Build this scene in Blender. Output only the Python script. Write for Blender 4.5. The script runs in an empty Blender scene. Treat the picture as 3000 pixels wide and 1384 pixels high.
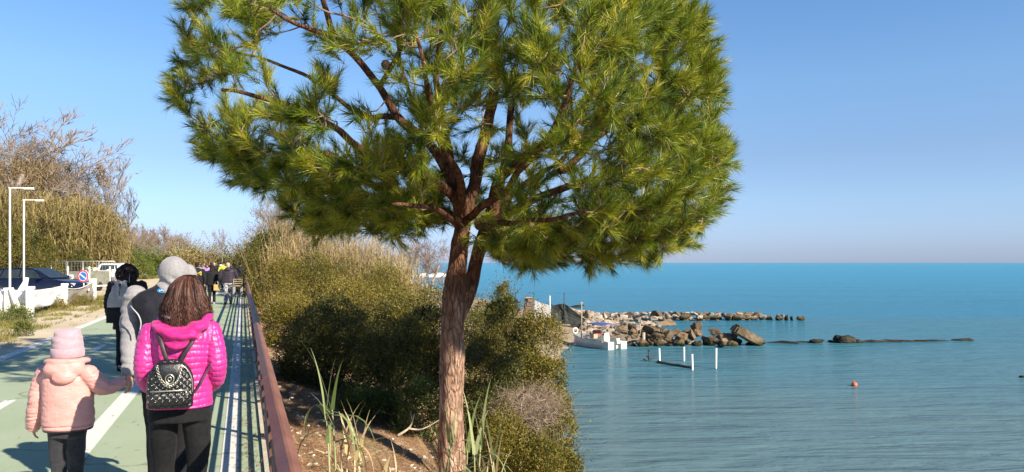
import bpy, bmesh, math, random
import numpy as np
from mathutils import Vector, Matrix, noise as mnoise
R = math.radians
rng = np.random.default_rng(7)
random.seed(7)
F, HC, HY = 2250.0, 1.68, 770.0        # focal length in photo pixels, eye height, horizon row
scene = bpy.context.scene
col = scene.collection
U = np.array([-0.331, 0.9436, 0.0]); N = np.array([0.9436, 0.331, 0.0])   # along / across the path
YAW = math.atan2(0.331, 0.9436)

def W(px, py, Y):
    return np.array([(px-1500)/F*Y, Y, HC-(py-HY)/F*Y])
def G(px, py, z=0.0):
    Y = (HC-z)*F/(py-HY)
    return np.array([(px-1500)/F*Y, Y, z])
def ST(s, t, z=0.0):
    p = U*s+N*t; p[2] = z
    return p

# ------------------------------------------------------------------ object helpers
def tag(o, label=None, cat=None, group=None, kind=None):
    if label: o['label'] = label
    if cat: o['category'] = cat
    if group: o['group'] = group
    if kind: o['kind'] = kind
    return o
def thing(name, label, cat, loc=(0, 0, 0), rotz=0.0, group=None):
    o = bpy.data.objects.new(name, None); col.objects.link(o)
    o.empty_display_size = 0.2
    o.location = tuple(float(v) for v in loc); o.rotation_euler = (0, 0, rotz)
    return tag(o, label, cat, group)
def link(name, me, mat=None, parent=None, loc=None, rotz=0.0, smooth=False):
    o = bpy.data.objects.new(name, me); col.objects.link(o)
    for m in (mat if isinstance(mat, (list, tuple)) else [mat]):
        if m is not None: me.materials.append(m)
    if smooth: me.polygons.foreach_set('use_smooth', np.ones(len(me.polygons), bool))
    if parent is not None: o.parent = parent
    if loc is not None: o.location = tuple(float(v) for v in loc)
    o.rotation_euler = (0, 0, rotz)
    return o
def children(o): return [c for c in bpy.data.objects if c.parent == o]
def copy_tree(o, parent=None):
    c = o.copy(); col.objects.link(c); c.parent = parent
    for ch in children(o): copy_tree(ch, c)
    return c

class MB:
    def __init__(s): s.v = []; s.f = []; s.mi = []; s.n = 0
    def add(s, verts, faces, mi=0):
        verts = np.asarray(verts, float).reshape(-1, 3)
        b = s.n; s.v.append(verts); s.n += len(verts)
        s.f += [tuple(i+b for i in f) for f in faces]; s.mi += [mi]*len(faces)
        return s
    def box(s, c, size, rotz=0.0, mi=0, bev=0.0, rot=None):
        bm = bmesh.new(); bmesh.ops.create_cube(bm, size=1.0)
        bmesh.ops.scale(bm, vec=Vector(size), verts=bm.verts)
        if bev > 0: bmesh.ops.bevel(bm, geom=bm.edges[:]+bm.verts[:], offset=bev, segments=2, affect='EDGES', profile=0.7)
        m = Matrix.Translation(Vector([float(x) for x in c])) @ (rot.to_4x4() if rot is not None else Matrix.Rotation(rotz, 4, 'Z'))
        bmesh.ops.transform(bm, matrix=m, verts=bm.verts)
        s.bm(bm, mi); bm.free(); return s
    def bm(s, bm, mi=0):
        bm.verts.index_update()
        return s.add([v.co[:] for v in bm.verts], [[v.index for v in f.verts] for f in bm.faces], mi)
    def rings(s, rings, mi=0, cap=True, closed=True):
        k = len(rings[0]); F_ = []
        m = k if closed else k-1
        for i in range(len(rings)-1):
            for j in range(m):
                a = i*k+j; b = i*k+(j+1) % k
                F_.append((a, b, b+k, a+k))
        if cap and closed:
            F_.append(tuple(range(k))[::-1]); F_.append(tuple(range((len(rings)-1)*k, len(rings)*k)))
        return s.add(np.concatenate(rings), F_, mi)
    def tube(s, pts, rad, n=8, mi=0, cap=True, side=None, ratio=1.0):
        pts = np.asarray(pts, float); L = len(pts)
        rad = np.full(L, rad, float) if np.isscalar(rad) else np.asarray(rad, float)
        ratio = np.full(L, ratio, float) if np.isscalar(ratio) else np.asarray(ratio, float)
        tan = np.gradient(pts, axis=0); tan /= np.linalg.norm(tan, axis=1)[:, None]+1e-12
        ref = np.array(side, float) if side is not None else (np.array([1., 0, 0]) if abs(tan[0][0]) < .9 else np.array([0, 0, 1.]))
        ang = np.arange(n)/n*2*math.pi
        rings = []
        for i in range(L):
            a = ref-tan[i]*np.dot(ref, tan[i]); a /= np.linalg.norm(a)+1e-12
            b = np.cross(tan[i], a)
            if side is None: ref = a
            rings.append(pts[i]+rad[i]*(np.cos(ang)[:, None]*a+ratio[i]*np.sin(ang)[:, None]*b))
        return s.rings(rings, mi, cap)
    def ball(s, c, r, nu=14, nv=9, mi=0, rot=None):
        r = np.array([r]*3 if np.isscalar(r) else r, float); c = np.asarray(c, float)
        rings = []
        for i in range(nv+1):
            th = math.pi*(i+.02)/(nv+.04); z = -math.cos(th); q = math.sin(th)
            a = np.arange(nu)/nu*2*math.pi
            p = np.stack([np.cos(a)*q, np.sin(a)*q, np.full(nu, z)], 1)*r
            if rot is not None: p = p @ np.array(rot.to_3x3()).T
            rings.append(p+c)
        return s.rings(rings, mi)
    def lathe(s, prof, c=(0, 0, 0), n=20, mi=0):
        a = np.arange(n)/n*2*math.pi; c = np.asarray(c, float)
        return s.rings([c+np.stack([np.cos(a)*r, np.sin(a)*r, np.full(n, z)], 1) for r, z in prof], mi)
    def prism(s, poly, axis, a, b, mi=0):
        """polygon in the two other axes, extruded along axis ('x','y','z') from a to b"""
        def mk(p, q):
            return {'x': (q, p[0], p[1]), 'y': (p[0], q, p[1]), 'z': (p[0], p[1], q)}[axis]
        return s.rings([np.array([mk(p, a) for p in poly], float), np.array([mk(p, b) for p in poly], float)], mi)
    def mesh(s, name, off=None):
        me = bpy.data.meshes.new(name)
        v = np.concatenate(s.v) if s.v else np.zeros((0, 3))
        if off is not None: v = v-np.asarray(off, float)
        me.from_pydata(v.tolist(), [], s.f)
        me.polygons.foreach_set('material_index', np.array(s.mi, dtype=np.int32))
        me.update()
        bm = bmesh.new(); bm.from_mesh(me); bmesh.ops.recalc_face_normals(bm, faces=bm.faces); bm.to_mesh(me); bm.free()
        return me
    def build(s, name, mat, parent=None, smooth=False, off=None, loc=None, rotz=0.0):
        return link(name, s.mesh(name, off), mat, parent, loc, rotz, smooth)

def tri_mesh(name, verts, faces_n, rnd=None, nv=3):
    """fast mesh: verts (k*nv,3), every consecutive nv verts form a face"""
    me = bpy.data.meshes.new(name)
    k = len(verts)
    me.vertices.add(k); me.vertices.foreach_set('co', np.ascontiguousarray(verts, dtype=np.float32).ravel())
    me.loops.add(k); me.loops.foreach_set('vertex_index', np.arange(k, dtype=np.int32))
    nf = k//nv
    me.polygons.add(nf); me.polygons.foreach_set('loop_start', np.arange(0, k, nv, dtype=np.int32))
    if rnd is not None:
        at = me.attributes.new('rnd', 'FLOAT', 'POINT'); at.data.foreach_set('value', np.repeat(rnd, nv).astype(np.float32))
    me.update(calc_edges=True)
    return me
def unit(v): return v/(np.linalg.norm(v, axis=-1, keepdims=True)+1e-12)
def rand_unit(n): return unit(rng.normal(size=(n, 3)))
def leaf_verts(c, d, length, width, quad=True, up=None, bend=0.0):
    """leaves at c pointing along d; diamonds (4 verts) or triangles (3)"""
    n = len(c); d = unit(d)
    r = up if up is not None else rand_unit(n)
    s = unit(np.cross(d, r))
    length = np.broadcast_to(length, (n,))[:, None]; width = np.broadcast_to(width, (n,))[:, None]
    if quad:
        mid = c+d*length*.45
        tip = c+d*length+np.array([0, 0, -1.])*bend*length
        return np.stack([c, mid-s*width*.5, tip, mid+s*width*.5], 1).reshape(-1, 3)
    tip = c+d*length+np.array([0, 0, -1.])*bend*length
    return np.stack([c-s*width*.5, c+s*width*.5, tip], 1).reshape(-1, 3)
def blade_mesh(name, base, d0, length, width, droop, nseg=4, rnd=None):
    """curved grass blades; quads along each blade. all arrays of size n"""
    n = len(base); d0 = unit(d0)
    side = unit(np.cross(d0, np.array([0, 0, 1.])+0.15*rng.normal(size=(n, 3))))
    P = [base]; d = d0.copy(); p = base.copy()
    for i in range(nseg):
        d = unit(d+np.array([0, 0, -1.])*(droop[:, None]/nseg)*(1+i*.6))
        p = p+d*(length/nseg)[:, None]; P.append(p)
    wp = [0.55, 1.0, .85, .5, .04] if nseg == 4 else np.linspace(1, .05, nseg+1)
    V = []
    for i in range(nseg):
        a, b = P[i], P[i+1]; wa, wb = width[:, None]*wp[i]*.5, width[:, None]*wp[i+1]*.5
        V.append(np.stack([a-side*wa, a+side*wa, b+side*wb, b-side*wb], 1))
    V = np.stack(V, 1).reshape(-1, 3)
    return tri_mesh(name, V, None, np.repeat(rng.random(n) if rnd is None else rnd, nseg), 4)

def fuse(mb, voxel, smooth=2, fn=None, subdiv=0, name='fused'):
    """closed pieces in mb -> one continuous voxel-remeshed surface, optional per-vertex displacement fn(co,no)->offset along no"""
    me = mb.mesh(name)
    o = bpy.data.objects.new('tmp_fuse', me); col.objects.link(o)
    m = o.modifiers.new('r', 'REMESH'); m.mode = 'VOXEL'; m.voxel_size = voxel; m.use_smooth_shade = True
    if smooth:
        q = o.modifiers.new('s', 'SMOOTH'); q.iterations = smooth; q.factor = 0.5
    dg = bpy.context.evaluated_depsgraph_get(); dg.update()
    out = bpy.data.meshes.new_from_object(o.evaluated_get(dg))
    bpy.data.objects.remove(o); bpy.data.meshes.remove(me)
    if fn is not None:
        n = len(out.vertices)
        co = np.empty(n*3, np.float32); out.vertices.foreach_get('co', co); co = co.reshape(-1, 3).astype(float)
        no = np.empty(n*3, np.float32); out.vertex_normals.foreach_get('vector', no); no = no.reshape(-1, 3).astype(float)
        co += no*fn(co, no)[:, None]
        out.vertices.foreach_set('co', co.astype(np.float32).ravel()); out.update()
    out.polygons.foreach_set('use_smooth', np.ones(len(out.polygons), bool))
    out.name = name
    return out
def vnoise(co, scale, seed=0.0):
    return np.array([mnoise.noise(Vector((p[0]*scale+seed, p[1]*scale-seed, p[2]*scale+seed*.7))) for p in co])

# ------------------------------------------------------------------ materials
MATS = {}
def M(name, c1, c2=None, rough=.6, scale=5.0, bump=0.0, bscale=None, detail=5.0, spec=.4, metal=0.0, stretch=(1, 1, 1),
      coat=0.0, c3=None, lo=.38, hi=.62, sheen=0.0, rvar=0.0, trans=0.0):
    m = bpy.data.materials.new(name); m.use_nodes = True; nt = m.node_tree; nd = nt.nodes; lk = nt.links
    bs = nd['Principled BSDF']
    bs.inputs['Roughness'].default_value = rough; bs.inputs['Specular IOR Level'].default_value = spec
    bs.inputs['Metallic'].default_value = metal; bs.inputs['Coat Weight'].default_value = coat
    bs.inputs['Sheen Weight'].default_value = sheen
    bs.inputs['Base Color'].default_value = (*c1, 1)
    tc = nd.new('ShaderNodeTexCoord'); mp = nd.new('ShaderNodeMapping'); mp.inputs['Scale'].default_value = stretch
    lk.new(tc.outputs['Object'], mp.inputs['Vector'])
    if c2 is not None:
        nz = nd.new('ShaderNodeTexNoise'); nz.inputs['Scale'].default_value = scale; nz.inputs['Detail'].default_value = detail
        nz.inputs['Roughness'].default_value = .62
        lk.new(mp.outputs[0], nz.inputs['Vector'])
        rp = nd.new('ShaderNodeValToRGB'); rp.color_ramp.elements[0].position = lo; rp.color_ramp.elements[1].position = hi
        rp.color_ramp.elements[0].color = (*c1, 1); rp.color_ramp.elements[1].color = (*c2, 1)
        if c3 is not None:
            e = rp.color_ramp.elements.new(min(.98, hi+.12)); e.color = (*c3, 1)
        lk.new(nz.outputs['Fac'], rp.inputs['Fac']); lk.new(rp.outputs['Color'], bs.inputs['Base Color'])
        if rvar:
            ma = nd.new('ShaderNodeMapRange'); ma.inputs['To Min'].default_value = max(.02, rough-rvar); ma.inputs['To Max'].default_value = min(1, rough+rvar)
            lk.new(nz.outputs['Fac'], ma.inputs['Value']); lk.new(ma.outputs[0], bs.inputs['Roughness'])
    if bump:
        nb = nd.new('ShaderNodeTexNoise'); nb.inputs['Scale'].default_value = bscale or scale*4; nb.inputs['Detail'].default_value = 6
        lk.new(mp.outputs[0], nb.inputs['Vector'])
        bp = nd.new('ShaderNodeBump'); bp.inputs['Strength'].default_value = 1.0; bp.inputs['Distance'].default_value = bump
        lk.new(nb.outputs['Fac'], bp.inputs['Height']); lk.new(bp.outputs[0], bs.inputs['Normal'])
    MATS[name] = m
    return m
def leafmat(name, cols, rough=.5, transl=.25, spec=.35):
    m = bpy.data.materials.new(name); m.use_nodes = True; nt = m.node_tree; nd = nt.nodes; lk = nt.links
    bs = nd['Principled BSDF']; out = nd['Material Output']
    at = nd.new('ShaderNodeAttribute'); at.attribute_name = 'rnd'
    rp = nd.new('ShaderNodeValToRGB'); els = rp.color_ramp.elements
    k = len(cols)
    els[0].position = 0; els[0].color = (*cols[0], 1); els[1].position = 1; els[1].color = (*cols[-1], 1)
    for i in range(1, k-1):
        e = els.new(i/(k-1)); e.color = (*cols[i], 1)
    lk.new(at.outputs['Fac'], rp.inputs['Fac']); lk.new(rp.outputs[0], bs.inputs['Base Color'])
    bs.inputs['Roughness'].default_value = rough; bs.inputs['Specular IOR Level'].default_value = spec
    if transl > 0:
        tr = nd.new('ShaderNodeBsdfTranslucent'); mx = nd.new('ShaderNodeMixShader'); mx.inputs[0].default_value = transl
        lk.new(rp.outputs[0], tr.inputs['Color']); lk.new(bs.outputs[0], mx.inputs[1]); lk.new(tr.outputs[0], mx.inputs[2])
        lk.new(mx.outputs[0], out.inputs['Surface'])
    return m
# ------------------------------------------------------------------ camera, sky, sun
cam = bpy.data.cameras.new('camera'); camo = bpy.data.objects.new('camera', cam); col.objects.link(camo)
cam.sensor_width = 36; cam.lens = 36*F/3000; cam.shift_y = (HY-692)/3000; cam.clip_start = .05; cam.clip_end = 60000
camo.location = (0, 0, HC); camo.rotation_euler = (R(90), 0, 0)
scene.camera = camo
SH = np.array([-0.78, 0.626]); ELEV = R(32)
world = bpy.data.worlds.new('World'); scene.world = world; world.use_nodes = True
wn = world.node_tree.nodes; bg = wn['Background']
sky = wn.new('ShaderNodeTexSky'); sky.sky_type = 'NISHITA'; sky.sun_disc = False
sky.sun_elevation = ELEV; sky.sun_rotation = math.atan2(-SH[0], -SH[1])
sky.altitude = 0; sky.air_density = 1.0; sky.dust_density = 0.2; sky.ozone_density = 3.0
wl = world.node_tree.links
wtc = wn.new('ShaderNodeTexCoord'); wsx = wn.new('ShaderNodeSeparateXYZ'); wl.new(wtc.outputs['Generated'], wsx.inputs[0])
wrp = wn.new('ShaderNodeValToRGB'); we = wrp.color_ramp.elements
we[0].position = 0.0; we[0].color = (.41, .53, .97, 1); we[1].position = 1.0; we[1].color = (.30, .50, .72, 1)
for p_, c_ in ((.012, (.43, .54, .97)), (.044, (.54, .63, .97)), (.078, (.62, .70, .93)), (.131, (.67, .71, .86)), (.216, (.76, .88, 1.0)), (.334, (.70, .91, 1.07)), (.46, (.45, .62, .80))):
    q_ = we.new(p_); q_.color = (*c_, 1)
wl.new(wsx.outputs['Z'], wrp.inputs['Fac'])
wmx = wn.new('ShaderNodeMix'); wmx.data_type = 'RGBA'; wmx.blend_type = 'MULTIPLY'; wmx.inputs[0].default_value = 1.0
wl.new(sky.outputs[0], wmx.inputs[6]); wl.new(wrp.outputs[0], wmx.inputs[7])
wl.new(wmx.outputs[2], bg.inputs['Color']); bg.inputs['Strength'].default_value = 0.09
sl = bpy.data.lights.new('sun', 'SUN'); sl.energy = 4.9; sl.angle = R(.55); sl.color = (1.0, .90, .74)
so = bpy.data.objects.new('sun', sl); col.objects.link(so)
sv = Vector((-SH[0]*math.cos(ELEV), -SH[1]*math.cos(ELEV), math.sin(ELEV)))
so.rotation_euler = sv.to_track_quat('Z', 'Y').to_euler(); so.location = (20, -20, 30)
scene.view_settings.view_transform = 'Standard'; scene.view_settings.look = 'None'
scene.view_settings.exposure = 0.92; scene.view_settings.gamma = 1.0

# ------------------------------------------------------------------ ground
SEA = -5.2
SHORE = np.array([(9, -60), (8, -15), (5.6, 0), (3.4, 9), (1.9, 15), (1.0, 22), (1.6, 32), (2.6, 45), (3.7, 57), (4.6, 63.5), (7.0, 70), (8.6, 66),
                  (13.5, 64.6), (17.5, 65.6), (14.5, 70), (12.5, 80), (12.5, 88.6), (14, 91.2), (30, 92.0), (30, 93), (12, 96), (6, 101), (1.5, 115),
                  (-6, 150), (-25, 220), (-80, 420), (-160, 700), (-900, 2600), (-3000, 2600), (-3000, -60)], float)
def shore_dist(x, y):
    P = SHORE; Q = np.roll(P, -1, 0)
    d = np.full(x.shape, 1e9); ins = np.zeros(x.shape, bool)
    for a, b in zip(P, Q):
        ab = b-a; L2 = ab@ab
        t = np.clip(((x-a[0])*ab[0]+(y-a[1])*ab[1])/L2, 0, 1)
        d = np.minimum(d, np.hypot(x-a[0]-t*ab[0], y-a[1]-t*ab[1]))
        c = ((a[1] > y) != (b[1] > y)) & (x < (b[0]-a[0])*(y-a[1])/(b[1]-a[1]+1e-12)+a[0])
        ins ^= c
    return np.where(ins, d, -d)
BT = [(-1e4, 0), (.44, 0), (.445, -.42), (2.5, -.86), (4.0, -1.15), (6, -1.7), (9, -2.7), (14, -3.5), (24, -4.1), (60, -4.6)]
def bumps(x, y):
    return .05*np.sin(x*1.7+y*.6)+.04*np.sin(y*2.3-x*.9+1.2)+.03*np.sin(x*4.1+y*3.3)
def ground_z(x, y):
    x = np.asarray(x, float); y = np.asarray(y, float)
    t = x*N[0]+y*N[1]
    zb = np.interp(t, [a for a, _ in BT], [b for _, b in BT])
    d = shore_dist(x, y)
    zs = SEA+np.where(d > 0, np.where(d < 2.5, .18*d+.5*np.maximum(d-.6, 0), .45+.95+(d-2.5)*1.9), .35*d)
    far = np.clip((y-50)/12, 0, 1)
    zs_f = SEA+np.where(d > 0, .16*d, .35*d)
    zs = zs*(1-far)+zs_f*far
    z = np.where(t <= .44, 0, np.minimum(zb, zs))
    z = z+np.where(t > .7, bumps(x, y), 0)
    return np.maximum(z, SEA-3)

def grid_mesh(name, s_vals, t_vals, zf, mat, dz=0.0):
    S, T = np.meshgrid(s_vals, t_vals, indexing='ij')
    X = U[0]*S+N[0]*T; Y = U[1]*S+N[1]*T
    Z = zf(X, Y)+dz
    V = np.stack([X, Y, Z], -1).reshape(-1, 3); a, b = S.shape
    F_ = [(i*b+j, i*b+j+1, (i+1)*b+j+1, (i+1)*b+j) for i in range(a-1) for j in range(b-1)]
    me = bpy.data.meshes.new(name); me.from_pydata(V.tolist(), [], F_)
    return link(name, me, mat, smooth=True)
m_sand = M('sand', (.50, .41, .28), (.62, .53, .38), .95, .35, bump=.03, bscale=9, c3=(.40, .31, .20), spec=.1)
m_beach = M('beach_gravel', (.24, .19, .13), (.36, .29, .21), .95, .8, bump=.06, bscale=7, c3=(.44, .37, .28), spec=.1)
m_bank = M('bank_soil', (.22, .13, .075), (.38, .26, .16), .95, 2.2, bump=.05, bscale=14, c3=(.52, .44, .33), spec=.1)
# one sheet: the level plain on the left, the bank below the path on the right
sv_ = np.concatenate([np.linspace(-60, 0, 25)[:-1], np.arange(0, 30, .3), np.arange(30, 120, .9), np.geomspace(120, 2600, 26)])
tv_ = np.concatenate([-np.geomspace(2500, 5, 30), np.linspace(-4, .2, 8), [.44, .445], np.arange(.7, 12, .35), np.arange(12, 62, .9), [70, 90, 130]])
ground = grid_mesh('ground', sv_, tv_, lambda x, y: ground_z(x, y)-.012*(x*N[0]+y*N[1] <= .44), m_sand); tag(ground, kind='structure')
ground.data.materials.append(m_bank); ground.data.materials.append(m_beach)
pc = np.empty(len(ground.data.polygons)*3); ground.data.polygons.foreach_get('center', pc); pc = pc.reshape(-1, 3)
tt = pc@N
mi = ((tt > .44) & (pc[:, 1] < 55)).astype(np.int32)+2*((tt > .44) & (pc[:, 1] >= 55) & (pc[:, 1] < 400)).astype(np.int32)
ground.data.polygons.foreach_set('material_index', mi)

# green cycle path and its painted lines (sheets 4 mm apart)
def strip(name, s0, s1, t0, t1, z, mat, ds=1.0):
    ss = np.linspace(s0, s1, max(2, int((s1-s0)/ds)+1))
    V = []; F_ = []
    for s in ss: V += [ST(s, t0, z), ST(s, t1, z)]
    for i in range(len(ss)-1): F_.append((2*i, 2*i+1, 2*i+3, 2*i+2))
    return MB().add(V, F_)
def path_mat(name, c1, c2, c3, wear):
    m = M(name, c1, c2, .86, .7, bump=.004, bscale=160, c3=c3, spec=.25, lo=.3, hi=.7)
    nt = m.node_tree; nd = nt.nodes; lk = nt.links; bs = nd['Principled BSDF']
    base = bs.inputs['Base Color'].links[0].from_socket
    tc = nd['Texture Coordinate']
    sp = nd.new('ShaderNodeTexNoise'); sp.inputs['Scale'].default_value = 95; sp.inputs['Detail'].default_value = 3
    lk.new(tc.outputs['Object'], sp.inputs['Vector'])
    r = nd.new('ShaderNodeValToRGB'); r.color_ramp.elements[0].position = .30; r.color_ramp.elements[1].position = .44
    r.color_ramp.elements[0].color = (wear, wear, wear, 1); r.color_ramp.elements[1].color = (1, 1, 1, 1)
    lk.new(sp.outputs['Fac'], r.inputs['Fac'])
    mx = nd.new('ShaderNodeMix'); mx.data_type = 'RGBA'; mx.blend_type = 'MULTIPLY'; mx.inputs[0].default_value = 1
    lk.new(base, mx.inputs[6]); lk.new(r.outputs[0], mx.inputs[7])
    # dirt drifting in larger patches
    dn = nd.new('ShaderNodeTexNoise'); dn.inputs['Scale'].default_value = 2.6; dn.inputs['Detail'].default_value = 8; dn.inputs['Roughness'].default_value = .7
    lk.new(tc.outputs['Object'], dn.inputs['Vector'])
    r2 = nd.new('ShaderNodeValToRGB'); r2.color_ramp.elements[0].position = .55; r2.color_ramp.elements[1].position = .8
    r2.color_ramp.elements[0].color = (0, 0, 0, 1); r2.color_ramp.elements[1].color = (.68, .68, .68, 1)
    lk.new(dn.outputs['Fac'], r2.inputs['Fac'])
    m2 = nd.new('ShaderNodeMix'); m2.data_type = 'RGBA'; lk.new(r2.outputs[0], m2.inputs[0]); lk.new(mx.outputs[2], m2.inputs[6]); m2.inputs[7].default_value = (.40, .36, .27, 1)
    cv = nd.new('ShaderNodeTexVoronoi'); cv.feature = 'DISTANCE_TO_EDGE'; cv.inputs['Scale'].default_value = .42
    wv = nd.new('ShaderNodeTexNoise'); wv.inputs['Scale'].default_value = 1.6; wv.inputs['Detail'].default_value = 6; lk.new(tc.outputs['Object'], wv.inputs['Vector'])
    vm = nd.new('ShaderNodeMix'); vm.data_type = 'VECTOR'; vm.inputs[0].default_value = .45; lk.new(tc.outputs['Object'], vm.inputs[4]); lk.new(wv.outputs['Color'], vm.inputs[5]); lk.new(vm.outputs[1], cv.inputs['Vector'])
    r3 = nd.new('ShaderNodeValToRGB'); r3.color_ramp.elements[0].position = .0; r3.color_ramp.elements[1].position = .006; r3.color_ramp.elements[0].color = (.55, .55, .55, 1)
    lk.new(cv.outputs['Distance'], r3.inputs['Fac']); m3 = nd.new('ShaderNodeMix'); m3.data_type = 'RGBA'; m3.blend_type = 'MULTIPLY'; m3.inputs[0].default_value = 1
    lk.new(m2.outputs[2], m3.inputs[6]); lk.new(r3.outputs[0], m3.inputs[7])
    lk.new(m3.outputs[2], bs.inputs['Base Color'])
    return m
m_path = path_mat('green_asphalt', (.33, .40, .265), (.38, .445, .31), (.40, .44, .31), .78)
m_line = path_mat('line_paint', (.66, .66, .61), (.74, .74, .69), (.58, .57, .50), .80)
def worn(m, c):      # paint rubbed off in flecks, the asphalt showing through
    nt = m.node_tree; nd = nt.nodes; lk = nt.links; bs = nd['Principled BSDF']; base = bs.inputs['Base Color'].links[0].from_socket
    nz = nd.new('ShaderNodeTexNoise'); nz.inputs['Scale'].default_value = 14; nz.inputs['Detail'].default_value = 9; nz.inputs['Roughness'].default_value = .8
    lk.new(nd['Texture Coordinate'].outputs['Object'], nz.inputs['Vector'])
    r = nd.new('ShaderNodeValToRGB'); r.color_ramp.elements[0].position = .56; r.color_ramp.elements[1].position = .66; r.color_ramp.elements[1].color = (.75, .75, .75, 1); r.color_ramp.elements[0].color = (0, 0, 0, 1)
    lk.new(nz.outputs['Fac'], r.inputs['Fac']); mx = nd.new('ShaderNodeMix'); mx.data_type = 'RGBA'; lk.new(r.outputs[0], mx.inputs[0]); lk.new(base, mx.inputs[6]); mx.inputs[7].default_value = (*c, 1)
    lk.new(mx.outputs[2], bs.inputs['Base Color'])
worn(m_line, (.34, .38, .28))
PATH_END = 260
tag(strip('cycle_path', -12, PATH_END, -3.92, .16, .004, None).build('cycle_path', m_path), kind='structure')
tag(strip('edge_line', -12, PATH_END, -.17, -.03, .008, None).build('edge_line', m_line), kind='structure')
tag(strip('verge_line', -12, PATH_END, -4.06, -3.86, .009, None).build('verge_line', m_line), kind='structure')
tag(strip('lane_line', -12, PATH_END, -1.46, -1.27, .0085, None).build('lane_line', m_line), kind='structure')
mb = MB()
for k in range(60):
    s = 9.6+k*3.35
    a = strip('', s, s+1.25, -2.73, -2.6, .008, None); mb.add(a.v[0] if len(a.v) == 1 else np.concatenate(a.v), a.f)
tag(mb.build('dashed_line', m_line), kind='structure')

# ------------------------------------------------------------------ sea
def sea_mat():
    m = bpy.data.materials.new('sea_water'); m.use_nodes = True; nt = m.node_tree; nd = nt.nodes; lk = nt.links
    bs = nd['Principled BSDF']; bs.inputs['Roughness'].default_value = .17; bs.inputs['IOR'].default_value = 1.333
    bs.inputs['Specular IOR Level'].default_value = .16
    geo = nd.new('ShaderNodeNewGeometry'); sx = nd.new('ShaderNodeSeparateXYZ'); lk.new(geo.outputs['Position'], sx.inputs[0])
    # depth of the bed: shallow sand near shore, deeper and bluer outwards
    big = nd.new('ShaderNodeTexNoise'); big.inputs['Scale'].default_value = 1.0; big.inputs['Detail'].default_value = 4
    mp0 = nd.new('ShaderNodeMapping'); mp0.inputs['Scale'].default_value = (.012, .05, 1); lk.new(geo.outputs['Position'], mp0.inputs['Vector']); lk.new(mp0.outputs[0], big.inputs['Vector'])
    lg = nd.new('ShaderNodeMath'); lg.operation = 'LOGARITHM'; lg.inputs[1].default_value = 10; lk.new(sx.outputs['Y'], lg.inputs[0])
    ad = nd.new('ShaderNodeMath'); ad.operation = 'MULTIPLY_ADD'; ad.inputs[1].default_value = .55; ad.inputs[2].default_value = -.27; lk.new(big.outputs['Fac'], ad.inputs[0])
    sm = nd.new('ShaderNodeMath'); sm.operation = 'ADD'; lk.new(lg.outputs[0], sm.inputs[0]); lk.new(ad.outputs[0], sm.inputs[1])
    mr = nd.new('ShaderNodeMapRange'); mr.inputs['From Min'].default_value = 1.3; mr.inputs['From Max'].default_value = 3.6; lk.new(sm.outputs[0], mr.inputs['Value'])
    rp = nd.new('ShaderNodeValToRGB'); e = rp.color_ramp.elements
    e[0].position = 0; e[0].color = (.12, .165, .165, 1); e[1].position = 1; e[1].color = (.035, .25, .38, 1)
    for p, c in ((.12, (.080, .168, .195)), (.25, (.040, .160, .218)), (.36, (.022, .168, .270)), (.52, (.022, .21, .335)), (.75, (.026, .235, .375))):
        q = e.new(p); q.color = (*c, 1)
    lk.new(mr.outputs[0], rp.inputs['Fac']); lk.new(rp.outputs[0], bs.inputs['Base Color'])
    def layer(sc, rot, detail, dist):
        mp = nd.new('ShaderNodeMapping'); mp.inputs['Scale'].default_value = sc; mp.inputs['Rotation'].default_value = (0, 0, rot)
        lk.new(geo.outputs['Position'], mp.inputs['Vector'])
        nz = nd.new('ShaderNodeTexNoise'); nz.inputs['Scale'].default_value = 1; nz.inputs['Detail'].default_value = detail; nz.inputs['Roughness'].default_value = .55; nz.inputs['Distortion'].default_value = .4
        lk.new(mp.outputs[0], nz.inputs['Vector'])
        bp = nd.new('ShaderNodeBump'); bp.inputs['Strength'].default_value = 1; bp.inputs['Distance'].default_value = dist
        lk.new(nz.outputs['Fac'], bp.inputs['Height']); return bp
    a = layer((.05, .22, 1), R(8), 3, .8); b = layer((.22, 1.0, 1), R(-10), 5, .5); c = layer((1.3, 4.0, 1), R(12), 4, .075)
    lk.new(a.outputs[0], b.inputs['Normal']); lk.new(b.outputs[0], c.inputs['Normal']); lk.new(c.outputs[0], bs.inputs['Normal'])
    df = nd.new('ShaderNodeBsdfDiffuse'); lk.new(rp.outputs[0], df.inputs['Color']); lk.new(c.outputs[0], df.inputs['Normal'])   # light scattered back by the turbid water
    ms = nd.new('ShaderNodeMixShader'); ms.inputs[0].default_value = .38; lk.new(bs.outputs[0], ms.inputs[1]); lk.new(df.outputs[0], ms.inputs[2]); lk.new(ms.outputs[0], nd['Material Output'].inputs['Surface'])
    return m
sea = MB().add([(-4000, -200, SEA), (30000, -200, SEA), (30000, 42000, SEA), (-30000, 42000, SEA), (-30000, 2700, SEA), (-4000, 2700, SEA)], [(0, 1, 2, 3, 4, 5)]).build('sea', sea_mat())
tag(sea, kind='structure')
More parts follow.
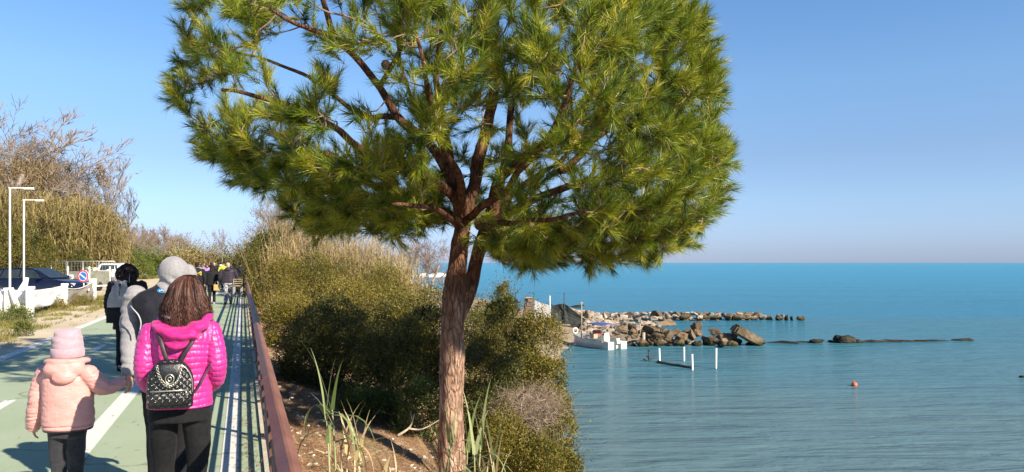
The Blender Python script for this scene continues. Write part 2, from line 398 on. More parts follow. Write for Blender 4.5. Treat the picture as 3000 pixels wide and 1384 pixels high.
# ------------------------------------------------------------------ pine tree
m_bark = M('pine_bark', (.13, .080, .057), (.33, .215, .15), .9, 3.2, bump=.03, bscale=15, stretch=(3.2, 3.2, 1.0), c3=(.46, .36, .28), spec=.15, lo=.34, hi=.58)
def bark_tone(m):   # pine bark: grey plates low, orange flakes higher, plus painted sunlight below, shade above
    nt = m.node_tree; nd = nt.nodes; lk = nt.links; bs = nd['Principled BSDF']
    base = bs.inputs['Base Color'].links[0].from_socket
    sx = nd.new('ShaderNodeSeparateXYZ'); lk.new(nd['Texture Coordinate'].outputs['Object'], sx.inputs[0])
    mr = nd.new('ShaderNodeMapRange'); mr.inputs['From Min'].default_value = 1.3; mr.inputs['From Max'].default_value = 2.7; lk.new(sx.outputs['Z'], mr.inputs['Value'])
    rp = nd.new('ShaderNodeValToRGB'); rp.color_ramp.elements[0].color = (1.5, 1.48, 1.45, 1); rp.color_ramp.elements[1].color = (.60, .46, .40, 1)
    lk.new(mr.outputs[0], rp.inputs['Fac'])
    mx = nd.new('ShaderNodeMix'); mx.data_type = 'RGBA'; mx.blend_type = 'MULTIPLY'; mx.inputs[0].default_value = 1
    lk.new(base, mx.inputs[6]); lk.new(rp.outputs[0], mx.inputs[7])
    vo = nd.new('ShaderNodeTexVoronoi'); vo.feature = 'DISTANCE_TO_EDGE'; vo.inputs['Scale'].default_value = 21
    mp = nd.new('ShaderNodeMapping'); mp.inputs['Scale'].default_value = (1.0, 1.0, .26); lk.new(nd['Texture Coordinate'].outputs['Object'], mp.inputs['Vector'])
    nz = nd.new('ShaderNodeTexNoise'); nz.inputs['Scale'].default_value = 6; lk.new(mp.outputs[0], nz.inputs['Vector'])
    va = nd.new('ShaderNodeMix'); va.data_type = 'VECTOR'; va.inputs[0].default_value = .18; lk.new(mp.outputs[0], va.inputs[4]); lk.new(nz.outputs['Color'], va.inputs[5])
    lk.new(va.outputs[1], vo.inputs['Vector'])
    r2 = nd.new('ShaderNodeValToRGB'); r2.color_ramp.elements[0].color = (.56, .50, .47, 1); r2.color_ramp.elements[1].color = (1, 1, 1, 1); r2.color_ramp.elements[1].position = .16
    lk.new(vo.outputs['Distance'], r2.inputs['Fac'])
    m3 = nd.new('ShaderNodeMix'); m3.data_type = 'RGBA'; m3.blend_type = 'MULTIPLY'; m3.inputs[0].default_value = 1
    lk.new(mx.outputs[2], m3.inputs[6]); lk.new(r2.outputs[0], m3.inputs[7]); lk.new(m3.outputs[2], bs.inputs['Base Color'])
    b0 = [n for n in nd if n.bl_idname == 'ShaderNodeBump'][0]
    b2 = nd.new('ShaderNodeBump'); b2.inputs['Distance'].default_value = .02; lk.new(r2.outputs[0], b2.inputs['Height']); lk.new(b0.outputs[0], b2.inputs['Normal'])
    lk.new(b2.outputs[0], bs.inputs['Normal'])
bark_tone(m_bark)
m_twig = M('pine_twig', (.20, .11, .07), (.38, .28, .20), .9, 9, spec=.1)
m_needle = leafmat('pine_needles', [(.018, .052, .014), (.075, .145, .015), (.18, .235, .016), (.30, .325, .020), (.42, .39, .032)], .40, .20, .45)
m_cone = M('pine_cone', (.10, .055, .03), (.20, .12, .07), .8, 20, bump=.01, bscale=60)

Y0 = 9.3
PBASE = W(1326, 1392, Y0); PBASE[2] = float(ground_z(PBASE[0], PBASE[1]))-.03
pine = thing('pine_tree', 'big umbrella pine with reddish trunk leaning over the bank beside the railing', 'tree', PBASE)
def pw(p):
    return W(p[0], p[1], Y0+(p[2] if len(p) > 2 else 0))
def spline(P, n):
    P = np.asarray(P, float); k = len(P)
    out = []
    for i in range(k-1):
        p0, p1, p2, p3 = P[max(i-1, 0)], P[i], P[i+1], P[min(i+2, k-1)]
        for t in np.linspace(0, 1, n, endpoint=False):
            out.append(.5*((2*p1)+(-p0+p2)*t+(2*p0-5*p1+4*p2-p3)*t*t+(-p0+3*p1-3*p2+p3)*t**3))
    out.append(P[-1]); return np.array(out)
px2m = Y0/F
def limb_pts(ctrl, r0, r1, n=7, pw_=.8):
    P = spline([pw(c) for c in ctrl], n)
    q = np.linspace(0, 1, len(P))**pw_
    return P, r0+(r1-r0)*q
trunk_ctrl = [(1328, 1430), (1326, 1384), (1321, 1290), (1322, 1190), (1324, 1090), (1325, 990), (1331, 880), (1338, 800), (1347, 720), (1357, 655)]
trunk_r = np.array([52, 43, 36, 34, 35, 35, 34.5, 29, 25.5, 24])*px2m
TP = spline([pw(c) for c in trunk_ctrl], 9); TR = np.interp(np.linspace(0, 9, len(TP)), np.arange(10), trunk_r)
trunk2_ctrl = [(1345, 935, .16), (1372, 868, .26), (1389, 795, .32), (1406, 725, .32), (1430, 650, .25)]
T2P = spline([pw(c) for c in trunk2_ctrl], 8); T2R = np.interp(np.linspace(0, 4, len(T2P)), np.arange(5), np.array([15, 21, 21, 20, 18])*px2m)
limbs = [   # control points (photo px, px, metres behind the trunk plane), start and end radius in px
    ([(1378, 660), (1310, 622, -.1), (1240, 598, -.3), (1150, 560, -.5), (1060, 515, -.7), (990, 470, -.9), (900, 455, -1.1), (800, 450, -1.2)], 19, 5),
    ([(1376, 650), (1330, 560, -.3), (1290, 480, -.5), (1240, 405, -.6), (1165, 340, -.7), (1110, 262, -.8), (1055, 188, -.9), (988, 112, -1.0), (950, 20, -1.1), (925, -80, -1.2)], 18, 6),
    ([(988, 112, -1.0), (915, 90, -1.1), (850, 65, -1.2), (790, 20, -1.3)], 8, 4),
    ([(1376, 645), (1320, 560, -.6), (1230, 520, -1.0), (1120, 470, -1.4), (1025, 425, -1.6), (960, 370, -1.7), (870, 325, -1.7), (760, 285, -1.6), (650, 262, -1.5)], 16, 4),
    ([(1376, 655), (1392, 520, -.1), (1418, 400, -.15), (1438, 315, -.2), (1450, 220, -.2), (1455, 100, -.1), (1460, -50), (1470, -230)], 23, 6),
    ([(1436, 650, .25), (1470, 520, .5), (1490, 400, .6), (1497, 320, .7), (1510, 200, .8), (1540, 60, .9), (1560, -150, 1)], 17, 5),
    ([(1436, 648, .25), (1480, 510, -.1), (1570, 445, -.4), (1645, 395, -.6), (1710, 310, -.8), (1755, 255, -.9), (1800, 190, -1.0), (1850, 60, -1.0), (1880, -60, -1.0)], 20, 6),
    ([(1420, 655, .2), (1500, 625, .0), (1570, 580, -.2), (1660, 545, -.4), (1790, 505, -.6), (1900, 430, -.6), (2010, 380, -.6)], 17, 5),
    ([(1425, 690, .25), (1520, 697, .4), (1610, 690, .5), (1740, 690, .5), (1880, 660, .6), (2010, 640, .6)], 13, 4),
    ([(1640, 500, -.3), (1720, 430, -.2), (1790, 370, 0), (1900, 270, .2), (2000, 150, .4)], 12, 4),
    ([(1380, 640), (1350, 520, -1.0), (1290, 400, -1.7), (1250, 250, -2.2), (1210, 120, -2.4)], 13, 4),
    ([(1390, 640), (1470, 560, -.9), (1560, 450, -1.6), (1660, 300, -2.2), (1700, 150, -2.4)], 13, 4),
    ([(1380, 655), (1330, 640, -.7), (1250, 600, -1.4), (1150, 600, -2.0)], 10, 4),
    ([(1400, 660), (1480, 650, -.8), (1600, 640, -1.5), (1720, 620, -2.0)], 11, 4),
    ([(1390, 640), (1340, 520, .9), (1250, 380, 1.7), (1180, 220, 2.3), (1150, 60, 2.5)], 13, 4),
    ([(1430, 640, .25), (1540, 540, 1.0), (1680, 430, 1.8), (1800, 260, 2.2)], 13, 4),
    ([(1385, 655), (1300, 630, .8), (1180, 600, 1.5), (1050, 570, 2.0)], 10, 4),
    ([(1310, 480, -.5), (1290, 300, -.6), (1285, 160, -.6), (1290, 20, -.6), (1300, -160, -.6)], 11, 5),
    ([(1240, 598, -.3), (1120, 610, -.2), (1000, 620, .0), (900, 600, .1)], 7, 3),
    ([(1165, 340, -.7), (1060, 330, -.3), (930, 240, -.1), (780, 180, 0), (640, 130, 0)], 9, 3),
    ([(1110, 262, -.8), (1180, 130, -1.1), (1200, -20, -1.2)], 8, 4),
    ([(1060, 515, -.7), (930, 540, -.5), (820, 520, -.4), (720, 470, -.4)], 7, 3),
]
node_p = []; node_r = []
tmb = MB()
def rough_tube(mb, P, Rr, n, amp, seed):
    b = mb.n; mb.tube(P, Rr, n)
    v = mb.v[-1]
    c = np.repeat(P, n, 0)
    d = v-c
    f = np.array([1+amp*(mnoise.noise(Vector((p[0]*11+seed, p[1]*11, p[2]*3.2)))+.6*mnoise.noise(Vector((p[0]*26, p[1]*26+seed, p[2]*8)))+.7*mnoise.noise(Vector((p[0]*3, p[1]*3+seed, p[2]*2.1)))) for p in v])
    mb.v[-1] = c+d*f[:, None]
rough_tube(tmb, TP, TR, 44, .12, 1); rough_tube(tmb, T2P, T2R, 32, .11, 5)
o_trunk = tmb.build('trunk', m_bark, pine, True, off=PBASE)
for ctrl, r0, r1 in limbs:
    ctrl = [((q[0]-19,)+tuple(q[1:]) if (q[1] >= 600 and 1370 <= q[0] <= 1395) else q) for q in ctrl]
    P, Rr = limb_pts(ctrl, r0*px2m, r1*px2m)
    # a little gnarl
    P[1:] += np.array([[mnoise.noise(Vector((p[0]*2.1, p[1]*2.1+k, p[2]*2.1)))*.06 for k in (3, 9, 17)] for p in P[1:]])
    lb = MB(); rough_tube(lb, P, Rr, 12, .12, r0)
    lb.build('limb', m_bark, pine, True, off=PBASE)
    st = int(len(P)*.22)
    node_p += list(P[st:]); node_r += list(Rr[st:])
POLY = np.array([(505, 335), (497, 250), (505, 150), (500, 70), (545, 40), (560, -60), (700, -200), (900, -330), (1200, -420), (1500, -420), (1800, -320), (1960, -130),
                 (2030, 0), (2080, 80), (2110, 190), (2128, 300), (2140, 430), (2152, 560), (2140, 640), (2070, 690), (1985, 760), (1900, 785), (1760, 825), (1620, 790),
                 (1500, 790), (1400, 730), (1330, 690), (1240, 690), (1150, 715), (1060, 690), (960, 690), (880, 680), (810, 610), (760, 560), (680, 535), (610, 480), (580, 430), (575, 385)], float)
def poly_d(x, y):
    P = POLY; Q = np.roll(P, -1, 0); d = np.full(x.shape, 1e9); ins = np.zeros(x.shape, bool)
    for a, b in zip(P, Q):
        ab = b-a; t = np.clip(((x-a[0])*ab[0]+(y-a[1])*ab[1])/(ab@ab), 0, 1)
        d = np.minimum(d, np.hypot(x-a[0]-t*ab[0], y-a[1]-t*ab[1]))
        ins ^= ((a[1] > y) != (b[1] > y)) & (x < (b[0]-a[0])*(y-a[1])/(b[1]-a[1]+1e-12)+a[0])
    return np.where(ins, d, -d)
prng = np.random.default_rng(11)
targets = []
while len(targets) < 1650:
    n = 4000
    x = prng.uniform(480, 2170, n); y = prng.uniform(-420, 800, n); e = poly_d(x, y)
    for xi, yi, ei in zip(x, y, e):
        ei -= 46*max(0, mnoise.noise(Vector((xi/120, yi/120, 3.3)))+.1)
        if ei < 12: continue
        if len(targets) >= 1650: break
        em = (ei-10)*px2m
        hd = math.sqrt(max(0, 2*3.0*em-em*em)) if em < 3 else 3.0
        hd = min(hd, 2.7)
        dy = prng.uniform(-hd, hd)
        rel = abs(dy)/(hd+.01)
        shell = max(rel, 1-em/2.2)             # 1 at the outside of the crown
        if prng.random() > .10+.9*shell**2.2: continue
        # the open heart of the crown, where limbs and sky show
        hx = (xi-1545)/260; hy = (yi-470)/190
        if hx*hx+hy*hy < 1 and dy < 1.3 and prng.random() < .72: continue
        hx = (xi-1385)/95; hy = (yi-560)/150
        if hx*hx+hy*hy < 1 and dy < .8 and prng.random() < .52: continue
        if abs(xi-1130) < 150 and abs(yi-240) < 170 and prng.random() < .62: continue
        if abs(xi-960) < 120 and abs(yi-80) < 110 and prng.random() < .62: continue
        if xi < 1150 and yi < 430:
            g = mnoise.noise(Vector((xi/150, yi/110, dy*.7)))
            if g < -.06: continue
            if prng.random() < .34: continue
            if dy > .7 and prng.random() < .5: continue
        if yi > 760 and prng.random() < .3: continue
        if yi < 430 and prng.random() < .12: continue
        targets.append(W(xi, yi, Y0+dy))
targets = np.array(targets)
NP_ = np.array(node_p)
dist = np.min(np.linalg.norm(targets[:, None]-NP_[None], axis=2), axis=1)
order = np.argsort(dist)
cap = len(NP_)+30000
nodes = np.zeros((cap, 3)); nodes[:len(NP_)] = NP_; nn = len(NP_)
branches = MB(); shoots_p = []; shoots_d = []; shoots_l = []
hub = W(1390, 600, Y0)
def add_shoot(p, d, l):
    shoots_p.append(p); shoots_d.append(d); shoots_l.append(l)
for idx in order:
    T = targets[idx]
    dd = nodes[:nn]-T
    ds = np.linalg.norm(dd, axis=1)
    out = np.linalg.norm(nodes[:nn]-hub, axis=1)-np.linalg.norm(T-hub)
    k = int(np.argmin(ds+np.maximum(out, 0)*1.6))
    a = nodes[k]; L = np.linalg.norm(T-a)
    if L < .10: continue
    dirv = (T-a)/L
    outward = unit(T-hub)
    c = a+(T-a)*.5+(np.array([0, 0, -1])*.10+outward*.10+prng.normal(size=3)*.10)*L
    m = max(4, int(L/.12))
    tt_ = np.linspace(0, 1, m+1)[:, None]
    P = (1-tt_)**2*a+2*tt_*(1-tt_)*c+tt_**2*T
    P[1:-1] += prng.normal(size=(m-1, 3))*.012
    r0 = min(.026, .006+.010*L)
    branches.tube(P, np.linspace(r0, .0045, m+1), 5, cap=False)
    new = P[1:]; nodes[nn:nn+len(new)] = new; nn += len(new)
    d_end = unit(P[-1]-P[-2])
    up = np.array([0, 0, 1.])
    add_shoot(T, unit(d_end*.7+outward*.5+up*.45), prng.uniform(.20, .30))
    for q in range(prng.integers(4, 8)):
        f = prng.uniform(.45, 1.0); i = min(m-1, int(f*m)); p = P[i]+(P[i+1]-P[i])*(f*m-i)
        d = unit(d_end*.55+outward*.35+up*.30+prng.normal(size=3)*.62)
        l = prng.uniform(.10, .24)
        e = p+d*l*.8
        branches.tube([p, (p+e)/2+prng.normal(size=3)*.012, e], [.0055, .0045, .0035], 4, cap=False)
        add_shoot(e, unit(d+up*.25), prng.uniform(.14, .26))
# dead hanging twigs
for q in range(70):
    p = nodes[prng.integers(0, nn)]; d = unit(prng.normal(size=3)+np.array([0, 0, -.4])); l = prng.uniform(.15, .4)
    branches.tube([p, p+d*l*.5+prng.normal(size=3)*.03, p+d*l+prng.normal(size=3)*.05], [.006, .004, .002], 4, cap=False)
branches.build('branches', m_twig, pine, True, off=PBASE)
SP = np.array(shoots_p); SD = np.array(shoots_d); SLn = np.array(shoots_l)
print('PINE shoots', len(SP))
NPER = 72
k = len(SP)
along = prng.random((k, NPER))**.8
az = prng.random((k, NPER))*2*math.pi
spread = np.radians(prng.uniform(14, 62, (k, NPER)))*(1.15-.55*along)
a1 = unit(np.cross(SD, prng.normal(size=(k, 3)))); a2 = np.cross(SD, a1)
nb = SP[:, None]+SD[:, None]*((along-.75)*SLn[:, None])[..., None]
ndir = SD[:, None]*np.cos(spread)[..., None]+(a1[:, None]*np.cos(az)[..., None]+a2[:, None]*np.sin(az)[..., None])*np.sin(spread)[..., None]
nl = prng.uniform(.11, .19, (k, NPER))
tone = np.clip(prng.normal(.55, .25, (k, 1))+prng.normal(0, .13, (k, NPER)), 0, 1)
c_ = nb.reshape(-1, 3)-PBASE; d_ = ndir.reshape(-1, 3)
v_ = leaf_verts(c_, d_, nl.ravel(), np.full(k*NPER, .0058), quad=False, up=prng.normal(size=(k*NPER, 3)), bend=.06)
link('foliage', tri_mesh('foliage', v_, None, tone.ravel(), 3), m_needle, pine)
cm = MB()
for (px, py, dy) in [(975, 102, -1.0), (1130, 190, -.75), (1390, 120, -.6), (1395, 60, -.5)]:
    c = W(px, py, Y0+dy); cb = MB()
    for i in range(9):
        z = -.05+i*.0115; r = .036*math.sin(math.pi*(i+1)/10.5)+.006
        for q in range(8):
            an = q/8*6.283+i*.4
            cb.ball(c+np.array([math.cos(an)*r, math.sin(an)*r, z]), (.014, .014, .008), 6, 4)
    cb.build('cone', m_cone, pine, True, off=PBASE)

# ------------------------------------------------------------------ bushes
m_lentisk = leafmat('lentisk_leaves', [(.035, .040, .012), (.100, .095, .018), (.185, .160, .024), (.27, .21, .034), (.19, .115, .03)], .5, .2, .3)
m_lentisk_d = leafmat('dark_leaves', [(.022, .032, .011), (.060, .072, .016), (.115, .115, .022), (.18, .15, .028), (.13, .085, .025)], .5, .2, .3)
m_lentisk_g = leafmat('green_leaves', [(.035, .055, .012), (.085, .12, .02), (.15, .18, .03), (.19, .19, .04)], .5, .2, .3)
m_gold = leafmat('golden_leaves', [(.13, .09, .04), (.24, .175, .07), (.35, .265, .11), (.29, .26, .09), (.43, .34, .17)], .6, .25, .2)
m_straw = leafmat('straw_blades', [(.20, .135, .06), (.36, .26, .11), (.48, .36, .17), (.56, .45, .26)], .6, .25, .2)
m_brown = leafmat('brown_twigs', [(.13, .09, .055), (.22, .16, .09), (.32, .235, .135), (.28, .22, .10)], .8, .0, .1)
m_grey = leafmat('grey_twigs', [(.17, .125, .09), (.30, .225, .165), (.42, .33, .25)], .8, .0, .1)
m_wood = M('bush_wood', (.10, .07, .05), (.22, .17, .13), .9, 6, spec=.1)
def bush(label, X, Y, rx, ry, h, n, leaf, mat, name='bush', cat='bush', group=None, seed=1, twigs=24, lumps=None, z0=None, tmat=None, lw=.42, stems=9, updir=.35):
    g = np.random.default_rng(seed)
    if z0 is None: z0 = float(ground_z(X, Y))-.05
    o = thing(name, label, cat, (X, Y, z0), 0, group)
    K = lumps or 46
    fz = g.uniform(.04, .93, K)**.85; th = g.uniform(0, 6.2832, K); prof_ = (1-fz**2.6)**.5*np.where(fz < .2, .85+.75*fz, 1)
    rf = g.uniform(.50, .92, K)*(1+.13*g.normal(size=K))
    lc = np.stack([np.cos(th)*rx*prof_*rf, np.sin(th)*ry*prof_*rf, fz*h*(1+.05*g.normal(size=K))], 1)
    d = unit(lc/np.array([rx, ry, h])*np.array([1, 1, .9])+np.array([0, 0, .05]))
    lr = g.uniform(.11, .40, K)*(rx*ry*min(h, 1.6*rx))**(1/3)
    wts = lr**2; wts /= wts.sum()
    ki = g.choice(K, n, p=wts)
    dv = unit(g.normal(size=(n, 3))+d[ki]*.55)
    rr = (lr[ki]*np.where(g.random(n) < .8, g.uniform(.72, 1.08, n), g.uniform(.1, .75, n)))[:, None]
    c = lc[ki]+dv*rr*np.array([1, 1, .9])
    ld = unit(dv*.7+g.normal(size=(n, 3))*.7+np.array([0, 0, updir]))
    keep = c[:, 2] > .01
    c, ld, ki_ = c[keep], ld[keep], ki[keep]
    ll = leaf*g.uniform(.6, 1.3, len(c))
    # sprigs sticking out of the outline
    m = max(1, n//60); si = g.choice(K, m); sd = unit(d[si]*.8+g.normal(size=(m, 3))*.5+np.array([0, 0, .5])); sb = lc[si]+sd*lr[si][:, None]*.8
    q = 9; tpos = np.linspace(.1, 1.0, q); slen = leaf*g.uniform(3, 9, m)
    sc_ = (sb[:, None]+sd[:, None]*(tpos[None]*slen[:, None])[..., None]).reshape(-1, 3)
    sdir = unit(np.repeat(sd, q, 0)+g.normal(size=(m*q, 3))*.75)
    C = np.concatenate([c, sc_]); D = np.concatenate([ld, sdir]); Ln = np.concatenate([ll, leaf*g.uniform(.6, 1.1, m*q)])
    lump_t = g.normal(0, .17, K)
    tone = np.clip(np.concatenate([g.normal(.48, .20, len(c))+lump_t[ki_], g.normal(.5, .2, m*q)+np.repeat(lump_t[si], q)]), 0, 1)
    v = leaf_verts(C, D, Ln, Ln*lw, True, g.normal(size=(len(C), 3)), .05)
    link('foliage', tri_mesh('foliage', v, None, tone, 4), mat, o)
    sm = MB(); ends = []
    for i in range(stems):
        e = lc[g.integers(0, K)]
        b0 = np.zeros(3); ends.append(e); mid = e*.5+np.array([0, 0, -.08*h])+g.normal(size=3)*.06*h
        P = spline([b0, mid, e], 4); sm.tube(P, np.linspace(.012+.012*h, .006, len(P)), 5)
    for i in range(twigs):
        j = g.integers(0, K); e = ends[i % stems]; dd_ = unit(d[j]+g.normal(size=3)*.6+np.array([0, 0, .3])); l = lr[j]*g.uniform(1.0, 1.9)
        P = np.array([e, e+dd_*l*.5+g.normal(size=3)*.05, e+dd_*l+g.normal(size=3)*.09]); sm.tube(P, [.006, .004, .0022], 4, cap=False)
        for q_ in range(3):
            b_ = P[1]+(P[2]-P[1])*g.random(); d3 = unit(dd_+g.normal(size=3)*.7); sm.tube([b_, b_+d3*l*.35], [.003, .0015], 3, cap=False)
    sm.build('stems', tmat or m_wood, o, True)
    return o
def twig_cloud(label, X, Y, rx, ry, h, n, ln, wd, mat, name, cat, seed=1, z0=None, group=None, up=.5, lumps=40):
    """leafless thicket: fine twigs filling a lumpy volume, on a few stems"""
    g = np.random.default_rng(seed)
    if z0 is None: z0 = float(ground_z(X, Y))-.05
    o = thing(name, label, cat, (X, Y, z0), 0, group)
    d = unit(g.normal(size=(lumps, 3))); d[:, 2] = np.abs(d[:, 2]); lc = d*np.array([rx, ry, h])*.68*(1+.2*g.normal(size=(lumps, 1))); lr = g.uniform(.22, .42, lumps)*(rx*ry*h)**(1/3)
    ki = g.choice(lumps, n); c = lc[ki]+g.normal(size=(n, 3))*lr[ki][:, None]*.5; c[:, 2] = np.abs(c[:, 2])
    D = unit(d[ki]*.6+g.normal(size=(n, 3))*.8+np.array([0, 0, up])); Ln = ln*g.uniform(.5, 1.5, n)
    tone = np.clip(g.normal(.5, .25, n), 0, 1)
    v = leaf_verts(c, D, Ln, wd*g.uniform(.6, 1.4, n), False, g.normal(size=(n, 3)), .1)
    link('twigs', tri_mesh('twigs', v, None, tone, 3), mat, o)
    sm = MB()
    for i in range(14):
        e = lc[g.integers(0, lumps)]; P = spline([np.array([g.normal()*.2*rx, g.normal()*.2*ry, 0]), e*.5+g.normal(size=3)*.08*h, e], 5)
        sm.tube(P, np.linspace(.02+.008*h, .01, len(P)), 5)
    sm.build('stems', m_wood, o, True)
    return o
def bx(px, Y): return (px-1500)/F*Y
def top_h(py, Y, z0): return HC-(py-HY)/F*Y-z0
def bush_px(label, px, top, Y, hwpx, n, leaf, mat, depth=None, **kw):
    X = bx(px, Y); z0 = kw.pop('z0', None)
    if z0 is None: z0 = float(ground_z(X, Y))-.05
    h = top_h(top, Y, z0)/1.12; r = hwpx*Y/F
    return bush(label, X, Y, r, depth or r, max(.3, h), n, leaf, mat, z0=z0, **kw)
# the mass between the railing and the sea, from near to far
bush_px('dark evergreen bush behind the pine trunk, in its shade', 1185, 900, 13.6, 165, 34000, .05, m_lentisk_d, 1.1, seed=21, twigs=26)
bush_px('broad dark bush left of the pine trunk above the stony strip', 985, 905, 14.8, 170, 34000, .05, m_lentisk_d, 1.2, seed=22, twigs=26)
bush_px('low green bush at the foot of the dark bushes beside the pine needles', 1090, 1150, 12.2, 105, 9000, .045, m_lentisk_g, .6, seed=23, twigs=30)
bush_px('small bright green bush by the dry branches on the bank', 1235, 1105, 11.6, 80, 7000, .042, m_lentisk_g, .5, seed=27, twigs=24)
bush_px('rounded olive bush hanging by the railing, nearest to the path', 862, 870, 20.5, 112, 24000, .055, m_lentisk, 1.3, seed=24, twigs=40)
bush_px('olive brown bush in the middle of the thicket, lit along its top', 1060, 815, 19.0, 175, 40000, .055, m_lentisk, 1.7, seed=25, twigs=40)
bush_px('yellowish bush with a rusty top behind the dark bushes', 1225, 815, 20.0, 120, 26000, .055, m_lentisk, 1.4, seed=26, twigs=40)
bush_px('wide golden green bush beside the railing in mid distance', 880, 765, 29.0, 135, 34000, .07, m_lentisk, 2.2, seed=28)
bush_px('golden olive bush right of the wide one, in front of the reeds', 1075, 785, 31.0, 130, 30000, .07, m_lentisk, 2.2, seed=29)
bush_px('tall dark evergreen at the rail where the path narrows from view', 778, 668, 44.0, 68, 26000, .10, m_lentisk_d, 2.6, seed=30)
bush_px('green bush leaning over the railing in the distance', 752, 745, 39.0, 40, 14000, .08, m_lentisk, 1.6, seed=31)
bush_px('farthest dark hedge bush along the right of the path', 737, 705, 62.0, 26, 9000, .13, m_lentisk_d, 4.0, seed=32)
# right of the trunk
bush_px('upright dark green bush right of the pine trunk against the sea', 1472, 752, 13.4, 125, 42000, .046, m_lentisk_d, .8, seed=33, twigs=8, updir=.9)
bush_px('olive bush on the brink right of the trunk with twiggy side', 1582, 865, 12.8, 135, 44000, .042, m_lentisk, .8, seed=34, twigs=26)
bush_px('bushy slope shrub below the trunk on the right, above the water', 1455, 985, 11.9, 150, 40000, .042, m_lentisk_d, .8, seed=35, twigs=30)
bush_px('lowest round bush at the edge of the bank over the water', 1505, 1150, 10.6, 165, 46000, .036, m_lentisk, .8, seed=36, twigs=20)
bush_px('brushy olive bush between the trunk and the upright bush, set back', 1425, 835, 18.5, 130, 26000, .055, m_lentisk, 1.2, seed=44)
bush_px('second upright bush, sloping down right from the dark upright one', 1522, 775, 13.8, 120, 36000, .046, m_lentisk, .8, seed=46, twigs=40, updir=.8)
bush_px('rounded olive bush furthest out on the brink over the water', 1612, 965, 12.3, 108, 30000, .042, m_lentisk, .7, seed=45, twigs=22)
bush_px('small dark pine sapling right beside the forked trunk', 1445, 800, 15.5, 70, 9000, .09, m_lentisk_d, .5, seed=38, lw=.16, z0=None)
bush_px('ochre scrub on the far bank behind the crate hut', 1478, 790, 46.0, 26, 5000, .12, m_lentisk, 1.0, seed=39)
o = twig_cloud('grey leafless bush drooping over the water at the right of the bank', bx(1590, 11.6), 11.6, .52, .4, .55, 2300, .22, .0042, m_grey, 'dry_bush', 'dry bush', seed=47, z0=HC-(1225-HY)/F*11.8, up=-.1, lumps=13)
twig_cloud('tangle of dry twigs under the green bush beside the trunk', bx(1530, 11.2), 11.2, .5, .4, .7, 2600, .2, .005, m_grey, 'dry_bush', 'dry bush', seed=42, z0=HC-(1245-HY)/F*11.2, up=.05)
twig_cloud('bare brown thicket rising over the reeds left of the pine crown', bx(800, 50), 50, 2.2, 2.2, 7.4, 9000, .7, .022, m_brown, 'thicket', 'thicket', seed=43, up=.8)
# dry reeds behind the bushes
def reed_bed(label, px, top, Y, hwpx, n, seed, mat=m_straw, name='reed_bed', cat='reeds', depth=2.0, bl=.55, bw=.035, lean=.12, z0=None, nb=7, group=None):
    g = np.random.default_rng(seed); X = bx(px, Y)
    if z0 is None: z0 = float(ground_z(X, Y))-.05
    o = thing(name, label, cat, (X, Y, z0), 0, group)
    h = top_h(top, Y, z0); r = hwpx*Y/F
    base = np.stack([g.uniform(-r, r, n), g.uniform(-depth, depth, n), np.zeros(n)], 1)
    hh = h*(1-.32*np.abs(base[:, 0]/r)**2.2)*g.uniform(.72, 1.04, n)
    ln = g.normal(size=(n, 3))*lean; ln[:, 2] = 0
    tipv = base+ln*hh[:, None]+np.stack([np.zeros(n), np.zeros(n), hh], 1)
    d = unit(tipv-base)
    sv = []
    w = .012 if Y < 60 else .02
    side = unit(np.cross(d, g.normal(size=(n, 3))))
    st = np.stack([base-side*w, base+side*w, tipv+side*w*.4, tipv-side*w*.4], 1).reshape(-1, 3)
    link('stalks', tri_mesh('stalks', st, None, np.clip(g.normal(.6, .2, n), 0, 1), 4), mat, o)
    f = g.uniform(.18, 1.0, (n, nb)); bp = (base[:, None]+(tipv-base)[:, None]*f[..., None]).reshape(-1, 3)
    bd = unit(np.repeat(d, nb, 0)*.8+g.normal(size=(n*nb, 3))*.55)
    m = n*nb
    me = blade_mesh('blades', bp, bd, bl*g.uniform(.5, 1.3, m), bw*g.uniform(.6, 1.3, m), g.uniform(.3, 1.5, m), 4, np.clip(g.normal(.5, .22, m), 0, 1))
    link('blades', me, mat, o)
    return o
reed_bed('tall straw coloured reed bed under the left of the pine crown', 925, 618, 41, 105, 800, 51)
reed_bed('pale dry reeds in the middle, sloping down behind the bushes', 1075, 672, 39, 90, 760, 52)
reed_bed('low bleached reeds at the right end, nearest the trunk', 1165, 745, 36, 60, 480, 53)
reed_bed('reeds standing in front of the dark evergreen by the path', 835, 690, 38, 45, 200, 54)
# ------------------------------------------------------------------ railing on its kerb
m_rust = M('rust_paint', (.19, .080, .052), (.26, .115, .078), .55, 3, bump=.003, bscale=40, c3=(.17, .07, .05), spec=.4, rvar=.15, stretch=(1, 1, 1))
m_railpost = M('rail_post_paint', (.07, .04, .035), (.13, .06, .045), .6, 6, spec=.35)
m_conc = M('kerb_concrete', (.44, .38, .28), (.56, .50, .39), .9, 3, bump=.008, bscale=30, c3=(.34, .29, .21), spec=.15)
kb = MB()
for s0 in np.arange(-4, 150, 3.0):
    q = [ST(s0, .165), ST(s0+2.988, .165), ST(s0+2.988, .437), ST(s0, .437)]
    vs = [(*p[:2], -.9) for p in q]+[(*p[:2], .035) for p in q]
    kb.add(vs, [(0, 3, 2, 1), (4, 5, 6, 7), (0, 1, 5, 4), (1, 2, 6, 5), (2, 3, 7, 6), (3, 0, 4, 7)])
kerb = kb.build('kerb_wall', m_conc); tag(kerb, 'weathered concrete kerb wall along the right edge of the green path, under the rusty railing', 'kerb')
rail = thing('railing', 'long rust red metal railing with broad handrail along the green path', 'railing', ST(0, .2, 0.035))
RO = np.array(rail.location)
RH = .985
S0, S1, DS = -2.75, 112.0, 1.9
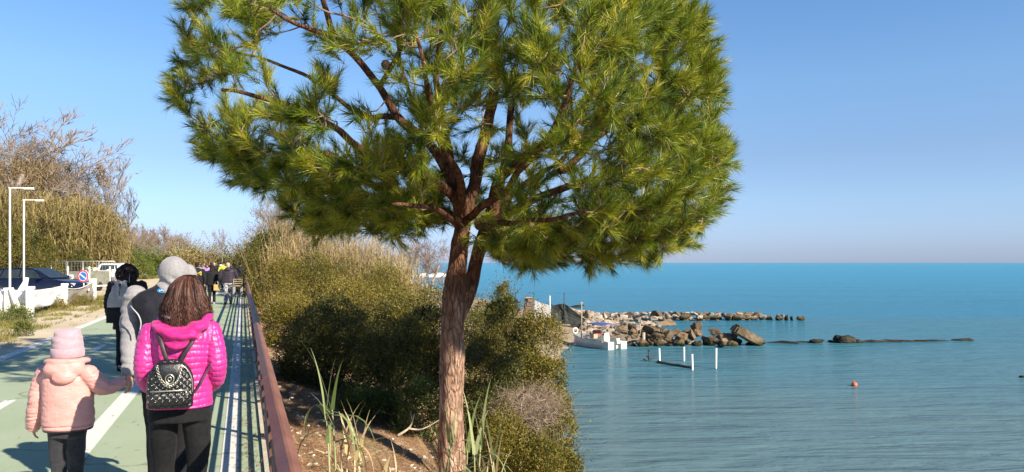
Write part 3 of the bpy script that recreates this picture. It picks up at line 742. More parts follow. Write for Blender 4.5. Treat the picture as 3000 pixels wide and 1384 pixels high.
def along(t_, z, prof, s0=S0, s1=S1, ds=1.9, jitter=0.0):
    """sweep a (t,z) profile along the path direction"""
    ss = np.arange(s0, s1, ds)
    rg = [np.array([ST(s, t_+a, z+b+jitter*mnoise.noise(Vector((s*.6, z*3, 1.3)))) for a, b in prof]) for s in ss]
    return MB().rings(rg)
# handrail: shallow ridge profile, set a little inward of the posts
prof = [(-.040, -.030), (-.042, -.008), (-.008, .018), (.004, .018), (.036, -.008), (.034, -.030), (0, -.004)]
hr = MB()
s = S0
while s < S1:                              # lengths of handrail butted end to end
    rg = [np.array([ST(q, .155+a, RH+b) for a, b in prof]) for q in (s, s+1.9*2-.006)]
    hr.rings(rg); s += 1.9*2
hr.build('handrail', m_rust, rail, off=RO)
bar_z = [.165, .285, .405, .525, .645, .765]
for z in bar_z:
    rg = [np.array([ST(q, .205+math.cos(a)*.020, z+math.sin(a)*.020) for a in np.arange(6)/6*6.283]) for q in np.arange(S0, S1, 1.9)]
    MB().rings(rg).build('bar', m_railpost, rail, True, off=RO)
s = S0+.9; k = 0
while s < S1:
    pb = MB()
    base = ST(s, .225, .035); top = ST(s, .165, RH-.02)
    a = U*.016; b = N*.026
    rg = []
    for p, w in ((base, 1.15), (base*.5+top*.5, 1), (top, .9)):
        rg.append(np.array([p-a*w-b*w, p+a*w-b*w, p+a*w+b*w, p-a*w+b*w]))
    pb.rings(rg)
    f = base; pb.rings([np.array([f+U*x*.055+N*y*.055+np.array([0, 0, z]) for x, y in ((-1, -1), (1, -1), (1, 1), (-1, 1))]) for z in (.0, .009)])
    for x, y in ((-1, -1), (1, -1), (1, 1), (-1, 1)): pb.ball(f+U*x*.04+N*y*.04+np.array([0, 0, .012]), .008, 6, 4)
    pb.build('post', m_railpost, rail, off=RO); s += 1.9; k += 1

# ------------------------------------------------------------------ bank: litter, stones, giant reeds
g = np.random.default_rng(3)
m_litter = leafmat('needle_litter', [(.17, .075, .035), (.30, .15, .075), (.42, .25, .13), (.50, .36, .22)], .85, 0, .1)
n = 30000
s_ = g.uniform(4.5, 15, n); t_ = .5+np.abs(g.normal(0, 1.5, n)); X = U[0]*s_+N[0]*t_; Yv = U[1]*s_+N[1]*t_
cc = np.stack([X, Yv, ground_z(X, Yv)+.006+g.random(n)*.012], 1)
dd = g.normal(size=(n, 3)); dd[:, 2] = np.abs(dd[:, 2])*.12
link('fallen_needles', tri_mesh('fallen_needles', leaf_verts(cc, dd, g.uniform(.07, .15, n), .0065, False, np.tile([0, 0, 1.], (n, 1))), None, g.random(n), 3), m_litter)
tag(bpy.data.objects['fallen_needles'], kind='stuff')
n = 5200
s_ = g.uniform(3, 45, n); t_ = np.where(g.random(n) < .7, .15-np.abs(g.normal(0, .16, n)), g.uniform(-4.6, .1, n)); P_ = U[None]*s_[:, None]+N[None]*t_[:, None]; P_[:, 2] = .013+g.random(n)*.004
dd = g.normal(size=(n, 3)); dd[:, 2] = np.abs(dd[:, 2])*.05
link('path_litter', tri_mesh('path_litter', leaf_verts(P_, dd, g.uniform(.03, .11, n), g.uniform(.003, .014, n), True, np.tile([0, 0, 1.], (n, 1))), None, g.random(n)*.6, 4), m_litter)
tag(bpy.data.objects['path_litter'], kind='stuff')
m_stone = M('pale_stone', (.46, .41, .33), (.60, .55, .46), .9, 6, bump=.01, bscale=30, c3=(.36, .30, .23), spec=.15)
def stone_bm(seed, r=1.0, npts=16, noise_amp=.06, sub=2, flat=(1, .8, .65)):
    g = np.random.default_rng(seed); bm = bmesh.new()
    p = unit(g.normal(size=(npts, 3)))*np.array(flat)*g.uniform(.8, 1.05, (npts, 1))*r
    for q in p: bm.verts.new(q)
    res = bmesh.ops.convex_hull(bm, input=bm.verts)
    bmesh.ops.delete(bm, geom=[e for e in res['geom_unused'] if isinstance(e, bmesh.types.BMVert)], context='VERTS')
    bmesh.ops.bevel(bm, geom=bm.edges[:], offset=.035*r, segments=1, affect='EDGES', profile=.5, clamp_overlap=True)
    bmesh.ops.triangulate(bm, faces=bm.faces)
    for _ in range(sub):
        long = [e for e in bm.edges if e.calc_length() > .22*r]
        if not long: break
        bmesh.ops.subdivide_edges(bm, edges=long, cuts=1); bmesh.ops.triangulate(bm, faces=bm.faces)
    for v in bm.verts:
        q = v.co*(2.2/r)+Vector((seed*3.1, 0, 0))
        v.co += v.co.normalized()*r*(noise_amp*mnoise.noise(q)+noise_amp*.7*mnoise.noise(q*2.7))
    return bm
sb = MB(); 
for i in range(420):
    if i < 200: s = g.uniform(8, 22); t = .5+abs(g.normal(0, .5))
    else: s = g.uniform(5, 13); t = g.uniform(.5, 4)
    p = ST(s, t); z = float(ground_z(p[0], p[1])); r = g.uniform(.012, .045)*(1 if g.random() < .9 else 1.6)
    d = unit(g.normal(size=(9, 3)))*r*np.array([1, .9, .6])
    bm = bmesh.new(); [bm.verts.new(q) for q in d]; bmesh.ops.convex_hull(bm, input=bm.verts)
    bmesh.ops.transform(bm, matrix=Matrix.Translation((p[0], p[1], z+r*.25)), verts=bm.verts); sb.bm(bm); bm.free()
tag(sb.build('gravel', m_stone), kind='stuff')
# dry fallen branch
fb = MB(); A = W(1165, 1262, 10.9); A[2] = float(ground_z(A[0], A[1]))+.03
def br(p): return A+np.array(p)
fb.tube(spline([br((0, 0, 0)), br((.16, .1, .10)), br((.22, .12, .28))], 4), np.linspace(.022, .008, 9), 6)
fb.tube(spline([br((.14, .09, .08)), br((.34, .16, .06)), br((.62, .28, .20))], 4), np.linspace(.016, .006, 9), 6)
fb.tube([br((.19, .11, .2)), br((.17, .08, .33))], [.008, .003], 5)
o = fb.build('fallen_branch', M('dead_wood', (.45, .36, .25), (.58, .49, .37), .9, 8, spec=.1), smooth=True, off=A, loc=A)
tag(o, 'bleached forked dead branch lying on the bank left of the trunk', 'branch')

m_reedg = leafmat('reed_green', [(.10, .14, .04), (.20, .25, .09), (.32, .36, .16), (.44, .44, .24)], .45, .3, .35)
def reed_plant(label, px, ptop, Y, seed, nst=3, spread=.12, green=True, leaves=None, hs=(.7, 1.0), nl=7):
    """giant reed: jointed stalks, long arching blades"""
    g = np.random.default_rng(seed); X = bx(px, Y); z0 = float(ground_z(X, Y))-.03
    o = thing('giant_reed', label, 'reed', (X, Y, z0))
    H = top_h(ptop, Y, z0)
    for k in range(nst):
        h = H*g.uniform(*hs); b = np.array([g.normal()*spread*.5, g.normal()*spread*.5, 0]); lean = g.normal(size=2)*.07
        P = np.array([b+np.array([lean[0]*q*q*h, lean[1]*q*q*h, h*q]) for q in np.linspace(0, .72, 9)])
        MB().tube(P, np.linspace(.013, .006, 9), 7).build('stalk', m_reedstalk if not green else m_reedstalkg, o, True)
        m = nl; f = g.uniform(.25, 1, m); f[-1] = 1.0; f[-2] = .95
        bp = b+np.stack([lean[0]*(f*.72)**2*h, lean[1]*(f*.72)**2*h, h*.72*f], 1)
        a = g.uniform(0, 6.28, m); a = np.where(np.arange(m) % 2 == 0, g.normal(0, .5, m), g.normal(math.pi, .5, m))
        el = np.where(np.arange(m) >= m-2, g.uniform(1.25, 1.5, m), g.uniform(.6, 1.1, m))
        bd = np.stack([np.cos(a)*np.cos(el), np.sin(a)*np.cos(el), np.sin(el)], 1)
        me = blade_mesh('leaves', bp, bd, g.uniform(.38, .62, m)*min(1.15, H/1.0), g.uniform(.036, .058, m), np.where(np.arange(m) >= m-2, .35, g.uniform(.5, 2.6, m)), 7, np.clip(g.normal(.45 if green else .8, .25, m), 0, 1))
        link('leaves', me, m_reedg if green else m_straw, o)
    return o
m_reedstalkg = M('reed_stalk_green', (.22, .26, .10), (.40, .38, .2), .6, 8)
m_reedstalk = M('reed_stalk_dry', (.48, .38, .2), (.62, .52, .32), .7, 8)
reed_plant('green giant reed with arching leaves, nearest the railing', 965, 1085, 6.6, 61, 2, .06, True, hs=(.93, 1.0), nl=9)
reed_plant('pale dry reed stalks beside the arching green reed', 1035, 1180, 6.9, 62, 5, .12, False, hs=(.6, 1.0), nl=4)
reed_plant('grey green reed with broad blades in front of the trunk foot', 1290, 1195, 7.6, 63, 2, .08, True, hs=(.8, 1.0), nl=6)
reed_plant('yellow green reed clump fanning out right of the trunk foot', 1405, 1165, 7.5, 64, 4, .22, True, hs=(.65, 1.0), nl=6)
reed_plant('short straw reed shoots right of the fanning reed', 1450, 1270, 7.4, 65, 4, .14, False, hs=(.6, 1.0), nl=4)
reed_plant('few thin dry reed shoots in the middle of the needle litter', 1165, 1310, 7.3, 66, 3, .18, False, hs=(.5, 1.0), nl=2)

# ------------------------------------------------------------------ breakwaters
def rock_mat(name, c1, c2, c3):
    m = M(name, c1, c2, .92, .9, bump=.06, bscale=3.2, c3=c3, spec=.15, lo=.32, hi=.6)
    nt = m.node_tree; nd = nt.nodes; lk = nt.links; bs = nd['Principled BSDF']; base = bs.inputs['Base Color'].links[0].from_socket
    geo = nd.new('ShaderNodeNewGeometry'); sx = nd.new('ShaderNodeSeparateXYZ'); lk.new(geo.outputs['Position'], sx.inputs[0])
    nz = nd.new('ShaderNodeTexNoise'); nz.inputs['Scale'].default_value = 1.7; lk.new(geo.outputs['Position'], nz.inputs['Vector'])
    ma = nd.new('ShaderNodeMath'); ma.operation = 'MULTIPLY_ADD'; ma.inputs[1].default_value = -.55; lk.new(nz.outputs['Fac'], ma.inputs[0]); lk.new(sx.outputs['Z'], ma.inputs[2])
    mr = nd.new('ShaderNodeMapRange'); mr.inputs['From Min'].default_value = SEA-.12; mr.inputs['From Max'].default_value = SEA+.22; lk.new(ma.outputs[0], mr.inputs['Value'])
    mx = nd.new('ShaderNodeMix'); mx.data_type = 'RGBA'; lk.new(mr.outputs[0], mx.inputs[0]); mx.inputs[6].default_value = (.045, .042, .018, 1); lk.new(base, mx.inputs[7])
    oi = nd.new('ShaderNodeObjectInfo'); mr2 = nd.new('ShaderNodeMapRange'); mr2.inputs['To Min'].default_value = .62; mr2.inputs['To Max'].default_value = 1.22; lk.new(oi.outputs['Random'], mr2.inputs['Value'])
    vm = nd.new('ShaderNodeVectorMath'); vm.operation = 'SCALE'; lk.new(mx.outputs[2], vm.inputs[0]); lk.new(mr2.outputs[0], vm.inputs['Scale'])
    lk.new(vm.outputs[0], bs.inputs['Base Color'])
    return m
m_rockp = rock_mat('pale_rock', (.27, .21, .155), (.42, .355, .28), (.52, .46, .38))
m_rockb = rock_mat('brown_rock', (.115, .08, .05), (.22, .16, .10), (.34, .26, .16))
m_rockd = M('weedy_rock', (.014, .013, .009), (.038, .032, .016), .75, 2, bump=.05, bscale=5, spec=.3, c3=(.07, .062, .026))
def rock_mesh(i, flat=(1, .85, .7)):
    bm = stone_bm(100+i, 1.0, 13, .11, 3, flat); me = bpy.data.meshes.new('rock'); bm.to_mesh(me); bm.free(); return me
RP = [rock_mesh(i) for i in range(9)]; RB = [rock_mesh(20+i, (1, .9, .8)) for i in range(8)]
for me in RP: me.materials.append(m_rockp)
for me in RB: me.materials.append(m_rockb)
def rock(me, p, sc, label, group=None, rz=None, tilt=.25, name='boulder', cat='boulder'):
    o = bpy.data.objects.new(name, me); col.objects.link(o); o.location = tuple(float(v) for v in p)
    o.scale = tuple(sc) if not np.isscalar(sc) else (sc,)*3
    o.rotation_euler = (g.normal()*tilt, g.normal()*tilt, g.uniform(0, 6.28) if rz is None else rz)
    tag(o, label, cat, group); return o
FARL = 'pale limestone boulder piled in the long breakwater furthest out'; FARG = 'boulders of the far breakwater'
# far breakwater: a front row at the water, a second and a top row
x = bx(1690, 91)
def farY(x): return 90.6+.04*(x-6)
row = [(0, .55, .0), (.9, .95, .55), (1.9, 1.05, .95)]
for j, (dy, zz, _) in enumerate(row):
    x = bx(1660, 91)+g.uniform(0, .6)
    end = bx((2290, 2235, 2215)[j], 91)
    while x < end:
        w = g.uniform(.5, .95)*(1.0 if j < 2 else .8); x += w*.72
        px = x/91*F+1500
        hgt = zz*(1.0 if px < 2100 else .85)
        brownish = g.random() < (.62 if px > 1980 else .3)
        rock((RB if brownish else RP)[g.integers(0, 8)], (x, farY(x)+dy+g.normal()*.15, SEA+hgt*.62+g.normal()*.07), (w, w*.85, w*g.uniform(.6, .85)),
             FARL if not brownish else 'brown weathered boulder in the long breakwater furthest out', FARG if not brownish else 'brown boulders of the far breakwater')
        x += w*.58
for px, w, h, lab in [(2297, .62, .55, 'dark squat rock just off the tip of the far breakwater'), (2318, .55, .75, 'pointed brown rock near the end of the far breakwater'),
                      (2338, .5, .5, 'low dark rock in the gap near the far breakwater tip'), (2361, .62, .55, 'flat topped last rock at the tip of the far breakwater, alone')]:
    rock(RB[g.integers(0, 8)], (bx(px-10, 91), 91.5, SEA+.18), (w, w*.8, h), lab)
# rubble on the spit between the two breakwaters
SPL = 'pale broken block lying in the rubble on the spit behind the boat'; SPG = 'rubble blocks on the spit'
for i in range(230):
    y = g.uniform(68, 90); px = g.uniform(1665, 1935) if y > 78 else g.uniform(1700, 1900)
    xx = bx(px, y)
    zg = float(ground_z(xx, y)); w = g.uniform(.3, .95)
    rock(RP[g.integers(0, 9)], (xx, y, max(zg, SEA+.1)+.15*w+.35*(y > 84)), (w, w*.9, w*.65), SPL, SPG)
# near breakwater of brown boulders
NL = 'brown boulder heaped in the nearer breakwater right of the boat'; NG = 'boulders of the near breakwater'
x = bx(1815, 63.5)
for j in range(3):
    x = bx((1840, 1830, 1815)[j], 63.5)
    while x < bx((2150, 2120, 2060)[j], 63.5):
        w = g.uniform(.4, .85); x += w*.75
        rock(RB[g.integers(0, 8)], (x, 63.4+j*.8+g.normal()*.25, SEA+.18+.40*j+g.normal()*.1), (w, w*.85, w*g.uniform(.7, 1.0)), NL, NG); x += w*.55
for px, py, Y, sc, lab in [
    (1960, 948, 67, (1.5, 1.1, .9), 'largest block on top of the near breakwater, squarish and brown'),
    (1905, 965, 64.5, (1.3, 1.0, .9), 'rounded big boulder at the left of the near breakwater top'),
    (1925, 925, 88, (2.0, 1.5, 1.5), 'angular pale boulder standing between the two breakwaters'),
    (2040, 958, 66, (1.2, 1.0, 1.1), 'jagged brown boulder mid way on the near breakwater crest'),
    (1850, 960, 66, (.9, .8, .8), 'yellowish boulder right behind the blue awning'),
    (1720, 925, 80, (1.3, 1.0, 1.2), 'tan boulder by the wooden mast pole and the dark net'),
    (2090, 975, 63.2, (1.35, .9, .9), 'broad yellowish boulder in the front of the near breakwater'),
    (2120, 1010, 62.5, (1.2, .8, .55), 'flat pale slab lying at the water in front of the near breakwater'),
    (2158, 1003, 64.6, (1.0, .8, .8), 'brown boulder propping up the left of the leaning slab'),
    (2195, 1012, 64.4, (.9, .7, .6), 'brown boulder wedged under the leaning slab'),
    (2140, 990, 65.0, (1.4, 1.1, 1.1), 'upright brown boulder just left of the leaning slab'),
    (2225, 1005, 64, (1.1, .8, .55), 'low weedy boulder at the right end of the near breakwater')]:
    p = W(px, py, Y); rock(RB[int(g.integers(0, 8))], p, tuple(.62*q for q in sc), lab, tilt=.15)
# the leaning slab: a squared block tilted down to the right
bm = bmesh.new(); bmesh.ops.create_cube(bm, size=1); bmesh.ops.scale(bm, vec=(2.7, 1.3, .8), verts=bm.verts); bmesh.ops.bevel(bm, geom=bm.edges[:], offset=.16, segments=2, affect='EDGES')
bmesh.ops.triangulate(bm, faces=bm.faces)
for _ in range(3):
    bmesh.ops.subdivide_edges(bm, edges=[e for e in bm.edges if e.calc_length() > .3], cuts=1); bmesh.ops.triangulate(bm, faces=bm.faces)
for v in bm.verts: v.co += v.co.normalized()*(.12*mnoise.noise(v.co*1.3)+.07*mnoise.noise(v.co*3.4))
me = bpy.data.meshes.new('slab'); bm.to_mesh(me); bm.free(); me.materials.append(m_rockb)
o = rock(me, W(2190, 984, 63.9), 1.0, 'long slab leaning down to the right at the tip of the near breakwater', rz=.1, tilt=0); o.rotation_euler = (.1, R(28), .12)
# weedy rocks awash beyond the tip
for px, py, Y, sc, lab, gr in [
    (2290, 1005, 65.5, (1.6, .6, .24), 'low weed covered rock awash just past the near breakwater tip', None),
    (2397, 1004, 66, (1.05, .7, .42), 'rounded weedy rock left of the tallest rock offshore', None),
    (2443, 1006, 66, (.7, .6, .3), 'small dark rock touching the left of the tallest offshore rock', None),
    (2472, 1000, 66, (1.25, .9, .85), 'tallest weedy rock standing alone in the sea beyond the breakwater', None),
    (2512, 1007, 66, (.75, .5, .35), 'small weedy rock just right of the tallest offshore rock', None),
    (2556, 1006, 66.5, (1.6, .6, .25), 'flat dark rock awash in the line of rocks offshore', None),
    (2600, 1008, 66.5, (1.7, .5, .16), 'dark reef rock barely breaking the surface in mid reef', None),
    (2660, 1008, 67, (2.3, .5, .15), 'long dark reef ledge nearly under water', None),
    (2740, 1008, 67.5, (2.6, .45, .14), 'thin dark reef ledge before the last rock', None),
    (2820, 1003, 68, (1.2, .6, .22), 'last dark rock of the reef, furthest right', None),
    (2345, 1008, 66, (1.7, .45, .14), 'thin weedy ledge between the breakwater tip and the offshore rocks', None),
    (1690, 892, 118, (1.6, .8, .45), 'dark rock alone in the sea behind the net poles', None),
    (1642, 1312, 29.5, (.55, .35, .10), 'dark weedy rock in the shallows right of the bank', None),
    (2995, 1107, 46, (.22, .22, .16), 'small dark float far right in the water', None)]:
    p = W(px, py, Y); p[2] = SEA+sc[2]*.15
    me = RB[int(g.integers(0, 8))].copy(); me.materials.clear(); me.materials.append(m_rockd)
    rock(me, p, sc, lab, gr, rz=g.normal()*.12+3.14*(g.random() < .5), tilt=.04, name='weedy_rock', cat='rock')
# sandbar of weed seen under the water near the shore
def gs(px, py): return G(px, py, SEA)
# ------------------------------------------------------------------ boat, poles, buoy, nets
m_white = M('white_gelcoat', (.66, .65, .60), (.56, .54, .48), .45, 2.2, c3=(.40, .36, .29), spec=.4)
m_whitep = M('white_paint', (.80, .79, .76), (.72, .71, .67), .6, 4, bump=.004, bscale=30, c3=(.58, .55, .48), lo=.42, hi=.66)
m_dark = M('dark_rubber', (.025, .025, .027), (.05, .05, .05), .6, 8)
m_blue = M('blue_canvas', (.035, .07, .26), (.05, .10, .34), .8, 3)
m_red = M('red_plastic', (.30, .045, .04), (.42, .08, .06), .5, 5)
m_tan = M('weathered_wood', (.33, .25, .16), (.48, .39, .28), .85, 5, bump=.006, bscale=20, stretch=(1, 1, 5))
m_greyp = M('grey_plastic', (.12, .12, .13), (.2, .2, .21), .55, 6)
BO = G(1793, 1022, SEA)
boat = thing('fishing_boat', 'small white open boat with a blue awning moored bow to the beach beside the boulders', 'boat', BO, R(33))
# local frame: +y to the bow, width along x, z=0 at the water
def hull(mb, L=4.9, B=1.02, D=.95, x0=0.0):
    st = np.linspace(0, 1, 13); rg = []
    for q in st:
        w = B*(1 if q < .45 else max(.03, 1-((q-.45)/.55)**2.1)); sh = .62+.30*q**2; kl = -.28+.35*max(0, q-.75)**1.5*4
        y = q*L
        p = [(w, sh), (w*.97, .30), (w*.86, -.02), (w*.5, kl*.8), (0, kl), (-w*.5, kl*.8), (-w*.86, -.02), (-w*.97, .30), (-w, sh),
             (-w*.93, sh), (-w*.88, .22), (0, .16), (w*.88, .22), (w*.93, sh)]
        rg.append(np.array([(x0+a, y, b) for a, b in p]))
    mb.rings(rg)
h = MB(); hull(h)
# stern: two flotation boxes either side of the engine well
h.box((-.66, -.32, .22), (.62, .72, .78), bev=.06); h.box((.66, -.32, .22), (.62, .72, .78), bev=.06)
h.build('hull', m_white, boat, False)
rl = MB()
for sx in (-1, 1):
    rl.tube([(sx*1.02, -.6, .64), (sx*1.04, .5, .66), (sx*1.04, 1.5, .66), (sx*1.03, 2.2, .72)], .028, 6)
rl.build('rub_rail', m_greyp, boat, True)
mo = MB(); mo.box((0, -.55, .62), (.36, .52, .46), bev=.09, rot=Matrix.Rotation(R(-14), 4, 'X')); mo.box((0, -.5, .20), (.22, .26, .5), bev=.04)
motor = mo.build('outboard_motor', m_white, boat)
MB().box((0, -.62, -.22), (.12, .22, .6), bev=.03).tube([(0, -.62, -.3), (0, -.85, -.34)], [.07, .03], 8).build('gear_leg', m_dark, motor)
c = MB(); c.box((.1, 1.0, .60), (.62, .5, .75), bev=.05); c.box((.1, .78, 1.05), (.5, .04, .3), bev=.02); c.build('console', m_white, boat)
aw = MB()
rg = []
for y in np.linspace(.3, 2.2, 6):
    rg.append(np.array([(x, y, 1.86+.10*math.cos(x*1.4)-.02*math.sin(y*3)) for x in np.linspace(-.85, .85, 9)]))
V = np.concatenate(rg); F_ = [(i*9+j, i*9+j+1, i*9+j+10, i*9+j+9) for i in range(5) for j in range(8)]
V2 = V-np.array([0, 0, .03]); n0 = len(V)
edge = [j for j in range(9)]+[i*9+8 for i in range(1, 6)]+[45+j for j in range(7, -1, -1)]+[i*9 for i in range(4, 0, -1)]
F2 = F_+[tuple(k+n0 for k in f)[::-1] for f in F_]+[(edge[i], edge[(i+1) % len(edge)], edge[(i+1) % len(edge)]+n0, edge[i]+n0) for i in range(len(edge))]
aw.add(np.concatenate([V, V2]), F2); awn = aw.build('awning', m_blue, boat)
fr = MB()
for x in (-.8, .8):
    for y in (.35, 2.15): fr.tube([(x*1.1, y, .6), (x, y, 1.86)], .018, 6)
fr.build('awning_frame', m_greyp, awn, True)
ms = MB(); ms.tube([(-.25, 3.6, .5), (-.25, 3.6, 3.6)], [.05, .038], 8); ms.box((-.25, 3.6, 3.5), (.35, .04, .05)); ms.build('mast_pole', m_tan, boat, True)
lc_ = [('red_crate', m_red, (-.1, 1.75, .95), 'red fish crate under the blue awning of the boat', (.62, .42, .34)),
       ('grey_crate', m_greyp, (.55, 2.5, .82), 'dark grey fish basket amidships in the boat, left of the awning', (.5, .5, .42)),
       ('tan_crate', m_tan, (-.65, 1.5, .75), 'wooden box beside the red crate in the boat', (.42, .5, .34))]
cr, sr = math.cos(R(33)), math.sin(R(33))
def bw(p): return np.array([BO[0]+cr*p[0]-sr*p[1], BO[1]+sr*p[0]+cr*p[1], BO[2]+p[2]])
for nm, mm, p, lab, sz in lc_:
    b = MB(); sx, sy, sz_ = sz
    b.box((0, 0, .02), (sx, sy, .04))
    for q in (-1, 1): b.box((q*(sx/2-.02), 0, sz_/2+.02), (.035, sy, sz_)); b.box((0, q*(sy/2-.018), sz_/2+.02), (sx-.08, .035, sz_))
    for q in (-1, 1): b.box((q*(sx/2-.005), 0, sz_), (.04, sy+.03, .05)); b.box((0, q*(sy/2-.005), sz_+.003), (sx, .04, .05))
    o = b.build(nm, mm, loc=bw(p), rotz=R(33)); tag(o, lab, 'crate')
fl = MB(); rg = []
for i in range(20):
    a = i/20*6.283; rg.append(np.array([((.22+.075*math.cos(b))*math.cos(a), .075*math.sin(b), (.22+.075*math.cos(b))*math.sin(a)) for b in np.arange(10)/10*6.283]))
rg.append(rg[0]); fl.rings(rg, cap=False)
tag(fl.build('life_ring', m_white, loc=bw((-.15, 4.6, 1.1)), rotz=R(20), smooth=True), 'white ring float hung at the bow of the boat', 'life ring')
tp = MB()
for i in range(9): tp.ball(np.array([g.normal()*.28, g.normal()*.2, .1+abs(g.normal())*.12]), (g.uniform(.1, .2), g.uniform(.1, .2), g.uniform(.07, .13)), 8, 6)
tag(link('net_heap', fuse(tp, .03, 2, name='net_heap'), m_whitep, loc=bw((.15, 3.3, .55)), rotz=R(33)), 'heap of pale fishing net lying in the bow of the boat', 'net')

ln = MB()
for a_, b_, sg_ in [((-.2, 4.85, 1.0), (-1.6, 7.6, .9), .25), ((.9, -.4, .65), (2.6, .9, .5), .15)]:
    A_ = np.array(a_); B_ = np.array(b_); ln.tube([A_*(1-q)+B_*q-np.array([0, 0, sg_*4*q*(1-q)]) for q in np.linspace(0, 1, 9)], .022, 5)
ln.build('mooring_rope', m_tan, boat, True)
# mooring poles in the water
for px, yt, yb, lean, lab in [(1933, 1021, 1062, -.04, 'white mooring pole left of the four, tied to the sunken beam'), (2004, 1017, 1058, 0, 'white mooring pole standing behind the others'),
                              (2029, 1038, 1085, -.03, 'white mooring pole at the right end of the sunken beam'), (2097, 1021, 1080, .03, 'white mooring pole furthest right, standing alone')]:
    p = gs(px, yb); h_ = (yb-yt)*p[1]/F
    tag(MB().tube([(0, 0, -1.0), (lean*.3, 0, 0), (lean, 0, h_)], [.070, .067, .062], 10).build('mooring_pole', m_whitep, loc=p, smooth=True), lab, 'pole', 'white mooring poles off the beach')
a = gs(1928, 1064); b = gs(2030, 1081)
tb = MB(); P = spline([np.zeros(3), (b-a)*.35+np.array([0, 0, -.02]), (b-a)*.7+np.array([0, 0, .02]), b-a], 5); P[:, 2] += .03; tb.tube(P, [.16, .15, .14, .15, .13, .13, .12, .12, .13, .12, .1, .1, .1, .11, .1, .09], 8)
tag(tb.build('sunken_beam', M('wet_wood', (.02, .018, .015), (.05, .045, .035), .5, 4), loc=a, smooth=True), 'dark beam floating between two white mooring poles', 'beam')
p = gs(1901, 1057); ab = MB()
ab.tube([(0, 0, -.3), (0, 0, .75)], .05, 7); ab.tube([(-.4, 0, .1), (0, 0, -.05), (.5, 0, .35)], .05, 7); ab.tube([(-.15, .1, .3), (.2, 0, .05)], .035, 6); ab.box((.0, 0, .72), (.16, .12, .16), bev=.03)
tag(ab.build('anchor_frame', m_dark, loc=p, smooth=True), 'dark anchor like iron frame sticking out of the water', 'anchor')
bp = gs(2503, 1131); bo = MB(); bo.ball((0, 0, .06), (.165, .165, .17), 16, 12); bo.tube([(0, 0, .22), (0, 0, .28)], [.03, .02], 8)
tag(bo.build('buoy', M('orange_plastic', (.62, .11, .04), (.70, .16, .06), .45, 4), loc=bp, smooth=True), 'round orange buoy floating on the open water', 'buoy')
# short stump poles beside the boat
p = W(1885, 1000, 63.0); p[2] = SEA
tag(MB().tube([(0, 0, -.5), (.02, 0, 1.15)], [.14, .13], 10).build('wooden_pile', m_tan, loc=p, smooth=True), 'stout wooden pile standing right of the boat', 'pile')
tag(MB().tube([(0, 0, 0), (0, 0, 1.0)], .05, 7).tube([(-.7, 0, .98), (1.2, 0, 1.05)], .03, 6).build('crossbar_post', m_tan, loc=W(1876, 985, 64.5), smooth=True), 'thin wooden post with a crossbar behind the stout pile', 'post')

# net store on the beach: hut, wall, dark nets on poles
zb = lambda x, y: float(ground_z(x, y))
m_net = M('dark_net', (.018, .022, .022), (.045, .05, .045), .9, 3, bump=.02, bscale=12)
p = W(1628, 930, 74); zg = zb(p[0], p[1])
nt_ = thing('net_screen', 'dark fishing net draped over two poles above the beach', 'net', (p[0], p[1], zg))
top = lambda py: HC-(py-HY)/F*74-zg
MB().tube([(bx(1612, 74)-p[0], 0, 0), (bx(1611, 74)-p[0], 0, top(866))], .05, 7).build('white_pole', m_whitep, nt_, True)
MB().tube([(bx(1653, 74)-p[0], 0, 0), (bx(1653, 74)-p[0], 0, top(858))], .045, 7).build('dark_pole', m_dark, nt_, True)
rg = []
tops = [(1612, 890), (1622, 896), (1634, 892), (1645, 891), (1654, 890), (1664, 898), (1690, 918), (1716, 938)]
for px, py in tops:
    t0 = top(py); rg.append(np.array([(bx(px, 74)-p[0]+g.normal()*.05, .12*math.sin(q*5+px), t0*(1-q)) for q in np.linspace(0, 1, 7)]))
nb_ = MB(); F_ = [(i*7+j, i*7+j+1, i*7+j+8, i*7+j+7) for i in range(len(rg)-1) for j in range(6)]
V = np.concatenate(rg); n0 = len(V); per = list(range(0, n0, 7))+list(range(n0-6, n0))+list(range(n0-8, 5, -7))+[5, 4, 3, 2, 1]
per = [i*7 for i in range(8)]+[49+j for j in range(1, 7)]+[i*7+6 for i in range(6, -1, -1)]+[j for j in range(5, 0, -1)]
nb_.add(np.concatenate([V, V+np.array([0, .09, 0])]), F_+[tuple(k+n0 for k in f)[::-1] for f in F_]+[(per[i], per[(i+1) % len(per)], per[(i+1) % len(per)]+n0, per[i]+n0) for i in range(len(per))])
nb_.build('net', m_net, nt_)
# stacked crates / hut
p = W(1545, 900, 80); zg = zb(p[0], p[1]); ht = thing('crate_hut', 'leaning wooden crate hut on the beach at the edge of the green bushes', 'hut', (p[0], p[1], zg))
hb = MB(); hh = HC-(874-HY)/F*80-zg
for i in range(5):
    w = .95-.06*i; hb.box((.05*i, 0, hh*(i+.5)/5), (w, .9, hh/5*.82), rotz=.1*i, bev=.03)
hb.build('boards', M('pinkish_board', (.13, .085, .06), (.21, .14, .10), .85, 3, spec=.1), ht)
MB().box((.1, 0, hh+.05), (1.15, 1.0, .08), bev=.02).build('roof', m_tan, ht)
sg = MB(); bd = MB()
m_sail = M('white_tarp', (.72, .70, .66), (.80, .79, .76), .8, 1.5, bump=.03, bscale=3)
p = W(1590, 915, 78); zg = zb(p[0], p[1]); rg = []
pts = [(1566, 880), (1575, 884), (1590, 890), (1604, 893), (1611, 896)]
V = []; 
for px, py in pts:
    t0 = HC-(py-HY)/F*78-zg
    rg.append(np.array([(bx(px, 78)-p[0], .5*q, max(.0, t0*(1-q*.98))) for q in np.linspace(0, 1, 6)]+[(bx(px, 78)-p[0], .5*q+.25, max(-.05, t0*(1-q*.98)-.04)) for q in np.linspace(1, 0, 6)]))
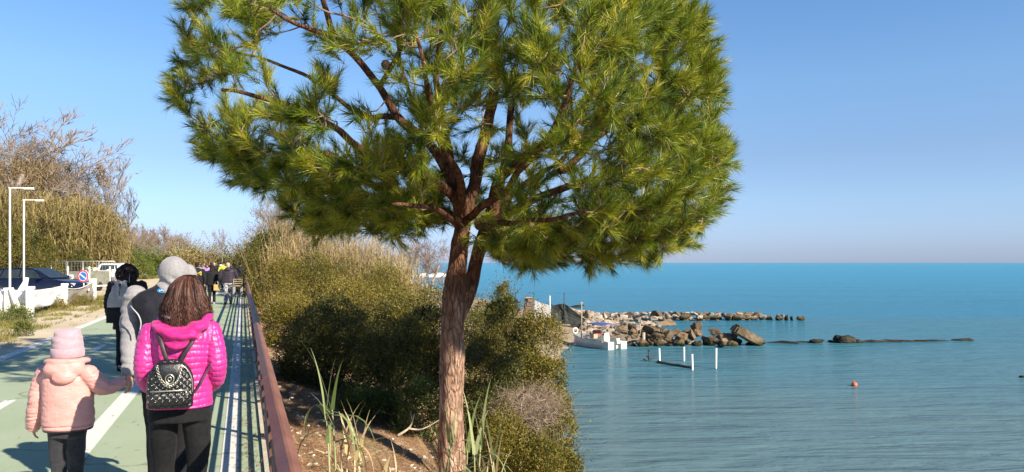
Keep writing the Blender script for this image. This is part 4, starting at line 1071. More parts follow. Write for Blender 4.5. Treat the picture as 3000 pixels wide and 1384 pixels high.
tag(MB().rings(rg).build('sand_heap_tarp', m_sail, loc=(p[0], p[1], zg)), 'white sheet sloping down from the crate hut to the net poles', 'tarp')
# pale awnings far behind the trunk
for px, py, w, lab in [(1287, 806, 1.9, 'white beach canopy far away just left of the pine trunk'), (1243, 807, 1.3, 'smaller white canopy far away, left of the other canopy')]:
    p = W(px, py, 120); zg = zb(p[0], p[1]); cpy = thing('beach_canopy', lab, 'canopy', (p[0], p[1], zg)); hh = p[2]-zg
    cb = MB(); cb.rings([np.array([(w*a*k, w*b*k*.6, hh+z) for a, b in ((-1, -1), (1, -1), (1, 1), (-1, 1))]) for k, z in ((1, -.35), (1.02, -.1), (.5, .2), (.05, .35))]); cb.build('cover', m_sail, cpy)
    for a, b in ((-1, -1), (1, -1), (1, 1), (-1, 1)): MB().tube([(w*a*.95, w*b*.57, 0), (w*a*.95, w*b*.57, hh-.3)], .05, 6).build('leg', m_whitep, cpy)
# driftwood and a green net roll at the top of the beach
p = W(1690, 965, 74); zg = zb(p[0], p[1]); dw = MB(); dw.tube([(-1.6, 0, .25), (0, .1, .2), (1.5, .2, .1)], [.13, .15, .1], 8); dw.tube([(-.8, .5, .15), (1.3, -.3, .35)], [.1, .08], 7)
tag(dw.build('driftwood_beams', m_tan, loc=(p[0], p[1], zg), smooth=True), 'weathered beams lying across the top of the beach left of the boat', 'beam')
# ------------------------------------------------------------------ verge: weeds, grass
m_grass = leafmat('verge_grass', [(.07, .08, .018), (.16, .16, .03), (.26, .23, .05), (.40, .33, .12), (.10, .13, .025)], .6, .3, .2)
def patch_pts(n, s0, s1, t0, t1, seed, thr=-.05, sc=.8):
    g = np.random.default_rng(seed); out = []
    while len(out) < n:
        s = g.uniform(s0, s1); t = g.uniform(t0, t1)
        if mnoise.noise(Vector((s*sc, t*sc*1.6, seed))) > thr-.3*(t < (t0+t1)/2-.2): out.append(ST(s, t))
    return np.array(out)
gp = np.concatenate([patch_pts(15000, 17, 42, -6.9, -4.75, 1, .02), patch_pts(5000, 15, 24, -6.6, -4.9, 2, -.1), patch_pts(4500, 34, 43, -6.6, -4.6, 4, 0), patch_pts(500, 13, 30, -4.9, -4.2, 5, .28, 1.3)])
g = np.random.default_rng(9); n = len(gp)
hgt = g.uniform(.05, .16, n)*(1+.8*(g.random(n) < .1))
dirs = unit(np.stack([g.normal(size=n)*.5, g.normal(size=n)*.5, np.ones(n)], 1))
link('verge_grass', blade_mesh('verge_grass', gp, dirs, hgt, g.uniform(.008, .018, n), g.uniform(.1, 1.2, n), 2, np.clip(g.normal(.5, .25, n), 0, 1)), m_grass)
tag(bpy.data.objects['verge_grass'], kind='stuff')
for lab, px, py, Y, hw, n, mt, sd in [('yellow green weed clump at the foot of the white posts, nearest on the verge', 22, 918, 22.0, 75, 5200, m_lentisk_g, 71), ('dry brownish weeds in front of the netting', 245, 868, 30.5, 48, 3000, m_lentisk, 72),
                                      ('low brown weeds between the white posts and the netting', 150, 885, 27.5, 62, 4200, m_lentisk, 73), ('small weed tuft in the gravel beside the white edge line', 66, 980, 17.6, 26, 900, m_lentisk_g, 74)]:
    bush_px(lab, px, py, Y, hw, n, .045, mt, name='weed', cat='weeds', seed=sd, z0=-.01, stems=5)
# ------------------------------------------------------------------ white post fence with sheets and netting
m_lime = M('lime_wash', (.80, .79, .74), (.70, .68, .62), .85, 5, bump=.01, bscale=18, c3=(.52, .47, .38), lo=.45, hi=.68, spec=.15)
POSTS = []
for px, pt, pb_, lab in [(-62, 846, 944, 'white square post at the left edge, holding the sheet'), (25, 845, 937, 'white square post with the leaning strut, by the first lamp'),
                         (88, 841, 938, 'white square post with a cap, in front of the second lamp'),
                         (190, 832, 899, 'white square post at the end of the white sheet'), (275, 818, 884, 'last white square post, at the end of the netting')]:
    p = G(px, pb_, 0); h = (pb_-pt)*p[1]/F
    o = thing('fence_post', lab, 'post', p, YAW, 'white posts along the verge')
    mb = MB(); mb.box((0, 0, h/2-.06), (.185, .185, h+.1), bev=.02); mb.build('shaft', m_lime, o)
    MB().box((0, 0, h-.03), (.225, .225, .09), bev=.02).build('cap', m_lime, o)
    POSTS.append((p, h))
p = G(52, 938, 0); st = MB(); st.tube([(.14, 0, -.05), (-.24, .05, .92)], [.1, .085], 4)
tag(st.build('leaning_strut', m_lime, loc=p), 'whitewashed strut leaning against the fence post by the first lamp', 'strut')
def drape(a, ha, b, hb, low_a, low_b, sag, nx, nz, seed, wr=.04, gap=0.0):
    """cloth hung between two posts; returns closed thin shell mesh"""
    rg = []
    d = unit((b-a)[:2]); pn = np.array([-d[1], d[0], 0])
    for q in np.linspace(0, 1, nx):
        tp = (1-q)*ha+q*hb-sag*4*q*(1-q); lo = (1-q)*low_a+q*low_b
        colp = []
        for w in np.linspace(0, 1, nz):
            z = tp+(lo-tp)*w
            off = wr*(mnoise.noise(Vector((q*6+seed, w*3, seed)))*1.4+.6*math.sin(w*9+q*14+seed))+.05*math.sin(q*math.pi)
            colp.append(a+(b-a)*q+pn*off+np.array([0, 0, z-a[2]]))
        rg.append(np.array(colp))
    V = np.concatenate(rg); F_ = [(i*nz+j, i*nz+j+1, i*nz+nz+j+1, i*nz+nz+j) for i in range(nx-1) for j in range(nz-1)]
    return MB().add(V, F_)
def solid_cloth(name, mb, mat, loc, label, cat, th=.006):
    me = mb.mesh(name, loc); o = link(name, me, mat, None, loc, 0, True)
    s = o.modifiers.new('thick', 'SOLIDIFY'); s.thickness = th
    return tag(o, label, cat)
P0, P1, P2, P3, P4 = [q[0] for q in POSTS]; H0, H1, H2, H3, H4 = [q[1] for q in POSTS]
bk = np.array([-.13, .13, 0])*1.0
m_sheet = M('white_sheet', (.80, .80, .78), (.74, .73, .70), .75, 1.2, bump=.02, bscale=5, c3=(.60, .58, .54), lo=.5, hi=.75, spec=.25)
P2b = P2+bk; P3b = P3+bk
solid_cloth('sheet', drape(P2b, H2*.90, P3b, H3*.93, .30, .12, .05, 26, 10, 1), m_sheet, P2b, 'white plastic sheet stretched between the capped post and the post at its end', 'sheet')
solid_cloth('sheet', drape(P1+bk, H1*.95, P2+bk, H2*.92, .45, .40, .02, 12, 10, 2), m_sheet, P1+bk, 'short white sheet tied between the strut post and the capped post', 'sheet')
solid_cloth('sheet', drape(P0+bk, H0*.78, P1+bk, H1*.96, .28, .22, .06, 14, 10, 3), m_sheet, P0+bk, 'crumpled white sheet at the left edge behind the weeds', 'sheet')
m_netg = M('grey_netting', (.22, .20, .17), (.34, .31, .26), .9, 14, bump=.01, bscale=60, spec=.1)
solid_cloth('netting', drape(P3, H3*.80, P4, H4*.90, .06, .05, .16, 22, 10, 4, .03), m_netg, P3, 'sagging grey netting between the last two white posts', 'netting')
d4 = P4-P3; lp = P3+d4*.74; hl = .55
tag(MB().box((0, -.07, 0), (.24, .01, .09)).build('net_label', m_sheet, loc=lp+np.array([0, 0, hl]), rotz=math.atan2(d4[1], d4[0])), 'small blank white tag fixed on the grey netting', 'tag')
rp_ = MB(); P = [P3+np.array([0, 0, H3*.82])+d4*q+np.array([0, 0, -.16*4*q*(1-q)+(H4*.92-H3*.82)*q]) for q in np.linspace(0, 1, 14)]
rp_.tube(P, .018, 6); o = rp_.build('top_rope', m_lime, off=P3, loc=P3, smooth=True); tag(o, 'pale rope along the top of the grey netting', 'rope')
# triangular sail cloth at the second lamp
tri = MB(); p = G(68, 905, 0); s5 = p[1]/F
tri.rings([np.array([(-28*s5, 0, 45*s5), (-2*s5, .1, 45*s5), (8*s5, .05, 90*s5), (2*s5, 0, 92*s5)]), np.array([(-28*s5, .03, 45*s5), (-2*s5, .13, 45*s5), (8*s5, .08, 90*s5), (2*s5, .03, 92*s5)])])
tag(tri.build('sheet_corner', m_sheet, loc=p+np.array([0, .1, 0])), 'folded white cloth corner rising to the second lamp post', 'cloth')
# ------------------------------------------------------------------ lamps
m_lampw = M('lamp_white', (.74, .73, .68), (.80, .79, .75), .45, 3, spec=.5)
def lamp(px, pt, Y, arm, lab):
    x = bx(px, Y); h = HC-(pt-HY)/F*Y
    o = thing('street_lamp', lab, 'street lamp', (x, Y, 0), 0, 'slim white street lamps')
    MB().lathe([(.09, 0), (.09, .04), (.045, .05), (.045, .25), (.032, .27), (.028, h-.02), (.026, h)], n=12).build('pole', m_lampw, o, True)
    a = arm*Y/F
    MB().box((a/2-.02, 0, h+.02), (a+.05, .04, .035), bev=.01).build('arm', m_lampw, o)
    hd = MB(); hd.box((a*.80, 0, h-.018), (a*.38, .11, .022), bev=.008).build('lamp_head', m_lampw, o)
lamp(29, 553, 25.0, 70, 'taller slim white lamp post with flat arm, left of the two')
lamp(70, 588, 28.5, 58, 'slim white lamp post with flat arm, right of the two, behind the sheet')

# ------------------------------------------------------------------ no parking sign
m_signr = M('sign_red', (.52, .05, .06), (.58, .07, .07), .4, 4); m_signb = M('sign_blue', (.03, .16, .55), (.04, .19, .6), .4, 4); m_signw = M('sign_white', (.80, .80, .80), None, .4)
m_galv = M('galvanised', (.42, .43, .43), (.52, .53, .53), .45, 8, metal=.6)
p = W(243, 810, 34.2); sg = thing('no_parking_sign', 'round red and blue no parking sign behind the netting', 'road sign', (p[0], p[1], 0), R(-8))
z = p[2]; r = 18.2*34.2/F
def disc(mb, r0, r1, y, n=36):
    a = np.arange(n)/n*6.2832
    o_ = np.stack([np.cos(a)*r1, np.full(n, y), np.sin(a)*r1+z], 1)
    if r0 <= 0: mb.add(o_, [tuple(range(n))]); return mb
    i_ = np.stack([np.cos(a)*r0, np.full(n, y), np.sin(a)*r0+z], 1)
    mb.add(np.concatenate([o_, i_]), [(k, (k+1) % n, (k+1) % n+n, k+n) for k in range(n)]); return mb
a = np.arange(36)/36*6.2832
MB().rings([np.stack([np.cos(a)*r, np.full(36, y), np.sin(a)*r+z], 1) for y in (0, .025)]).build('plate', m_signw, sg)
disc(MB(), r*.76, r*.985, -.003).build('red_ring', m_signr, sg)
disc(MB(), r*.03, r*.66, -.003).build('blue_disc', m_signb, sg)
MB().box((0, -.008, z), (r*1.34, .004, r*.20), rot=Matrix.Rotation(R(35), 3, 'Y')).build('diagonal_bar', m_signw, sg)
MB().tube([(0, .055, -.02), (0, .055, z+.1)], .03, 10).build('pole', m_galv, sg, True)
p = W(208, 813, 38); s2 = thing('notice_board', 'small white notice on a stake beside the dark car bonnet', 'notice', (p[0], p[1], 0))
MB().box((0, 0, p[2]), (.24, .02, .27), bev=.004).build('panel', m_signw, s2)
MB().box((.0, -.013, p[2]+.01), (.09, .004, .07)).build('pictogram', m_greyp, s2)
MB().tube([(0, .03, 0), (0, .03, p[2])], .02, 6).build('stake', m_galv, s2, True)
# ------------------------------------------------------------------ dark estate car, side on
m_car = M('navy_car_paint', (.006, .008, .022), (.009, .011, .03), .16, 3, spec=.5, coat=.35)
m_glass = M('car_glass', (.02, .03, .03), (.035, .045, .045), .03, 3, spec=.9)
m_tyre = M('tyre', (.015, .015, .016), (.03, .03, .03), .85, 20); m_rim = M('rim', (.42, .42, .43), (.5, .5, .5), .35, 6, metal=.8)
m_lens = M('lamp_lens', (.45, .46, .47), (.6, .6, .6), .1, 8, spec=.8); m_redl = M('tail_lens', (.35, .02, .02), (.45, .03, .03), .2, 6)
def car(label, loc, rotz, paint, L=4.4, Wd=1.76, Ht=1.42, prof=None, roof=None, plate=False, rails=False, name='parked_car'):
    """x = length (front at +x), profile lofted across the width with tumblehome"""
    o = thing(name, label, 'car', loc, rotz)
    hw = Wd/2
    low = prof; b = MB()
    # lower body: side outline (x,z) extruded, narrowed at sills and shoulders
    secs = [(-1, .93, .0), (-.97, .99, .01), (-.9, 1.0, .0), (.9, 1.0, .0), (.97, .99, .01), (1, .93, .0)]
    cx = np.mean([q[0] for q in low]); cz = np.mean([q[1] for q in low])
    rg = [np.array([((x-cx)*k+cx, y*hw, (z_-cz)*k+cz) for x, z_ in low]) for y, k, _ in secs]
    b.rings(rg); body = b.build('body', paint, o, True)
    r = MB(); m = len(roof)
    def ring(y, ins): return np.array([(x, y*(hw-ins(z_)), z_) for x, z_ in roof])
    zb_ = min(z_ for _, z_ in roof); ins = lambda z_: .06+.22*(z_-zb_)/(Ht-zb_)
    r.rings([ring(-1, lambda z_: ins(z_)), ring(-.96, lambda z_: ins(z_)-.02), ring(.96, lambda z_: ins(z_)-.02), ring(1, lambda z_: ins(z_))])
    r.build('cabin', paint, o, False)
    return o, ins, zb_, hw
low = [(-2.2, .35), (-2.22, .62), (-2.16, .88), (-2.0, .93), (.75, .93), (1.35, .89), (1.85, .80), (2.12, .66), (2.18, .5), (2.14, .3), (1.95, .24), (-2.05, .24)]
roof = [(-2.12, .90), (-1.96, 1.18), (-1.72, 1.36), (-1.2, 1.43), (-.3, 1.45), (.05, 1.42), (.4, 1.28), (.75, 1.07), (1.02, .90)]
CY = 36.5; cx0 = bx(252, CY)-2.2
co, ins, zb_, hw = car('dark navy hatchback parked side on behind the white sheets', (cx0, CY, 0), R(-3), m_car, prof=low, roof=roof, Ht=1.45)
for sgn in (-1, 1):
    def pane(pts): 
        A = np.array([(x, sgn*(hw-ins(z_)+.024), z_) for x, z_ in pts]); B = A-np.array([0, sgn*.012, 0]); return MB().rings([A, B])
    w1 = pane([(-.42, .955), (.62, .955), (.36, 1.20), (.12, 1.34), (-.40, 1.37)]); f = w1.build('front_side_window', m_glass, co)
    pane([(-1.36, .955), (-.50, .955), (-.48, 1.37), (-1.22, 1.35)]).build('rear_side_window', m_glass, co)
    pane([(-1.86, 1.02), (-1.44, .965), (-1.32, 1.33), (-1.60, 1.29)]).build('quarter_window', m_glass, co)
    dr = MB(); dr.box((.72, sgn*(hw+.10), 1.0), (.12, .2, .13), bev=.04); dr.build('wing_mirror', m_car, co)
    hb = MB(); hb.box((-.28, sgn*(hw+.006), .80), (.2, .03, .03), bev=.01); hb.box((-1.25, sgn*(hw+.006), .80), (.2, .03, .03), bev=.01); hb.build('door_handles', m_car, co)
    hl = MB(); hl.box((1.98, sgn*.62, .66), (.28, .34, .14), bev=.05, rotz=sgn*.35*-1); hl.build('headlight', m_lens, co)
    tl = MB(); tl.box((-2.12, sgn*.68, .86), (.14, .26, .2), bev=.04); tl.build('tail_light', m_redl, co)
    for wx in (-1.35, 1.33):
        wh = MB(); wh.rings([np.array([(wx+math.cos(t)*q, sgn*(hw-.2)+sgn*y, .315+math.sin(t)*q) for t in np.arange(24)/24*6.283]) for q, y in ((.30, 0), (.315, .03), (.315, .17), (.29, .205), (.2, .207))]); wo = wh.build('wheel', m_tyre, co, True)
        rm = MB(); rm.rings([np.array([(wx+math.cos(t)*q, sgn*(hw-.2)+sgn*y, .315+math.sin(t)*q) for t in np.arange(20)/20*6.283]) for q, y in ((.2, .2), (.195, .214), (.05, .225))]); rm.build('rim', m_rim, wo, True)
wsn = MB(); A = [(.16, 1.405), (.93, .965)]
q = np.array([(x+.03*(k > 0)+.012, y, z_+.012) for (x, z_), k in ((A[0], 0), (A[1], 1)) for y in ((-hw+ins(z_)+.1), (hw-ins(z_)-.1))])
q = q[[0, 1, 3, 2]]; nrm = np.array([.49, 0, .87])
wsn.rings([q, q-nrm*.01]).build('windscreen', m_glass, co)
MB().rings([np.array([(-1.985, -.6, 1.17), (-1.985, .6, 1.17), (-1.76, .52, 1.35), (-1.76, -.52, 1.35)])+np.array([-.012, 0, .01]), np.array([(-1.985, -.6, 1.17), (-1.985, .6, 1.17), (-1.76, .52, 1.35), (-1.76, -.52, 1.35)])]).build('rear_window', m_glass, co)
MB().tube([(-1.1, .2, 1.45), (-1.25, .2, 1.62)], [.012, .006], 6).build('aerial', m_dark, co)
MB().box((2.185, 0, .45), (.03, .9, .12), bev=.01).build('grille', m_dark, co)
# white SUV seen from behind and a pale van facing us
m_carw = M('white_car_paint', (.74, .74, .73), (.78, .78, .77), .25, 2, spec=.5, coat=.6)
lw2 = [(-2.0, .4), (-2.03, .7), (-1.98, 1.0), (-1.8, 1.08), (.9, 1.05), (1.6, .98), (2.0, .85), (2.08, .5), (1.9, .3), (-1.9, .3)]
rf2 = [(-1.95, 1.05), (-1.86, 1.4), (-1.6, 1.6), (-.2, 1.66), (.25, 1.58), (1.05, 1.05)]
SY = 57; 
so_, ins2, zb2, hw2 = car('white car parked with its back to the path, beyond the sign', (bx(303, SY), SY+2, 0), R(100), m_carw, prof=lw2, roof=rf2, Ht=1.66, Wd=1.8)
MB().rings([np.array([(-1.965, -.62, 1.12), (-1.965, .62, 1.12), (-1.80, .54, 1.5), (-1.80, -.54, 1.5)])+np.array([-.012, 0, .006])*k for k in (1.6, 0)]).build('rear_window', m_glass, so_)
MB().box((-2.03, 0, .52), (.10, 1.7, .22), bev=.04).build('bumper', m_greyp, so_)
MB().box((-2.04, 0, .80), (.03, .5, .12), bev=.01).build('number_plate', m_signw, so_)
for sgn in (-1, 1):
    MB().box((-1.98, sgn*.74, .98), (.12, .22, .28), bev=.04).build('tail_light', m_redl, so_)
    for wx in (-1.3, 1.3):
        MB().rings([np.array([(wx+math.cos(t)*q, sgn*(hw2-.2)+sgn*y, .33+math.sin(t)*q) for t in np.arange(18)/18*6.283]) for q, y in ((.31, 0), (.33, .03), (.33, .17), (.2, .2))]).build('wheel', m_tyre, so_, True)
lw3 = [(-2.3, .4), (-2.3, 1.2), (1.3, 1.2), (1.9, 1.12), (2.25, .95), (2.3, .5), (2.1, .35), (-2.2, .35)]
rf3 = [(-2.25, 1.15), (-2.2, 1.85), (-2.0, 1.98), (.3, 2.0), (.6, 1.92), (1.35, 1.15)]
m_carg = M('grey_van_paint', (.34, .34, .32), (.42, .42, .40), .4, 2, spec=.5)
vo, ins3, zb3, hw3 = car('pale grey van facing the path behind the wire fence', (bx(262, 62), 64, 0), R(-78), m_carg, prof=lw3, roof=rf3, Ht=2.0, Wd=1.85, name='parked_van')
q = np.array([(.64, -.62, 1.88), (.64, .62, 1.88), (1.3, .74, 1.24), (1.3, -.74, 1.24)]); MB().rings([q+np.array([.03, 0, .03]), q+np.array([.01, 0, .01])]).build('windscreen', m_glass, vo)
for sgn in (-1, 1):
    MB().box((2.1, sgn*.7, .85), (.2, .3, .2), bev=.05).build('headlight', m_lens, vo)
    MB().box((1.0, sgn*1.05, 1.35), (.12, .2, .24), bev=.04).build('wing_mirror', m_dark, vo)
    for wx in (-1.4, 1.4):
        MB().rings([np.array([(wx+math.cos(t)*q_, sgn*(hw3-.2)+sgn*y, .34+math.sin(t)*q_) for t in np.arange(18)/18*6.283]) for q_, y in ((.31, 0), (.34, .03), (.34, .17), (.2, .2))]).build('wheel', m_tyre, vo, True)
# wire fence with a pale wall and a grey trailer box behind
FYY = 55; x0, x1 = bx(150, FYY), bx(336, FYY); wf = thing('wire_fence', 'tall wire mesh fence in front of the white wall and the parked van', 'fence', (x0, FYY, 0))
hF = HC-(766-HY)/F*FYY
for i, q in enumerate(np.linspace(0, 1, 5)): MB().tube([((x1-x0)*q, 0, 0), ((x1-x0)*q, 0, hF)], .035, 6).build('post', m_galv, wf, True)
rr = MB(); rr.tube([(0, 0, hF), (x1-x0, 0, hF)], .025, 6).build('top_rail', m_galv, wf, True)
wm = MB()
for q in np.arange(.15, x1-x0, .22): wm.tube([(q, .0, .05), (q, .0, hF-.03)], .004, 3)
for z in np.arange(.1, hF, .22): wm.tube([(0, .0, z), (x1-x0, .0, z)], .004, 3)
wm.build('mesh', m_galv, wf)
MB().box(((bx(327, FYY)-x0), -.05, hF-.72*1.0+.02), (.62, .02, .26)).build('sign_plate', m_signw, wf)
wy = 59; wl_ = MB(); xa, xb = bx(150, wy), bx(338, wy); wl_.box(((xb-xa)/2, 0, HC-(785-HY)/F*wy-.18), (xb-xa, .16, .42), bev=.02)
for q in np.linspace(.05, .95, 6): wl_.box(((xb-xa)*q, 0, .5), (.2, .2, 1.1))
tag(wl_.build('white_barrier', m_lime, loc=(xa, wy, 0)), 'long white barrier beam on posts behind the wire fence', 'barrier')
ty = 46; tl_ = thing('trailer_box', 'grey green box trailer between the round sign and the white car', 'trailer', (bx(262, ty), ty, 0), R(-5))
MB().box((0, 0, .76), (1.35, 2.0, .82), bev=.03).build('box', M('olive_panel', (.17, .17, .13), (.25, .25, .2), .7, 4), tl_)
fr = MB()
for sx in (-.66, .66):
    for sy in (-.98, .98): fr.tube([(sx, sy, .3), (sx, sy, 1.45)], .035, 6)
fr.box((0, 0, .3), (1.4, 2.05, .08)); fr.build('frame', m_lime, tl_)
for sx in (-.6, .6): MB().rings([np.array([(sx+y, math.cos(t)*q_, .27+math.sin(t)*q_) for t in np.arange(16)/16*6.283]) for q_, y in ((.25, -.08), (.27, -.05), (.27, .05), (.25, .08))]).build('wheel', m_tyre, tl_, True)

# ------------------------------------------------------------------ thickets and trees on the left
def cane(label, px, top, Y, hwpx, n, seed, mat, depth=2.5, bl=.9, bw=.07, name='cane_thicket'):
    return reed_bed(label, px, top, Y, hwpx, n, seed, mat, name, 'canes', depth, bl, bw, .10, z0=0, nb=14)
cane('golden cane thicket behind the bonnet of the dark car', 205, 570, 60, 75, 420, 81, m_gold, 3.0)
cane('golden canes drooping right above the wire fence', 275, 590, 62, 60, 360, 82, m_gold, 2.6)
cane('paler cane thicket above the dark car roof', 120, 560, 63, 75, 420, 83, m_gold, 3.0)
cane('cane thicket rising behind the lamp posts at the left edge', 20, 540, 64, 80, 420, 84, m_gold, 3.0)
bush('dense russet scrub crowning the canes at the left', bx(60, 69), 69, 4.4, 3, HC+(770-405)/F*69, 34000, .2, m_brown, name='thicket', cat='thicket', seed=185, z0=0, lw=.16)
bush('dense russet scrub stepping down right over the canes', bx(205, 71), 71, 3.6, 3, HC+(770-478)/F*71, 28000, .2, m_brown, name='thicket', cat='thicket', seed=186, z0=0, lw=.16)
twig_cloud('tall rounded brown thicket topping the canes, highest at the left', bx(70, 68), 68, 4.2, 3.0, HC+(770-432)/F*68, 42000, .8, .042, m_brown, 'thicket', 'thicket', seed=85, z0=0, up=.7)
twig_cloud('brown leafless thicket sloping down to the right over the canes', bx(215, 70), 70, 3.4, 3.0, HC+(770-500)/F*70, 34000, .8, .042, m_brown, 'thicket', 'thicket', seed=86, z0=0, up=.7)
twig_cloud('lowest brown thicket at the right end of the golden canes', bx(300, 72), 72, 1.5, 2.0, HC+(770-570)/F*72, 15000, .7, .04, m_brown, 'thicket', 'thicket', seed=87, z0=0, up=.7)
twig_cloud('brown thicket at the left picture edge behind the first lamp', bx(-50, 66), 66, 3.0, 3.0, HC+(770-480)/F*66, 24000, .8, .042, m_brown, 'thicket', 'thicket', seed=88, z0=0, up=.7)
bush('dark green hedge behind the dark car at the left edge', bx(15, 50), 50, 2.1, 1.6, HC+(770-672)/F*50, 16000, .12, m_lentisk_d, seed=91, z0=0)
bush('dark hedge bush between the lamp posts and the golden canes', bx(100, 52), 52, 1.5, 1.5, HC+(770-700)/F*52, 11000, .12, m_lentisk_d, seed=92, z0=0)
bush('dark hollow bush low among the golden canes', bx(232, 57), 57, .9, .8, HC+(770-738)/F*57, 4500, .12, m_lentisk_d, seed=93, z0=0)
bush('green bank shrub right of the canes, under the thin bare poplar', bx(345, 74), 74, 2.1, 2.0, HC+(770-718)/F*74, 14000, .13, m_lentisk_g, seed=94, z0=0)
bush('lower green bank shrub trailing right towards the white marker', bx(395, 78), 78, 1.9, 1.6, HC+(770-745)/F*78, 9000, .13, m_lentisk_g, seed=95, z0=0)
gb = MB(); 
gbn = 7000; gg = np.random.default_rng(5); xs = gg.uniform(bx(335, 82), bx(470, 82), gbn); ys = gg.uniform(72, 86, gbn)
link('far_grass', blade_mesh('far_grass', np.stack([xs, ys, np.zeros(gbn)], 1), unit(np.stack([gg.normal(size=gbn)*.5, gg.normal(size=gbn)*.5, np.ones(gbn)], 1)), gg.uniform(.15, .5, gbn), gg.uniform(.03, .06, gbn), gg.uniform(.1, 1.0, gbn), 2), m_grass)
tag(bpy.data.objects['far_grass'], kind='stuff')
p = W(376, 780, 76); mk = thing('marker_board', 'small white square board on a stake in the far grass', 'marker', (p[0], p[1], 0))
MB().box((0, 0, p[2]), (.26, .02, .36)).build('board', m_signw, mk); MB().tube([(0, .03, 0), (0, .03, p[2])], .03, 6).build('stake', m_galv, mk, True)

# bare trees: recursive limbs, four shapes shared by the copies
m_baret = M('bare_bark', (.22, .175, .145), (.36, .30, .26), .9, 2, spec=.1)
m_bareb = M('brown_bark', (.17, .125, .095), (.28, .215, .165), .9, 2, spec=.1)
def bare_tree_mesh(seed, h, spread=.55, trunk=.55, depth=5, tw=.012, up=.25, first=.25, fan=5):
    g = np.random.default_rng(seed); tr = MB(); br = MB()
    def grow(p, d, l, r, lev):
        k = 5; P = [p]; q = p.copy(); dd = d.copy()
        for i in range(k):
            dd = unit(dd+g.normal(size=3)*.13+np.array([0, 0, up*.22])); q = q+dd*l/k; P.append(q)
        (tr if lev == 0 else br).tube(np.array(P), np.linspace(r, max(tw*.6, r*.55), k+1), 7 if lev == 0 else (4 if lev < 3 else 3), cap=False)
        if lev >= depth: return
        nch = g.integers(3, fan+1) if lev < 2 else g.integers(2, 5)
        for c in range(nch):
            f = g.uniform(first if lev == 0 else .3, 1.0); i = min(k-1, int(f*k)); b = P[i]+(P[i+1]-P[i])*(f*k-i)
            side = unit(np.cross(dd, g.normal(size=3))); nd_ = unit(dd*(1-spread*.6)+side*spread+np.array([0, 0, up]))
            grow(b, nd_, l*g.uniform(.42, .68)*(1.15 if lev == 0 else 1), max(tw, r*.5*(1-f*.35)), lev+1)
        if lev > 0: grow(P[-1], dd, l*.55, max(tw, r*.5), lev+1)
    grow(np.zeros(3), np.array([0, 0, 1.]), h*trunk, h*.016+.02, 0)
    return tr.mesh('trunk'), br.mesh('crown')
BTM = [bare_tree_mesh(301, 10, .5, .62, 5, .016, .3), bare_tree_mesh(302, 10, .6, .55, 5, .016, .22), bare_tree_mesh(303, 10, .42, .68, 5, .016, .4), bare_tree_mesh(304, 10, .7, .5, 5, .016, .15)]
for a_, b_ in BTM: a_.materials.append(m_baret); b_.materials.append(m_bareb)
zmax = [max(v.co.z for v in b_.vertices) for a_, b_ in BTM]
def bare(label, px, top, Y, var, z0=0.0, group=None, rz=0.0, wide=1.0):
    o = thing('bare_tree', label, 'tree', (bx(px, Y), Y, z0), rz, group)
    hgt = top_h(top, Y, z0); s = hgt/zmax[var]; o.scale = (s*wide, s*wide, s)
    for me, nm in ((BTM[var][0], 'trunk'), (BTM[var][1], 'crown')):
        c = bpy.data.objects.new(nm, me); col.objects.link(c); c.parent = o
    return o
bare('tall bare tree above the thicket at the far left edge', 0, 215, 66, 1, rz=.4, wide=1.2)
bare('bare tree with fine branches above the thicket, right of the tallest', 80, 285, 70, 3, rz=1.4, wide=1.1)
bare('leafless tree poking out of the sloping brown thicket', 225, 445, 74, 0, rz=2.2)
bare('thin bare tree leaning out at the right end of the brown thicket', 262, 480, 76, 3, rz=.1, wide=.9)
bare('slender bare poplar standing clear right of the thicket', 342, 545, 80, 0, rz=1.1, wide=.9)
bare('second slender bare poplar leaning right, beside the first', 352, 600, 82, 3, rz=2.9, wide=1.0)
k = 0
FL = 'bare grey tree in the far row left of the path'
for i, px in enumerate(np.linspace(335, 552, 27)):
    Y = 105+i*5.5; top = 668+g.normal()*11+max(0, (px-500))*.55
    bare(FL, px+g.normal()*4, top, Y, int(g.integers(0, 4)), group='far row of bare trees', rz=g.uniform(0, 6), wide=g.uniform(.9, 1.3))
bare('lone bare tree standing against the sky where the path ends', 650, 668, 120, 0, rz=.5, wide=.9)
for px, top, Y, var, lab in [(1262, 672, 105, 1, 'bare spreading tree seen just left of the pine trunk'), (1215, 690, 110, 3, 'bare tree behind the reeds, left of the spreading one'), (1180, 715, 120, 1, 'low bare tree at the end of the reed bed'), (1300, 735, 125, 3, 'small bare tree mostly hidden by the pine trunk')]:
    x = bx(px, Y); bare(lab, px, top, Y, var, float(ground_z(x, Y)), rz=px*.1, wide=1.25)
for px, top, Y, var, lab in [(812, 560, 62, 1, 'bare brown tree above the railing end, left of the reeds'), (860, 540, 64, 3, 'bare brown tree behind the reed bed under the pine'), (870, 590, 66, 0, 'bare tree half hidden by the lowest pine branches')]:
    x = bx(px, Y); bare(lab, px, top, Y, var, float(ground_z(x, Y)), rz=px*.1, wide=.75)
